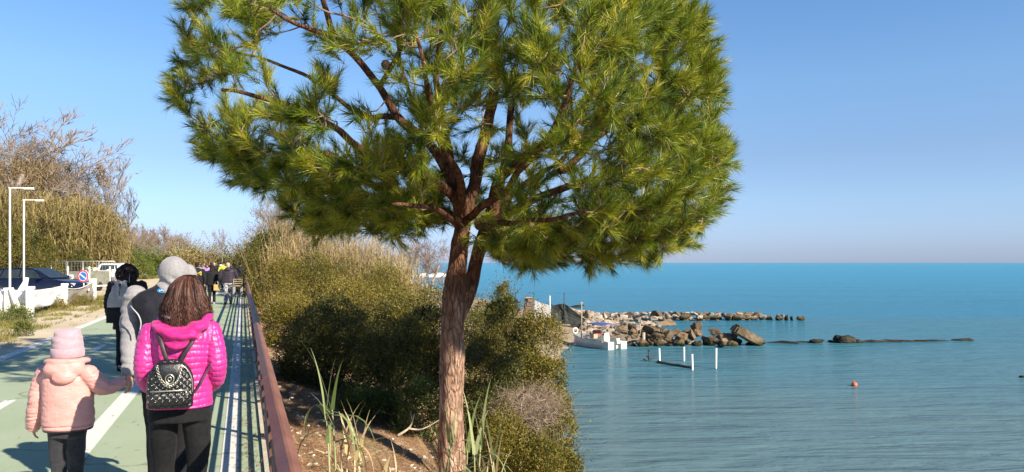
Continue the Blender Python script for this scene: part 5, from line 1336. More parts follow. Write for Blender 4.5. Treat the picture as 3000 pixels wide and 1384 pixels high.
# far scrub closing the view along the left of the path
far_b = [(480, 752, 128, 24, m_lentisk_d, 'dark far bush behind the hooded head'), (520, 742, 140, 22, m_lentisk, 'olive far bush right of the hooded head'), (545, 740, 112, 26, m_gold, 'golden far canes right of the hooded man'),
         (585, 752, 120, 20, m_gold, 'yellow green far bush above the walkers heads'), (565, 722, 165, 22, m_lentisk_d, 'tallest dark far bush at the end of the bare trees'), (600, 735, 185, 22, m_brown, 'brown far thicket stepping down to the path'),
         (630, 750, 210, 20, m_lentisk_d, 'dark far bush where the tree line comes down'), (655, 760, 235, 20, m_lentisk_d, 'last dark bush of the left tree line'), (680, 762, 250, 16, m_lentisk, 'far bush closing the end of the path'), (705, 757, 230, 16, m_lentisk_d, 'far dark bush on the right at the end of the path'),
         (425, 752, 100, 26, m_lentisk_d, 'dark far hedge left of the hooded head'), (455, 758, 98, 18, m_lentisk_g, 'far green shrub by the pale wall left of the hood')]
for i, (px, top, Y, hw_, mt, lab) in enumerate(far_b):
    bush(lab, bx(px, Y), Y, hw_*Y/F, hw_*Y/F, HC+(770-top)/F*Y*.68, 5000, .006*Y*.5, mt, seed=400+i, z0=0, stems=4, lumps=26)
# ------------------------------------------------------------------ people
m_skin = M('skin', (.46, .25, .18), (.54, .31, .23), .5, 9, spec=.4)
class Local:
    """places points read off the photograph in the frame of a person standing at depth d"""
    def __init__(s, px, d): s.d = d; s.o = np.array([bx(px, d), d, 0.0])
    def __call__(s, px, py, dy=0.0):
        w = W(px, py, s.d+dy)-s.o
        return np.array([w@N, w@U, w[2]])
def ell_rings(mb, levels, n=28, yoff=0.0):
    """levels: (z, cx, cy, rx, ry)"""
    a = np.arange(n)/n*2*math.pi
    mb.rings([np.stack([cx+np.sign(np.cos(a))*np.abs(np.cos(a))**.9*rx, cy+np.sign(np.sin(a))*np.abs(np.sin(a))**.9*ry+yoff, np.full(n, z)], 1) for z, cx, cy, rx, ry in levels]); return mb
def limb(mb, pts, rad, k=6, n=14):
    P = spline(pts, k); q = np.linspace(0, len(pts)-1, len(P)); mb.tube(P, np.interp(q, np.arange(len(pts)), rad), n)
    mb.ball(P[0], rad[0]*.98, 12, 8); mb.ball(P[-1], rad[-1]*.98, 12, 8); return mb
def hand(mb, wrist, d, palm_n, size=1.0, curl=.5, thumb=1):
    """palm plus five separate bent fingers; d = pointing direction, palm_n = direction the palm faces"""
    d = unit(np.array(d, float)); pn = np.array(palm_n, float); pn = unit(pn-d*np.dot(pn, d)); sd = np.cross(d, pn)
    w = np.array(wrist, float); S = size
    mb.tube([w-d*.02*S, w+d*.02*S, w+d*.05*S, w+d*.088*S], np.array([.024, .031, .038, .036])*S, 12, side=sd, ratio=[.8, .5, .42, .38])
    for i, (o, l) in enumerate([(-.030, .062), (-.010, .074), (.010, .070), (.029, .054)]):
        b = w+d*.082*S+sd*o*S; p = [b-d*.01*S, b]; dirn = d.copy(); 
        for q in range(3):
            c = curl*(.5+.45*q); dirn = unit(dirn*math.cos(c)+pn*math.sin(c)); p.append(p[-1]+dirn*l*S*(.42, .33, .25)[q])
        mb.tube(p, np.array([.0098, .0098, .0092, .0085, .0062])*S, 8)
    b = w+d*.028*S+sd*thumb*-.030*S; t1 = unit(d*.6-sd*thumb*.75+pn*.3); t2 = unit(d*.9-sd*thumb*.2+pn*.5)
    mb.tube([b-t1*.01*S, b+t1*.035*S, b+t1*.035*S+t2*.030*S, b+t1*.035*S+t2*.052*S], np.array([.014, .012, .0105, .007])*S, 8)
    return mb
def face(mb, c, r, yaw=0.0, S=1.0):
    """head with brow, nose, lips, chin and ears; looks along +y turned by yaw"""
    cy, sy = math.cos(yaw), math.sin(yaw)
    def T(p): p = np.array(p)*S; return c+np.array([p[0]*cy-p[1]*sy, p[0]*sy+p[1]*cy, p[2]])
    Rz = Matrix.Rotation(yaw, 3, 'Z')
    mb.ball(T((0, -.008, .018)), np.array([.074, .094, .098])*S, 20, 14, rot=Rz)
    mb.ball(T((0, .022, -.042)), np.array([.056, .066, .070])*S, 16, 12, rot=Rz)
    mb.ball(T((0, .070, -.092)), np.array([.026, .022, .020])*S, 10, 8, rot=Rz)
    mb.tube([T((0, .086, .018)), T((0, .104, -.018)), T((0, .097, -.032))], np.array([.008, .014, .012])*S, 8)
    mb.tube([T((-.022, .083, -.058)), T((0, .092, -.057)), T((.022, .083, -.058))], np.array([.006, .009, .006])*S, 8)
    mb.tube([T((-.045, .075, .032)), T((0, .090, .030)), T((.045, .075, .032))], np.array([.008, .010, .008])*S, 8)
    for s in (-1, 1): mb.ball(T((s*.076, -.006, -.01)), np.array([.010, .020, .032])*S, 10, 8, rot=Rz)
def shoe_mb(p, yaw, S=1.0, pitch=0.0):
    mb = MB(); rg = []
    for q in np.linspace(0, 1, 9):
        y = -.09+.27*q; w = (.036+.014*math.sin(q*2.6))*(1 if q < .85 else .8); h = .085-.045*q**1.2
        a = np.arange(14)/14*6.283
        rg.append(np.stack([np.cos(a)*w, np.full(14, y), np.clip(np.sin(a), -.35, 1)*h*.72+.03], 1)*S)
    V = MB().rings(rg); v = V.v[0]; cy, sy = math.cos(yaw), math.sin(yaw); cp, sp = math.cos(pitch), math.sin(pitch)
    v = np.stack([v[:, 0], v[:, 1]*cp-v[:, 2]*sp, v[:, 1]*sp+v[:, 2]*cp], 1)
    v = np.stack([v[:, 0]*cy-v[:, 1]*sy, v[:, 0]*sy+v[:, 1]*cy, v[:, 2]], 1)+np.array(p)
    mb.add(v, V.f); return mb
def folds(sz, amp, seed, cross=None, fine=.35):
    def fn(co, no):
        q = co*np.array(cross if cross else (1, 1, 1))
        return amp*(vnoise(q, sz, seed)+fine*vnoise(q, sz*2.6, seed+4))
    return fn
def cloth_mat(name, c1, c2, rough=.8, scale=40, bump=.0015, bscale=300, sheen=.15, spec=.25, **k):
    return M(name, c1, c2, rough, scale, bump=bump, bscale=bscale, sheen=sheen, spec=spec, **k)
m_blackc = cloth_mat('black_trousers', (.006, .006, .007), (.011, .0105, .012), .85, sheen=.03)
m_blackj = cloth_mat('black_coat', (.008, .0075, .009), (.014, .013, .016), .8, sheen=.04)
m_navy = cloth_mat('navy_vest', (.008, .008, .013), (.014, .014, .021), .7, sheen=.04)
m_greyf = cloth_mat('grey_fleece', (.24, .23, .235), (.30, .285, .29), .95, 60, .002, 260, .3)
m_hair = M('brown_hair', (.035, .014, .010), (.11, .046, .030), .36, 3, bump=.004, bscale=30, stretch=(22, 22, 1.0), spec=.5, lo=.3, hi=.7, c3=(.16, .075, .05))
m_hairk = M('dark_hair', (.010, .006, .006), (.030, .016, .014), .75, 14, spec=.2)
m_hstrand = leafmat('hair_strands', [(.022, .009, .007), (.060, .024, .016), (.11, .045, .030), (.13, .060, .042)], .5, 0, .3)
m_hstrandk = leafmat('dark_hair_strands', [(.008, .005, .005), (.02, .010, .010), (.045, .020, .018)], .4, 0, .5)
m_sole = M('white_sole', (.70, .69, .66), (.6, .59, .56), .7, 10)

def strands(name, mat, parent, roots, dirs, n_pts, step, wd, grav, seed, mesh_fn=None):
    pass
# ---- woman in the pink jacket
WD = 4.5
wL = Local(529, WD); wo = thing('person', 'woman in a shiny pink quilted jacket with shoulder length brown hair, nearest walker', 'person', wL.o, YAW)
hc = np.array([.030, .012, 1.475])
bm_ = MB(); face(bm_, hc, .1, -.15)
limb(bm_, [(.026, 0, 1.40), (.015, -.01, 1.30)], [.055, .065])
ell_rings(bm_, [(1.36, .01, -.01, .07, .06), (1.30, .0, 0, .155, .085), (1.18, 0, 0, .15, .10), (1.02, 0, 0, .13, .09), (.90, -.002, 0, .155, .10), (.80, -.004, 0, .16, .115)])
limb(bm_, [(-.155, 0, 1.27), (-.188, -.045, 1.08), (-.155, .10, .94)], [.05, .040, .032])
limb(bm_, [(.155, 0, 1.27), (.198, -.045, 1.08), (.158, .10, .94)], [.05, .040, .032])
hand(bm_, (-.148, .12, .92), (.35, .75, -.5), (.8, -.2, .1), .95, .5, 1); hand(bm_, (.150, .12, .92), (-.35, .75, -.5), (-.8, -.2, .1), .95, .5, -1)
lw_ = [(-.085, 0, .84), (-.088, .06, .47), (-.085, -.06, .10)]; rw_ = [(.080, 0, .84), (.080, -.02, .46), (.075, -.20, .13)]
limb(bm_, lw_, [.064, .042, .034]); limb(bm_, rw_, [.064, .042, .034])
for p in ((-.085, -.02, .05), (.075, -.15, .08)): limb(bm_, [np.array(p)+(0, -.03, .02), np.array(p)+(0, .1, -.01)], [.036, .03])
link('body', fuse(bm_, .0075, 2, name='body'), m_skin, wo)
tr = MB(); ell_rings(tr, [(.92, -.004, 0, .155, .105), (.84, -.004, 0, .168, .122), (.76, -.004, -.004, .174, .128)])
limb(tr, [(-.086, 0, .80), (-.096, .03, .64), (-.096, .055, .47), (-.09, 0, .28), (-.088, -.06, .10)], [.084, .076, .060, .056, .052])
limb(tr, [(.082, 0, .80), (.092, -.01, .64), (.090, -.02, .47), (.082, -.11, .29), (.078, -.19, .14)], [.084, .075, .058, .055, .052])
link('trousers', fuse(tr, .009, 2, folds(9, .006, 2, (1, 1, 1.6)), name='trousers'), m_blackc, wo)
shoe_mb((-.085, -.04, 0), .05, .95).build('shoe', m_dark, wo, True); shoe_mb((.075, -.17, .055), -.05, .95, -.5).build('shoe', m_dark, wo, True)
m_pink = M('pink_nylon', (.47, .020, .19), (.54, .030, .245), .42, 14, bump=.0035, bscale=42, spec=.55, sheen=.1, rvar=.08, coat=.04)
m_pinkh = cloth_mat('pink_hood', (.48, .012, .165), (.55, .02, .21), .6, 20, .002, 120)
jk = MB()
ell_rings(jk, [(.842, -.002, 0, .180, .130), (.90, -.002, 0, .177, .130), (1.0, 0, 0, .166, .122), (1.06, 0, 0, .163, .120), (1.16, 0, -.004, .172, .124), (1.24, 0, -.006, .180, .118), (1.29, .004, -.006, .178, .102), (1.335, .012, -.006, .135, .088), (1.37, .02, -.004, .085, .075)], 36)
limb(jk, [(-.160, -.004, 1.272), (-.180, -.025, 1.18), (-.188, -.045, 1.07), (-.180, .02, .985), (-.150, .105, .935)], [.062, .060, .056, .052, .044], 6, 16)
limb(jk, [(.162, -.004, 1.278), (.186, -.025, 1.18), (.200, -.045, 1.07), (.190, .02, .985), (.155, .105, .93)], [.062, .060, .056, .052, .044], 6, 16)
def quilt(co, no):
    x, y, z = co.T
    p = .0345; zz = z+.006*np.sin(x*9)+.004*np.sin(x*31+z*7)
    arm = np.abs(x) > .176+.0*z
    zz = np.where(arm, zz+.012+.10*np.abs(y+.02), zz)
    band = np.abs(np.sin(math.pi*zz/p))**.36-.78
    yoke = z > 1.225
    vert = np.abs(np.sin(math.pi*(x+.02)/.038))**.55-.72
    band = np.where(yoke & ~arm, vert*.8, band)
    wr = .6*vnoise(co*np.array([1, 1, 1.4]), 12, 3)+.6*vnoise(co*np.array([2.6, 2.6, .9]), 26, 8)
    return .0062*band+.0034*wr
link('jacket', fuse(jk, .0042, 2, quilt, name='jacket'), m_pink, wo)
hd = MB()   # the hood lying on the shoulders: two soft rolls
def roll(mb, pts, rad, n=14, ratio=.7): P = spline(pts, 6); q = np.linspace(0, len(pts)-1, len(P)); mb.tube(P, np.interp(q, np.arange(len(pts)), rad), n, ratio=ratio)
roll(hd, [(-.105, .07, 1.345), (-.105, -.03, 1.325), (-.06, -.115, 1.285), (.02, -.145, 1.268), (.10, -.115, 1.31), (.135, -.03, 1.355), (.125, .07, 1.36)], [.03, .045, .055, .06, .055, .042, .03])
roll(hd, [(-.08, -.10, 1.27), (-.01, -.145, 1.225), (.07, -.125, 1.26)], [.025, .045, .03])
hd.ball((.01, -.09, 1.275), (.105, .055, .06), 16, 12)
link('hood', fuse(hd, .0075, 2, lambda co, no: .007*np.sin(co[:, 2]*85+co[:, 0]*22+3*vnoise(co, 12, 2))+.004*vnoise(co, 22, 6), name='hood'), m_pinkh, wo)
roll(sc := MB(), [(-.075, .05, 1.40), (-.078, -.02, 1.385), (-.03, -.082, 1.37), (.05, -.085, 1.372), (.098, -.01, 1.39), (.09, .06, 1.40)], [.02, .03, .034, .034, .03, .02])
link('scarf', fuse(sc, .008, 2, folds(26, .010, 5), name='scarf'), cloth_mat('cream_scarf', (.50, .44, .42), (.66, .60, .58), .9, 50, .004, 150), wo)
# hair: cap plus some two thousand hanging strands
cp = MB(); cp.ball(hc+np.array([0, -.012, .022]), (.086, .106, .098), 22, 14); cp.tube([hc+np.array([0, -.055, .02]), hc+np.array([-.004, -.065, -.06]), hc+np.array([-.01, -.062, -.105])], [.075, .080, .066], 18, ratio=.62)
ho = link('hair', fuse(cp, .008, 2, lambda co, no: .004*np.sin(np.arctan2(co[:, 0]-hc[0], -(co[:, 1]-hc[1]))*26+co[:, 2]*12), name='hair'), m_hair, wo)
hg = np.random.default_rng(77)
def hair_strands(n, c, R3, bottom, flare, part, wd, g, front=-.25):
    """ribbons from a parting over an ellipsoid head, then hanging to z=bottom"""
    K = 13; a = g.uniform(0, 2*math.pi, n)
    keep = np.sin(a) < .55+.0*a            # leave the face (+y) open
    a = a[keep]; n = len(a)
    top = np.array([part+g.normal(size=n)*.012, g.uniform(-.055, .05, n), np.full(n, R3[2]*.98)]).T
    lift = g.uniform(.0, .014, n)[:, None]
    nc = 90; ca = np.linspace(0, 6.2832, nc, endpoint=False)+g.normal(0, .03, nc); cid = np.round(a/6.2832*nc).astype(int) % nc; a = a+.62*((ca[cid]-a+3.1416) % 6.2832-3.1416)*g.random(n)
    zb = bottom+g.normal(size=n)*.012+(g.normal(0, .022, nc))[cid]
    pts = []
    side = np.stack([np.cos(a), np.sin(a)], 1)
    for q in np.linspace(0, 1, K):
        if q < .42:
            th = q/.42*math.pi/2
            p = np.stack([side[:, 0]*R3[0]*math.sin(th), side[:, 1]*R3[1]*math.sin(th), np.full(n, R3[2]*math.cos(th))], 1)
            w0 = (1-q/.42)**1.5; p = p*(1-w0)+top*w0; p = p+unit(p)*lift
            last = p
        else:
            f = (q-.42)/.58
            zz = last[:, 2]*(1-f)+(zb-c[2])*f
            rad = 1+flare*f**1.3*(1+.25*np.sin(a*5))+.13*math.sin(math.pi*min(1, f*1.15))
            p = np.stack([last[:, 0]*rad+g.normal(size=n)*.0035*f*3, last[:, 1]*(1-.10*f)*rad**.5+g.normal(size=n)*.004*f, zz], 1)
        pts.append(p+c)
    P = np.stack(pts, 1)+np.cumsum(g.normal(size=(n, K, 3))*.0012, 1)
    t = np.gradient(P, axis=1); s = unit(np.cross(t, (P-c)*np.array([1, 1, .25])))
    s = unit(s+np.cross(s, unit(t))*g.normal(0, .75, (n, 1, 1)))
    w = wd*np.interp(np.linspace(0, 1, K), [0, .3, .8, 1], [1, 1, .8, .15])[None, :, None]
    A = P-s*w; B = P+s*w
    V = np.stack([A[:, :-1], B[:, :-1], B[:, 1:], A[:, 1:]], 2).reshape(-1, 3)
    tone = np.clip(.45+.22*g.normal(size=n)+.25*np.sin(a*9+1), 0, 1)
    return tri_mesh('strands', V, None, np.repeat(tone, K-1), 4)
st_ = link('strands', hair_strands(11000, hc+np.array([0, -.012, .012]), (.094, .113, .108), 1.335, .24, .02, .0016, hg), m_hstrand, ho)
# ---- her quilted black backpack (a thing of its own)
bc = np.array([(509-529)*.002, -.172, 1.0])          # centre in her frame
def w2(o, p):                                          # her frame -> world
    c, s = math.cos(YAW), math.sin(YAW); return o+np.array([c*p[0]-s*p[1], s*p[0]+c*p[1], p[2]])
bpk = thing('backpack', 'small black quilted backpack with pale studs and chain on the pink jacket', 'backpack', w2(wL.o, bc), YAW)
bpk.scale = (.9, .88, .9)
m_leather = M('black_leather', (.008, .008, .008), (.016, .015, .015), .28, 25, bump=.002, bscale=180, spec=.6)
m_metal = M('pale_metal', (.62, .56, .46), (.72, .68, .6), .3, 10, metal=.9)
W2, HT = .136, .305
def arch(z):      # half width at height above base
    q = z/HT
    return W2*(1.0-.03*(1-q)*(q < .2)) if q < .45 else W2*math.sqrt(max(0, 1-((q-.45)/.565)**2.3))
zs = np.concatenate([[0, .012, .03], np.linspace(.05, HT*.92, 26), [HT*.955, HT*.98]])
rg = []; na = 40; a = np.arange(na)/na*2*math.pi
for z in zs:
    w = max(.012, arch(z))*(.94 if z == 0 else 1); dep = .060*(1-.35*max(0, z/HT-.5))*(.85 if z == 0 else 1)
    e = .62
    rg.append(np.stack([np.sign(np.cos(a))*np.abs(np.cos(a))**e*w, np.sign(np.sin(a))*np.abs(np.sin(a))**e*dep, np.full(na, z-.15)], 1))
bb = MB().rings(rg)
def quilt2(co, no):
    x, z = co[:, 0], co[:, 2]; u_, v_ = (x+z)/.040, (x-z)/.040
    d = np.minimum(np.abs(u_-np.round(u_)), np.abs(v_-np.round(v_)))*2
    return np.where(co[:, 1] < -.01, .0075*(d**.55-.5), 0)
bbm = fuse(bb, .0038, 1, quilt2, name='bag'); link('bag', bbm, m_leather, bpk)
pk = MB(); prg = []
for z in np.linspace(0, .085, 10):
    q = z/.085; w = .118*(1-.10*abs(q-.5)**2*4); dp = .020*math.sin(math.pi*(.12+.76*q))+.008
    prg.append(np.stack([np.sign(np.cos(a))*np.abs(np.cos(a))**.5*w, -.058+np.sign(np.sin(a))*np.abs(np.sin(a))**.6*dp, np.full(na, z-.128)], 1))
pk.rings(prg); po = link('pocket', fuse(pk, .0038, 1, quilt2, name='pocket'), m_leather, bpk)
zp = MB(); zp.tube([(-.108, -.072, -.036), (-.05, -.088, -.034), (.05, -.088, -.034), (.108, -.072, -.036)], .0055, 6); zp.box((.095, -.086, -.050), (.008, .005, .024)); zp.build('zip', m_metal, po, True)
zp = MB(); zp.tube(spline([(.128, -.03, -.06), (.125, -.045, .03), (.095, -.052, .095), (.05, -.055, .125)], 6), .004, 6); zp.build('side_zip', m_metal, bpk, True)
fl_ = MB(); fr_ = []
for q in np.linspace(0, 1, 9):
    w = .062*(1-.45*q**2)+.004; z = .135-.105*q; y = -.058-.020*math.sin(q*2.4)
    fr_.append(np.stack([np.sign(np.cos(a))*np.abs(np.cos(a))**.6*w, y+np.sin(a)*.009, np.full(na, z)-.012*np.abs(np.cos(a))**2*0], 1))
fl_.rings(fr_); fo = fl_.build('flap', m_leather, bpk, True)
chn = MB()
def link_ring(mb, c, r, t, nrm_rot):
    n = 10; ang = np.arange(n+1)/n*6.283
    P = np.stack([np.cos(ang)*r, np.zeros(n+1), np.sin(ang)*r*1.3], 1) @ np.array(Matrix.Rotation(nrm_rot, 3, 'Z')).T @ np.array(Matrix.Rotation(.5, 3, 'Y')).T+c
    mb.tube(P, t, 5, cap=False)
cpts = spline([(-.070, -.074, .118), (-.058, -.086, .062), (-.03, -.092, .015), (.005, -.094, -.004), (.04, -.092, .018), (.060, -.086, .066), (.068, -.074, .118)], 6)
for i, c in enumerate(cpts): link_ring(chn, c, .0060, .0019, i % 2*1.57)
chn.build('chain', m_metal, bpk, True)
em = MB()
for r_ in (.024,):
    ang = np.arange(25)/24*6.283; em.tube(np.stack([np.cos(ang)*r_+.003, np.full(25, -.096), np.sin(ang)*r_*1.15+.040], 1), .0035, 6, cap=False)
em.tube(np.stack([np.cos(ang)*.009+.003, np.full(25, -.097), np.sin(ang)*.013+.040], 1), .003, 6, cap=False)
em.build('ring_emblem', m_metal, bpk, True)
sd_ = MB()
for i in range(-4, 5):
    for j in range(-5, 7):
        x = (i+j)*.02; z = (j-i)*.02-.02
        if abs(x) < arch(z+.15)-.012 and -.135 < z < HT-.19:
            q = bbm; sd_.ball((x, -.064-.001*0-(.022 if -.118 < z < -.052 and abs(x) < .11 else 0), z), .0032, 6, 4)
st2 = sd_.build('studs', m_metal, bpk, True); st2['kind'] = 'stuff'
m_strap = M('dark_strap', (.022, .012, .014), (.04, .022, .026), .5, 20)
def strap(pts, w=.014):
    P = spline(pts, 7); return MB().tube(P, w, 8, side=(1, 0, 0), ratio=.28)
def bpt(p): return (np.array(p)-bc)/.9
strap([bpt((-.105, -.02, 1.352)), bpt((-.112, -.10, 1.305)), bpt((-.090, -.155, 1.23)), bpt((-.066, -.172, 1.15)), bpt((-.05, -.165, 1.115))]).build('strap', m_strap, bpk, True)
strap([bpt((.075, -.155, 1.235)), bpt((.045, -.168, 1.185)), bpt((.008, -.165, 1.115))]).build('strap', m_strap, bpk, True)
strap([bpt((.168, -.085, 1.10)), bpt((.140, -.14, 1.03)), bpt((.100, -.165, .96)), bpt((.055, -.165, .92))], .006).build('strap', m_strap, bpk, True)
strap([bpt((-.042, -.17, 1.10)), bpt((-.02, -.178, 1.135)), bpt((.0, -.17, 1.10))], .008).build('top_loop', m_strap, bpk, True)

# ---- man in the dark vest with a pale hood
MD = 5.4
mL = Local(500, MD); mo_ = thing('person', 'man in a pale grey hood and dark navy vest holding the child by hand', 'person', mL.o, YAW)
mh = np.array([.030, .03, 1.60]); wr = mL(377, 1092, -.2)
bm_ = MB(); face(bm_, mh, .1, -.95, 1.02)
limb(bm_, [(.02, .0, 1.53), (0, -.01, 1.42)], [.06, .075])
ell_rings(bm_, [(1.49, 0, -.01, .08, .07), (1.43, 0, 0, .19, .10), (1.30, 0, 0, .185, .12), (1.10, 0, 0, .16, .11), (.98, 0, 0, .165, .12), (.88, 0, 0, .165, .12)])
la = [mL(396, 880), mL(383, 985, -.03), wr]
limb(bm_, la, [.055, .044, .032]); limb(bm_, [(.175, 0, 1.39), (.20, -.03, 1.12), (.19, .14, .93)], [.055, .044, .032])
hand(bm_, wr, (.10, .05, -1), (-.9, .3, .1), 1.0, .55, 1); hand(bm_, (.19, .15, .91), (-.1, .4, -.9), (-1, 0, 0), 1.0, .5, -1)
limb(bm_, [(-.09, 0, .92), (-.09, .10, .52), (-.09, .08, .10)], [.09, .062, .044]); limb(bm_, [(.09, 0, .92), (.09, -.02, .50), (.09, -.25, .16)], [.09, .062, .044])
for p in ((-.09, .10, .06), (.09, -.22, .12)): limb(bm_, [np.array(p)+(0, -.03, .02), np.array(p)+(0, .12, -.01)], [.04, .032])
link('body', fuse(bm_, .0075, 2, name='body'), m_skin, mo_)
tr = MB(); ell_rings(tr, [(1.0, 0, 0, .17, .125), (.90, 0, 0, .182, .135), (.83, 0, 0, .185, .135)])
limb(tr, [(-.095, 0, .86), (-.098, .06, .68), (-.095, .10, .50), (-.092, .09, .28), (-.09, .08, .10)], [.098, .090, .076, .070, .062]); limb(tr, [(.095, 0, .86), (.096, 0, .68), (.092, -.02, .50), (.09, -.14, .30), (.09, -.24, .16)], [.098, .09, .076, .07, .062])
link('trousers', fuse(tr, .010, 2, folds(8, .008, 6), name='trousers'), m_blackc, mo_)
shoe_mb((-.09, .10, 0), .05, 1.1).build('shoe', m_dark, mo_, True); shoe_mb((.09, -.24, .09), -.05, 1.1, -.6).build('shoe', m_dark, mo_, True)
vs = MB(); ell_rings(vs, [(.90, 0, 0, .198, .150), (1.0, 0, 0, .200, .150), (1.15, 0, 0, .200, .145), (1.28, -.01, 0, .204, .140), (1.37, -.022, -.004, .220, .126), (1.43, -.024, -.006, .225, .106), (1.475, .005, -.006, .205, .092), (1.515, .015, -.004, .125, .085), (1.545, .02, 0, .095, .08)], 36)
vm = fuse(vs, .008, 2, lambda co, no: .006*vnoise(co*np.array([1, 1, 1.8]), 7, 4)+.0035*vnoise(co, 18, 9), name='vest'); vo_ = link('vest', vm, m_navy, mo_)
P = spline([np.array([-.245, -.075, 1.385]), np.array([-.222, -.128, 1.365]), np.array([-.188, -.150, 1.325]), np.array([-.172, -.153, 1.275]), np.array([-.178, -.146, 1.225])], 6)
MB().tube(P, .005, 6, ratio=.6).build('piping', M('pale_piping', (.34, .34, .36), (.42, .42, .44), .5, 9), vo_, True)
sl_ = MB(); limb(sl_, [mL(398, 868), mL(389, 905, .01), mL(384, 960, -.02), mL(381, 1020, -.08), mL(379, 1070, -.16), mL(378, 1084, -.19)], [.078, .076, .070, .062, .052, .042], 6, 18)
link('sleeve', fuse(sl_, .0068, 2, lambda co, no: .009*vnoise(co*np.array([.7, .7, 2.6]), 11, 3)+.005*np.sin(co[:, 2]*95+5*vnoise(co, 7, 1))*np.clip((1.12-co[:, 2])*5, .15, 1), name='sleeve'), m_greyf, mo_)
cu = MB(); c1, c2 = mL(378, 1080, -.19), mL(377, 1100, -.2); cu.tube(spline([c1, c1*.5+c2*.5, c2], 3), [.046, .047, .047, .046, .045, .044, .043], 18); cu.build('cuff', m_greyf, mo_, True)
sl_ = MB(); limb(sl_, [(.175, 0, 1.40), (.20, -.02, 1.26), (.205, -.03, 1.12), (.19, .12, .95)], [.065, .062, .056, .05], 6, 16)
link('sleeve', fuse(sl_, .009, 2, folds(11, .008, 7, (.7, .7, 2)), name='sleeve'), m_greyf, mo_)
hd = MB(); 
hd.ball(mh+np.array([-.010, -.022, .012]), (.104, .122, .113), 22, 16)
hd.ball(mh+np.array([.070, .05, -.015]), (.066, .075, .084), 18, 12, rot=Matrix.Rotation(-.6, 3, 'Z'))
hd.ball(mh+np.array([.100, .05, -.022]), (.028, .055, .055), 14, 10)
hd.tube([mh+np.array([0, -.03, -.03]), mh+np.array([-.005, -.035, -.075]), mh+np.array([.0, -.03, -.105])], [.100, .102, .115], 22, ratio=[1, 1, .95])
def hfold(co, no):
    q = co-mh; an = np.arctan2(q[:, 0]+.02, -q[:, 1]); w = np.clip((-.0-q[:, 2])*12, 0, 1)
    ph = q[:, 2]*62+q[:, 0]*58+1.5*vnoise(co, 8, 2)
    return .013*np.sin(ph)*w+.007*vnoise(co, 9, 3)+.004*np.sin(q[:, 0]*70+q[:, 2]*30+3*vnoise(co, 6, 5))*np.clip((q[:, 0]+.02)*9, 0, 1)
link('hood', fuse(hd, .0065, 3, hfold, name='hood'), m_greyf, mo_)
lg = MB(); lc = mL(482, 850, 0); lc = np.array([lc[0], -.1185, lc[2]])
ang = np.arange(28)/28*6.283; V = np.stack([np.cos(ang)*.036, np.sin(ang)*.0155], 1)
def onback(x, z, off): return np.array([x, -.098-off-.02*math.cos((x)*6)+.16*(z-1.488)*0, z])
dg = bpy.context.evaluated_depsgraph_get(); dg.update()
def ray_back(o, x, z):
    ok, p, nrm, _ = o.ray_cast(Vector((x, -1, z)), Vector((0, 1, 0))); return np.array(p[:]) if ok else np.array([x, -.1, z])
def patch(name, o, x0, z0, pts, off, mat, parent):
    P = [ray_back(o, x0+a, z0+b)+np.array([0, -off, 0]) for a, b in pts]; c = ray_back(o, x0, z0)+np.array([0, -off, 0])
    Q = [p+np.array([0, .004, 0]) for p in P]; n = len(P)
    return MB().add(P+[c]+Q, [(i, (i+1) % n, n) for i in range(n)]+[(i, (i+1) % n, (i+1) % n+n+1, i+n+1) for i in range(n)]).build(name, mat, parent)
lgx, lgz = lc[0], lc[2]
patch('logo_oval', vo_, lgx, lgz, V, .004, M('logo_blue', (.01, .22, .52), (.015, .27, .6), .5, 9), vo_)
patch('logo_field', vo_, lgx, lgz, V*np.array([.80, .66]), .0055, M('logo_dark', (.012, .03, .10), None, .5), vo_)
for a_, b_ in ((-.020, -.001), (-.008, .002), (.004, -.002), (.016, .001)):
    patch('logo_mark', vo_, lgx+a_, lgz+b_, [(-.0035, -.005), (.0045, -.004), (.004, .005), (-.004, .004)], .007, M('logo_pale', (.45, .6, .75), None, .5) if 'logo_pale' not in MATS else MATS['logo_pale'], vo_)

# ---- child in the pale pink jacket
CD = 5.0
cL = Local(198, CD); ch_ = thing('person', 'small child in a pale pink puffy jacket and beanie beside the hooded man', 'person', cL.o, YAW)
chh = np.array([0, .01, 1.115])
bm_ = MB(); face(bm_, chh, .1, -.1, .86)
limb(bm_, [(0, 0, 1.05), (0, -.005, .98)], [.042, .05])
ell_rings(bm_, [(1.0, 0, 0, .055, .05), (.96, 0, 0, .115, .07), (.85, 0, 0, .11, .08), (.72, 0, 0, .10, .075), (.60, 0, 0, .105, .08)])
hw_ = mL(377, 1112, -.2); 
def to_c(p):      # man's frame -> child's frame
    w = mL.o+U*p[1]+N*p[0]; w = w+np.array([0, 0, p[2]])-cL.o; return np.array([w@N, w@U, w[2]])
ht_ = to_c(mL(374, 1118, -.2)); cwr = cL(350, 1122, .12)
limb(bm_, [cL(128, 1095), cL(108, 1180, -.02), cL(96, 1252, .02)], [.036, .030, .022]); limb(bm_, [cL(262, 1095), cL(305, 1140, .03), cwr], [.036, .030, .022])
hand(bm_, cL(97, 1250, .02), (.10, .12, -1), (.8, .2, 0), .62, .5, 1)
hd_ = unit(ht_-cwr); hand(bm_, cwr+hd_*.015, hd_, (.2, .9, -.3), .66, .62, -1)
limb(bm_, [(-.06, 0, .62), (-.058, .03, .34), (-.055, -.04, .07)], [.055, .042, .030]); limb(bm_, [(.055, 0, .62), (.05, .0, .34), (.045, -.12, .09)], [.055, .042, .030])
for p in ((-.055, -.02, .04), (.045, -.09, .06)): limb(bm_, [np.array(p)+(0, -.02, .015), np.array(p)+(0, .08, -.01)], [.028, .024])
link('body', fuse(bm_, .006, 2, name='body'), m_skin, ch_)
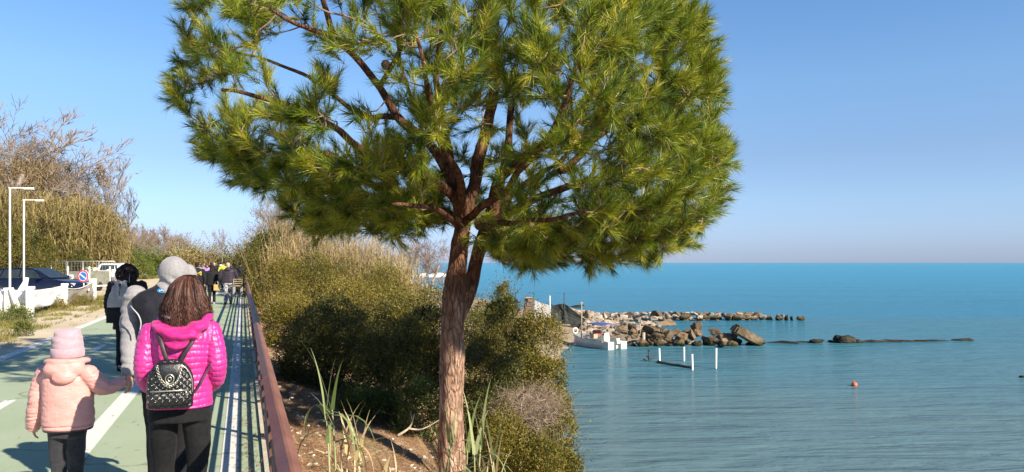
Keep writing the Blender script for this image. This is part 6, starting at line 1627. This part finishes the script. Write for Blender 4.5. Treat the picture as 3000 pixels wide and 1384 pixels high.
tr = MB(); ell_rings(tr, [(.68, 0, 0, .105, .08), (.60, 0, 0, .112, .085), (.55, 0, 0, .112, .085)])
limb(tr, [(-.056, 0, .58), (-.058, .02, .45), (-.056, .03, .33), (-.054, 0, .2), (-.055, -.04, .08)], [.062, .055, .047, .044, .042]); limb(tr, [(.052, 0, .58), (.050, .0, .45), (.047, 0, .33), (.045, -.06, .2), (.045, -.12, .10)], [.062, .055, .047, .044, .042])
link('trousers', fuse(tr, .0075, 2, folds(13, .005, 8, (1, 1, 1.5)), name='trousers'), cloth_mat('charcoal_leggings', (.022, .022, .026), (.035, .034, .04), .8), ch_)
shoe_mb((-.055, -.03, 0), .1, .72).build('shoe', m_sole, ch_, True); shoe_mb((.045, -.11, .04), -.1, .72, -.45).build('shoe', m_sole, ch_, True)
m_salmon = M('salmon_nylon', (.60, .285, .255), (.67, .335, .30), .45, 6, bump=.006, bscale=22, stretch=(1, 1, 1.8), spec=.4, sheen=.1)
jk = MB(); ell_rings(jk, [(.602, .004, 0, .145, .112), (.62, .004, 0, .152, .118), (.70, .004, 0, .152, .120), (.82, .003, 0, .148, .115), (.92, .003, 0, .150, .105), (.97, .003, 0, .140, .09), (1.01, .0, 0, .10, .075), (1.04, 0, 0, .07, .06)], 34)
limb(jk, [cL(134, 1095), cL(120, 1130), cL(108, 1180, -.02), cL(100, 1225, .0), cL(97, 1247, .02)], [.060, .060, .055, .050, .044], 6, 16)
limb(jk, [cL(258, 1095), cL(282, 1118, .02), cL(304, 1135, .04), cL(330, 1132, .08), cL(354, 1120, .12)], [.060, .058, .052, .046, .040], 6, 16)
def cj(co, no):
    x, z = co[:, 0], co[:, 2]; arm = np.abs(x) > .152
    w = .0035*vnoise(co*np.array([1, 1, 1.3]), 9, 5)+.0030*vnoise(co*np.array([.8, .8, 2.4]), 30, 7)*(.25+np.clip((np.abs(co[:, 0])-.09)*14, 0, 1))
    rz = co[:, 2]+.35*np.abs(co[:, 0])
    return w+np.where(arm, .0025*np.sin(rz*110+7*vnoise(co, 12, 2)), 0)-.010*np.exp(-((z-.628)/.006)**2)*(~arm)
link('jacket', fuse(jk, .0048, 2, cj, name='jacket'), m_salmon, ch_)
hm = MB(); ell_rings(hm, [(.594, .004, 0, .142, .110), (.608, .004, 0, .148, .114)], 34); hm.build('hem_band', cloth_mat('dark_hem', (.05, .02, .03), (.08, .03, .045)), ch_, True)
hd = MB(); hd.ball((-.002, -.075, .998), (.122, .062, .072), 22, 14); roll(hd, [(-.105, .045, 1.04), (-.112, -.03, 1.045), (-.06, -.09, 1.048), (.0, -.105, 1.045), (.06, -.09, 1.048), (.112, -.03, 1.045), (.105, .045, 1.04)], [.018, .024, .026, .026, .026, .024, .018])
hd.ball((.0, -.112, .948), (.075, .034, .042), 16, 12)
link('hood', fuse(hd, .0062, 2, lambda co, no: .005*vnoise(co*np.array([1, 1, 1.8]), 14, 2)+.004*np.cos(np.abs(co[:, 0])*60)*np.exp(-((co[:, 2]-.95)/.03)**2)-.010*np.exp(-(co[:, 0]/.008)**2)*0, name='hood'), m_salmon, ch_)
bn = MB(); ell_rings(bn, [(1.07, 0, 0, .086, .094), (1.10, 0, 0, .092, .100), (1.15, 0, 0, .092, .100), (1.20, -.002, 0, .086, .09), (1.232, .004, 0, .074, .070), (1.250, .014, 0, .052, .045)], 28)
m_beanie = cloth_mat('pink_beanie', (.40, .265, .305), (.47, .32, .365), .9, 70, .0025, 220, .3)
bno = link('beanie', fuse(bn, .006, 2, lambda co, no: .005*vnoise(co*np.array([.8, .8, 2]), 13, 3)+.005*np.sin((co[:, 2]+.25*co[:, 0])*115)*np.clip((co[:, 2]-1.14)*14, 0, 1)*np.clip((1.24-co[:, 2])*30, 0, 1), name='beanie'), m_beanie, ch_)
bf = MB(); ell_rings(bf, [(1.066, 0, 0, .092, .099), (1.072, 0, 0, .0965, .1035), (1.098, 0, 0, .0985, .1055), (1.122, 0, 0, .0965, .1035), (1.127, 0, 0, .092, .099)], 34); bf.build('turn_up', m_beanie, bno, True)
hk = MB(); roll(hk, [(-.07, -.01, 1.066), (-.05, -.065, 1.062), (0, -.082, 1.060), (.05, -.065, 1.062), (.07, -.01, 1.066)], [.014, .018, .018, .018, .014]); link('hair', fuse(hk, .006, 2, folds(40, .004, 2), name='hair'), m_hair, ch_)

# ---- generic walker for the people further on
def walker(label, px, Y, H, yaw, top, trou, hairm, stride=.12, hair='short', hood=False, arms=((-.02, .05), (.02, -.05)), wide=1.0, vox=.016, coat=.50, headtilt=0.0, shoe=None, puff=0.0, skin=None, armbend=0.0):
    """person H metres tall walking along the path; coat = hem height as a fraction of H"""
    o = thing('person', label, 'person', (bx(px, Y), Y, 0), yaw)
    S = H/1.7
    hc_ = np.array([0, .02, 1.585])
    b = MB(); face(b, hc_, .1, headtilt)
    limb(b, [(0, .01, 1.50), (0, 0, 1.40)], [.052, .065], 4, 10)
    ell_rings(b, [(1.44, 0, 0, .08, .065), (1.40, 0, 0, .17*wide, .09), (1.25, 0, 0, .165*wide, .11), (1.05, 0, 0, .14*wide, .10), (.92, 0, 0, .15*wide, .11), (.84, 0, 0, .15*wide, .11)], 18)
    A = []
    for sgn, (ax, ay) in zip((-1, 1), arms):
        sh = np.array([sgn*.185*wide, 0, 1.36]); el = sh+np.array([sgn*.05+ax*.4, ay*.6-.03, -.27]); wrr = el+np.array([ax*.6-sgn*.015, ay+.05+armbend, -.23+armbend*.6])
        limb(b, [sh, el, wrr], [.052, .042, .030], 4, 10); hand(b, wrr, wrr-el, (-sgn, 0, 0), 1.0, .5, sgn); A.append((sh, el, wrr))
    Lg = []
    for sgn in (-1, 1):
        f = sgn*stride; hp = np.array([sgn*.085, 0, .86]); kn = hp+np.array([0, f*.6+.03, -.40]); an = kn+np.array([0, f*.7-.07, -.37+max(0, -f)*.25])
        limb(b, [hp, kn, an], [.082, .056, .038], 4, 10); limb(b, [an+(0, -.03, -.03), an+(0, .11, -.06)], [.035, .03], 3, 8); Lg.append((hp, kn, an, f))
    def scl(me):
        me.transform(Matrix.Scale(S, 4)); return me
    link('body', scl(fuse(b, vox*.8, 1, name='body')), skin or m_skin, o)
    t = MB(); ell_rings(t, [(.96, 0, 0, .155*wide, .115), (.86, 0, 0, .168*wide, .125), (.80, 0, 0, .165*wide, .12)], 18)
    for hp, kn, an, f in Lg: limb(t, [hp, kn, an], [.095, .072, .058], 5, 12)
    link('trousers', scl(fuse(t, vox, 1, folds(8, .008, px*.1), name='trousers')), trou, o)
    j = MB(); hz = coat*1.7
    lv = [(hz, 0, 0, .185*wide, .14), (hz+.1, 0, 0, .182*wide, .138)]
    lv += [(z, 0, 0, .178*wide, .132) for z in np.arange(hz+.2, 1.28, .1)]
    lv += [(1.32, 0, 0, .205*wide, .125), (1.40, 0, 0, .185*wide, .10), (1.455, 0, 0, .10, .08), (1.485, 0, 0, .07, .065)]
    ell_rings(j, lv, 22)
    for sh, el, wrr in A: limb(j, [sh, el, wrr], [.075+puff, .064+puff, .048], 5, 12)
    if hood: j.ball((0, -.10, 1.43), (.12, .07, .08), 14, 10)
    fn = (lambda co, no: .010*(np.abs(np.sin(math.pi*co[:, 2]/.065))**.6-.6)+.006*vnoise(co, 12, 2)) if puff else folds(8, .010, px*.07)
    link('coat', scl(fuse(j, vox, 1, fn, name='coat')), top, o)
    if hair == 'short':
        h_ = MB(); h_.ball(hc_+np.array([0, -.016, .030]), (.083, .100, .096), 14, 10); h_.ball(hc_+np.array([0, -.05, -.03]), (.07, .055, .06), 12, 8)
        link('hair', scl(fuse(h_, .012, 1, folds(40, .004, 1), name='hair')), hairm, o)
    elif hair == 'long':
        h_ = MB(); h_.ball(hc_+np.array([0, -.014, .028]), (.09, .105, .10), 14, 10); h_.tube([hc_+np.array([0, -.05, .02]), hc_+np.array([0, -.075, -.1]), hc_+np.array([0, -.09, -.21])], [.085, .095, .075], 14, ratio=.55)
        link('hair', scl(fuse(h_, .012, 1, folds(34, .006, 1, (1, 1, .4)), name='hair')), hairm, o)
    elif hair == 'cap':
        h_ = MB(); h_.ball(hc_+np.array([0, -.01, .045]), (.087, .102, .085), 14, 10); link('cap', scl(fuse(h_, .012, 1, name='cap')), hairm, o)
    for hp, kn, an, f in Lg: 
        sm_ = shoe_mb(an*S+np.array([0, .01, -an[2]*S+max(0, an[2]-.09)*S*.8]), 0, 1.0*S, -.5 if f < -.05 else 0); sm_.build('shoe', shoe or m_dark, o, True)
    return o, S
# woman with dark curly hair
CWD = 12.0
m_coatk = cloth_mat('black_long_coat', (.009, .008, .010), (.016, .014, .018), .8, sheen=.04)
cw, S = walker('woman with dark curly hair in a long black coat, ahead at the left', 373, CWD, 1.66, YAW, m_coatk, m_blackc, m_hairk, .10, None, True, ((-.04, .10), (.02, .04)), 1.12, .011, .385, -.3, puff=.008)
hc2 = np.array([0, .0, 1.56])*S; cg = np.random.default_rng(4)
cb = MB(); cb.ball(hc2+np.array([0, -.02, .03]), (.122, .125, .118), 16, 12)
hob = link('hair', fuse(cb, .012, 1, folds(24, .02, 3), name='hair'), m_hairk, cw)
n = 1700; d = unit(cg.normal(size=(n, 3))); d[:, 2] = d[:, 2]*.9; base = hc2+np.array([0, -.02, .01])+d*np.array([.10, .11, .105])
d = d[d[:, 1] < .65]; n = len(d); base = hc2+np.array([0, -.02, .01])+d*np.array([.122, .125, .122])
cu_ = []
K = 9; P = [base]; p = base.copy(); ph = cg.uniform(0, 6.28, n); e1 = unit(np.cross(d, cg.normal(size=(n, 3)))); e2 = np.cross(d, e1)
for i in range(1, K): P.append(base+d*(.006*i)+np.array([0, 0, -.0045])*i+e1*(np.cos(ph+i*1.1)*.014)[:, None]+e2*(np.sin(ph+i*1.1)*.014)[:, None])
P = np.stack(P, 1); t_ = np.gradient(P, axis=1); s_ = unit(np.cross(t_, cg.normal(size=(n, 1, 3)))); A = P-s_*.0035; B = P+s_*.0035
link('curls', tri_mesh('curls', np.stack([A[:, :-1], B[:, :-1], B[:, 1:], A[:, 1:]], 2).reshape(-1, 3), None, np.repeat(cg.random(n), K-1), 4), m_hstrandk, hob)
# her drawstring bag
qL = Local(373, CWD); qc = qL(357, 880, 0); qc[1] = -.20
gbk = thing('drawstring_bag', 'pale grey drawstring bag with dark base on the back of the curly haired woman', 'bag', w2(qL.o, qc), YAW)
gm = MB(); ell_rings(gm, [(-.10, 0, 0, .175, .05), (-.02, 0, 0, .170, .062), (.10, .004, 0, .15, .06), (.20, .008, 0, .110, .048), (.26, .01, 0, .080, .032), (.31, .01, 0, .115, .025)], 24)
link('bag', fuse(gm, .009, 1, lambda co, no: .009*np.sin(co[:, 0]*70+co[:, 2]*9)*np.clip((co[:, 2]+.05)*4, 0, 1)+.005*vnoise(co, 14, 1), name='bag'), cloth_mat('grey_nylon', (.27, .26, .27), (.35, .34, .35), .6, 20, .002, 60), gbk)
gm = MB(); ell_rings(gm, [(-.335, -.01, 0, .176, .042), (-.25, -.008, 0, .178, .050), (-.15, -.005, 0, .178, .055), (-.098, 0, 0, .175, .054)], 24); gm.build('dark_base', m_blackj, gbk, True)
gm = MB(); gm.tube([(.01, -.05, .26), (.012, -.055, .20), (.0, -.066, .08)], .006, 6); gm.ball((.01, -.054, .245), .02, 8, 6); gm.build('toggle_cord', m_dark, gbk, True)
strap([(-.115, .02, .28), (-.125, .03, .42), (-.12, .12, .52)], .006).build('strap', m_greyf, gbk, True); strap([(.13, .02, .28), (.135, .03, .42), (.13, .12, .52)], .006).build('strap', m_greyf, gbk, True)
# the group in mid distance
m_camo = M('grey_camo', (.12, .12, .13), (.52, .50, .52), .85, 9, detail=2, lo=.46, hi=.54, spec=.15)
m_puff = cloth_mat('plum_puffer', (.022, .016, .026), (.036, .027, .040), .55)
m_purple = cloth_mat('lilac_top', (.30, .16, .42), (.38, .22, .5), .8)
m_hiviz = M('high_vis', (.48, .52, .02), (.56, .58, .03), .6, 9)
m_greyhair = M('fair_hair', (.35, .25, .19), (.48, .37, .30), .6, 20)
w1, S1_ = walker('man in a black jacket with a yellow panel across the back', 577, 30.0, 1.70, YAW, m_blackj, m_blackc, m_hairk, .16, 'short', False, ((-.02, .05), (.03, -.05)), 1.2, .018, .50, shoe=m_sole)
cm_ = [c for c in children(w1) if c.name.startswith('coat')][0]; dg.update()
patch('yellow_panel', cm_, .03, 1.26*S1_, [(-.14, -.075), (.14, -.075), (.14, .075), (-.14, .075)], .012, M('panel_yellow', (.45, .33, .03), (.52, .38, .05), .6, 9), cm_)
for q in range(6): patch('panel_mark', cm_, .03-.10+q*.04, 1.26*S1_, [(-.010, -.03), (.010, -.03), (.010, .03), (-.010, .03)], .018, m_blackj, cm_)
w2_, _ = walker('woman in black from behind, a tan bag in her right hand', 621, 31.2, 1.60, YAW, m_blackj, m_blackc, m_hairk, .07, 'long', False, ((-.02, .02), (.06, .02)), 1.25, .018, .47, shoe=m_sole)
hp_ = thing('handbag', 'small tan bag carried by the woman in black', 'bag', W(636, 843, 31.1), YAW)
MB().box((0, 0, 0), (.27, .10, .25), bev=.04).build('bag', M('tan_leather', (.42, .27, .10), (.52, .35, .15), .6, 9), hp_); MB().tube(spline([(-.09, 0, .11), (-.05, 0, .24), (.05, 0, .24), (.09, 0, .11)], 4), .012, 6).build('handle', m_tan, hp_, True)
walker('fair haired man in plum puffer and grey camouflage trousers pushing the bicycle', 668, 31.0, 1.68, YAW-.1, m_puff, m_camo, m_greyhair, .14, 'short', True, ((-.03, .05), (.08, .22)), 1.38, .018, .51, puff=.012, armbend=.1)
walker('person in black by the railing, half hidden behind the bicycle', 704, 38.0, 1.74, YAW, m_blackj, m_blackc, m_hairk, .1, 'short', False, wide=1.0, vox=.022)
far_p = [(606, 44, 1.66, m_purple, m_blackc, m_hair, 'long', 'person in a lilac top in the crowd ahead'), (655, 47, 1.72, m_hiviz, m_blackc, m_hairk, 'cap', 'cyclist in a bright yellow top far along the path'),
         (628, 52, 1.68, m_navy, m_blackc, m_greyhair, 'short', 'fair headed person in navy beyond the woman in black'), (640, 58, 1.70, m_blackj, m_camo, m_hairk, 'short', 'far walker in black with pale trousers left of the yellow top'),
         (592, 55, 1.62, m_greyf, m_navy, m_hair, 'long', 'far walker in grey between the yellow panel and the lilac top'), (683, 52, 1.70, m_navy, m_blackc, m_hairk, 'short', 'far walker in navy right of the fair haired man'),
         (693, 62, 1.66, cloth_mat('dull_red_coat', (.22, .04, .05), (.3, .06, .07)), m_blackc, m_hair, 'long', 'far walker in a dull red coat near the railing'), (647, 70, 1.72, m_whitep, m_navy, m_hairk, 'short', 'far walker in white deep in the crowd'),
         (664, 76, 1.66, m_puff, m_blackc, m_greyhair, 'short', 'farthest walker in plum under the lone bare tree'), (618, 66, 1.70, m_blackj, m_blackc, m_hairk, 'short', 'far walker in black between the lilac and the navy walkers'),
         (676, 68, 1.64, m_greyf, m_blackc, m_hair, 'long', 'far walker in grey near the end of the crowd')]
for px, Y, H, tp_, tr_, hm_, hr_, lab in far_p: walker(lab, px, Y, H, YAW, tp_, tr_, hm_, .1, hr_, vox=.03, wide=1.15)
# ---- bicycle with pannier leaning by the railing
bk_ = thing('bicycle', 'bicycle with a white carrier and basket wheeled along by the railing', 'bicycle', G(697, 892, 0)*np.array([1, 1, 0])+np.array([0, 0, .0]), YAW)
def wheel(y, nm):
    an = np.arange(29)/28*6.283; t = MB().tube(np.stack([np.zeros(29), y+np.cos(an)*.33, .345+np.sin(an)*.33], 1), .018, 6, cap=False).build(nm, m_tyre, bk_, True)
    s = MB()
    for q in np.arange(12)/12*6.283: s.tube([(.02*math.cos(q*3), y, .345), (0, y+math.cos(q)*.32, .345+math.sin(q)*.32)], .003, 3)
    s.tube([(-.05, y, .345), (.05, y, .345)], .02, 8); s.build('spokes', m_galv, t)
wheel(-.52, 'rear_wheel'); wheel(.52, 'front_wheel')
f = MB()
for a_, b_ in [((0, -.52, .345), (0, -.12, .30)), ((0, -.12, .30), (0, -.22, .82)), ((0, -.52, .345), (0, -.20, .74)), ((0, -.12, .30), (0, .36, .72)), ((0, -.20, .70), (0, .33, .84)), ((0, .52, .345), (0, .34, .88)), ((0, .34, .88), (0, .31, 1.0))]: f.tube([a_, b_], .017, 7)
f.build('frame', M('bike_red', (.16, .05, .06), (.22, .07, .08), .35, 8), bk_, True)
MB().tube(spline([(-.29, .20, 1.0), (-.2, .30, 1.04), (0, .32, 1.02), (.2, .30, 1.04), (.29, .20, 1.0)], 4), .014, 7).build('handlebar', m_dark, bk_, True)
sd2 = MB(); sd2.ball((0, -.26, .90), (.09, .14, .05), 12, 8); sd2.tube([(0, -.22, .8), (0, -.25, .9)], .014, 6); sd2.build('saddle', m_dark, bk_, True)
cr_ = MB(); cr_.box((0, -.55, .76), (.30, .36, .02)); 
for sx in (-.15, .15):
    for sy in (-.73, -.37): cr_.tube([(sx, sy, .77), (sx*1.1, sy*1.02, 1.02)], .008, 5)
    for z in (.85, .93, 1.02): cr_.tube([(sx*1.05, -.74, z), (sx*1.05, -.36, z)], .007, 5)
for z in (.85, .93, 1.02):
    for sy in (-.74, -.36): cr_.tube([(-.16, sy, z), (.16, sy, z)], .007, 5)
cr_.build('basket', m_tan, bk_)
for sx in (-1, 1): MB().box((sx*.14, -.55, .55), (.10, .34, .36), bev=.03).build('pannier', m_greyf, bk_)
pd = MB(); pd.tube([(-.12, -.10, .30), (.12, -.14, .30)], .012, 6); pd.box((.15, -.16, .24), (.09, .1, .02)); pd.box((-.15, -.06, .36), (.09, .1, .02)); pd.build('pedals', m_dark, bk_)
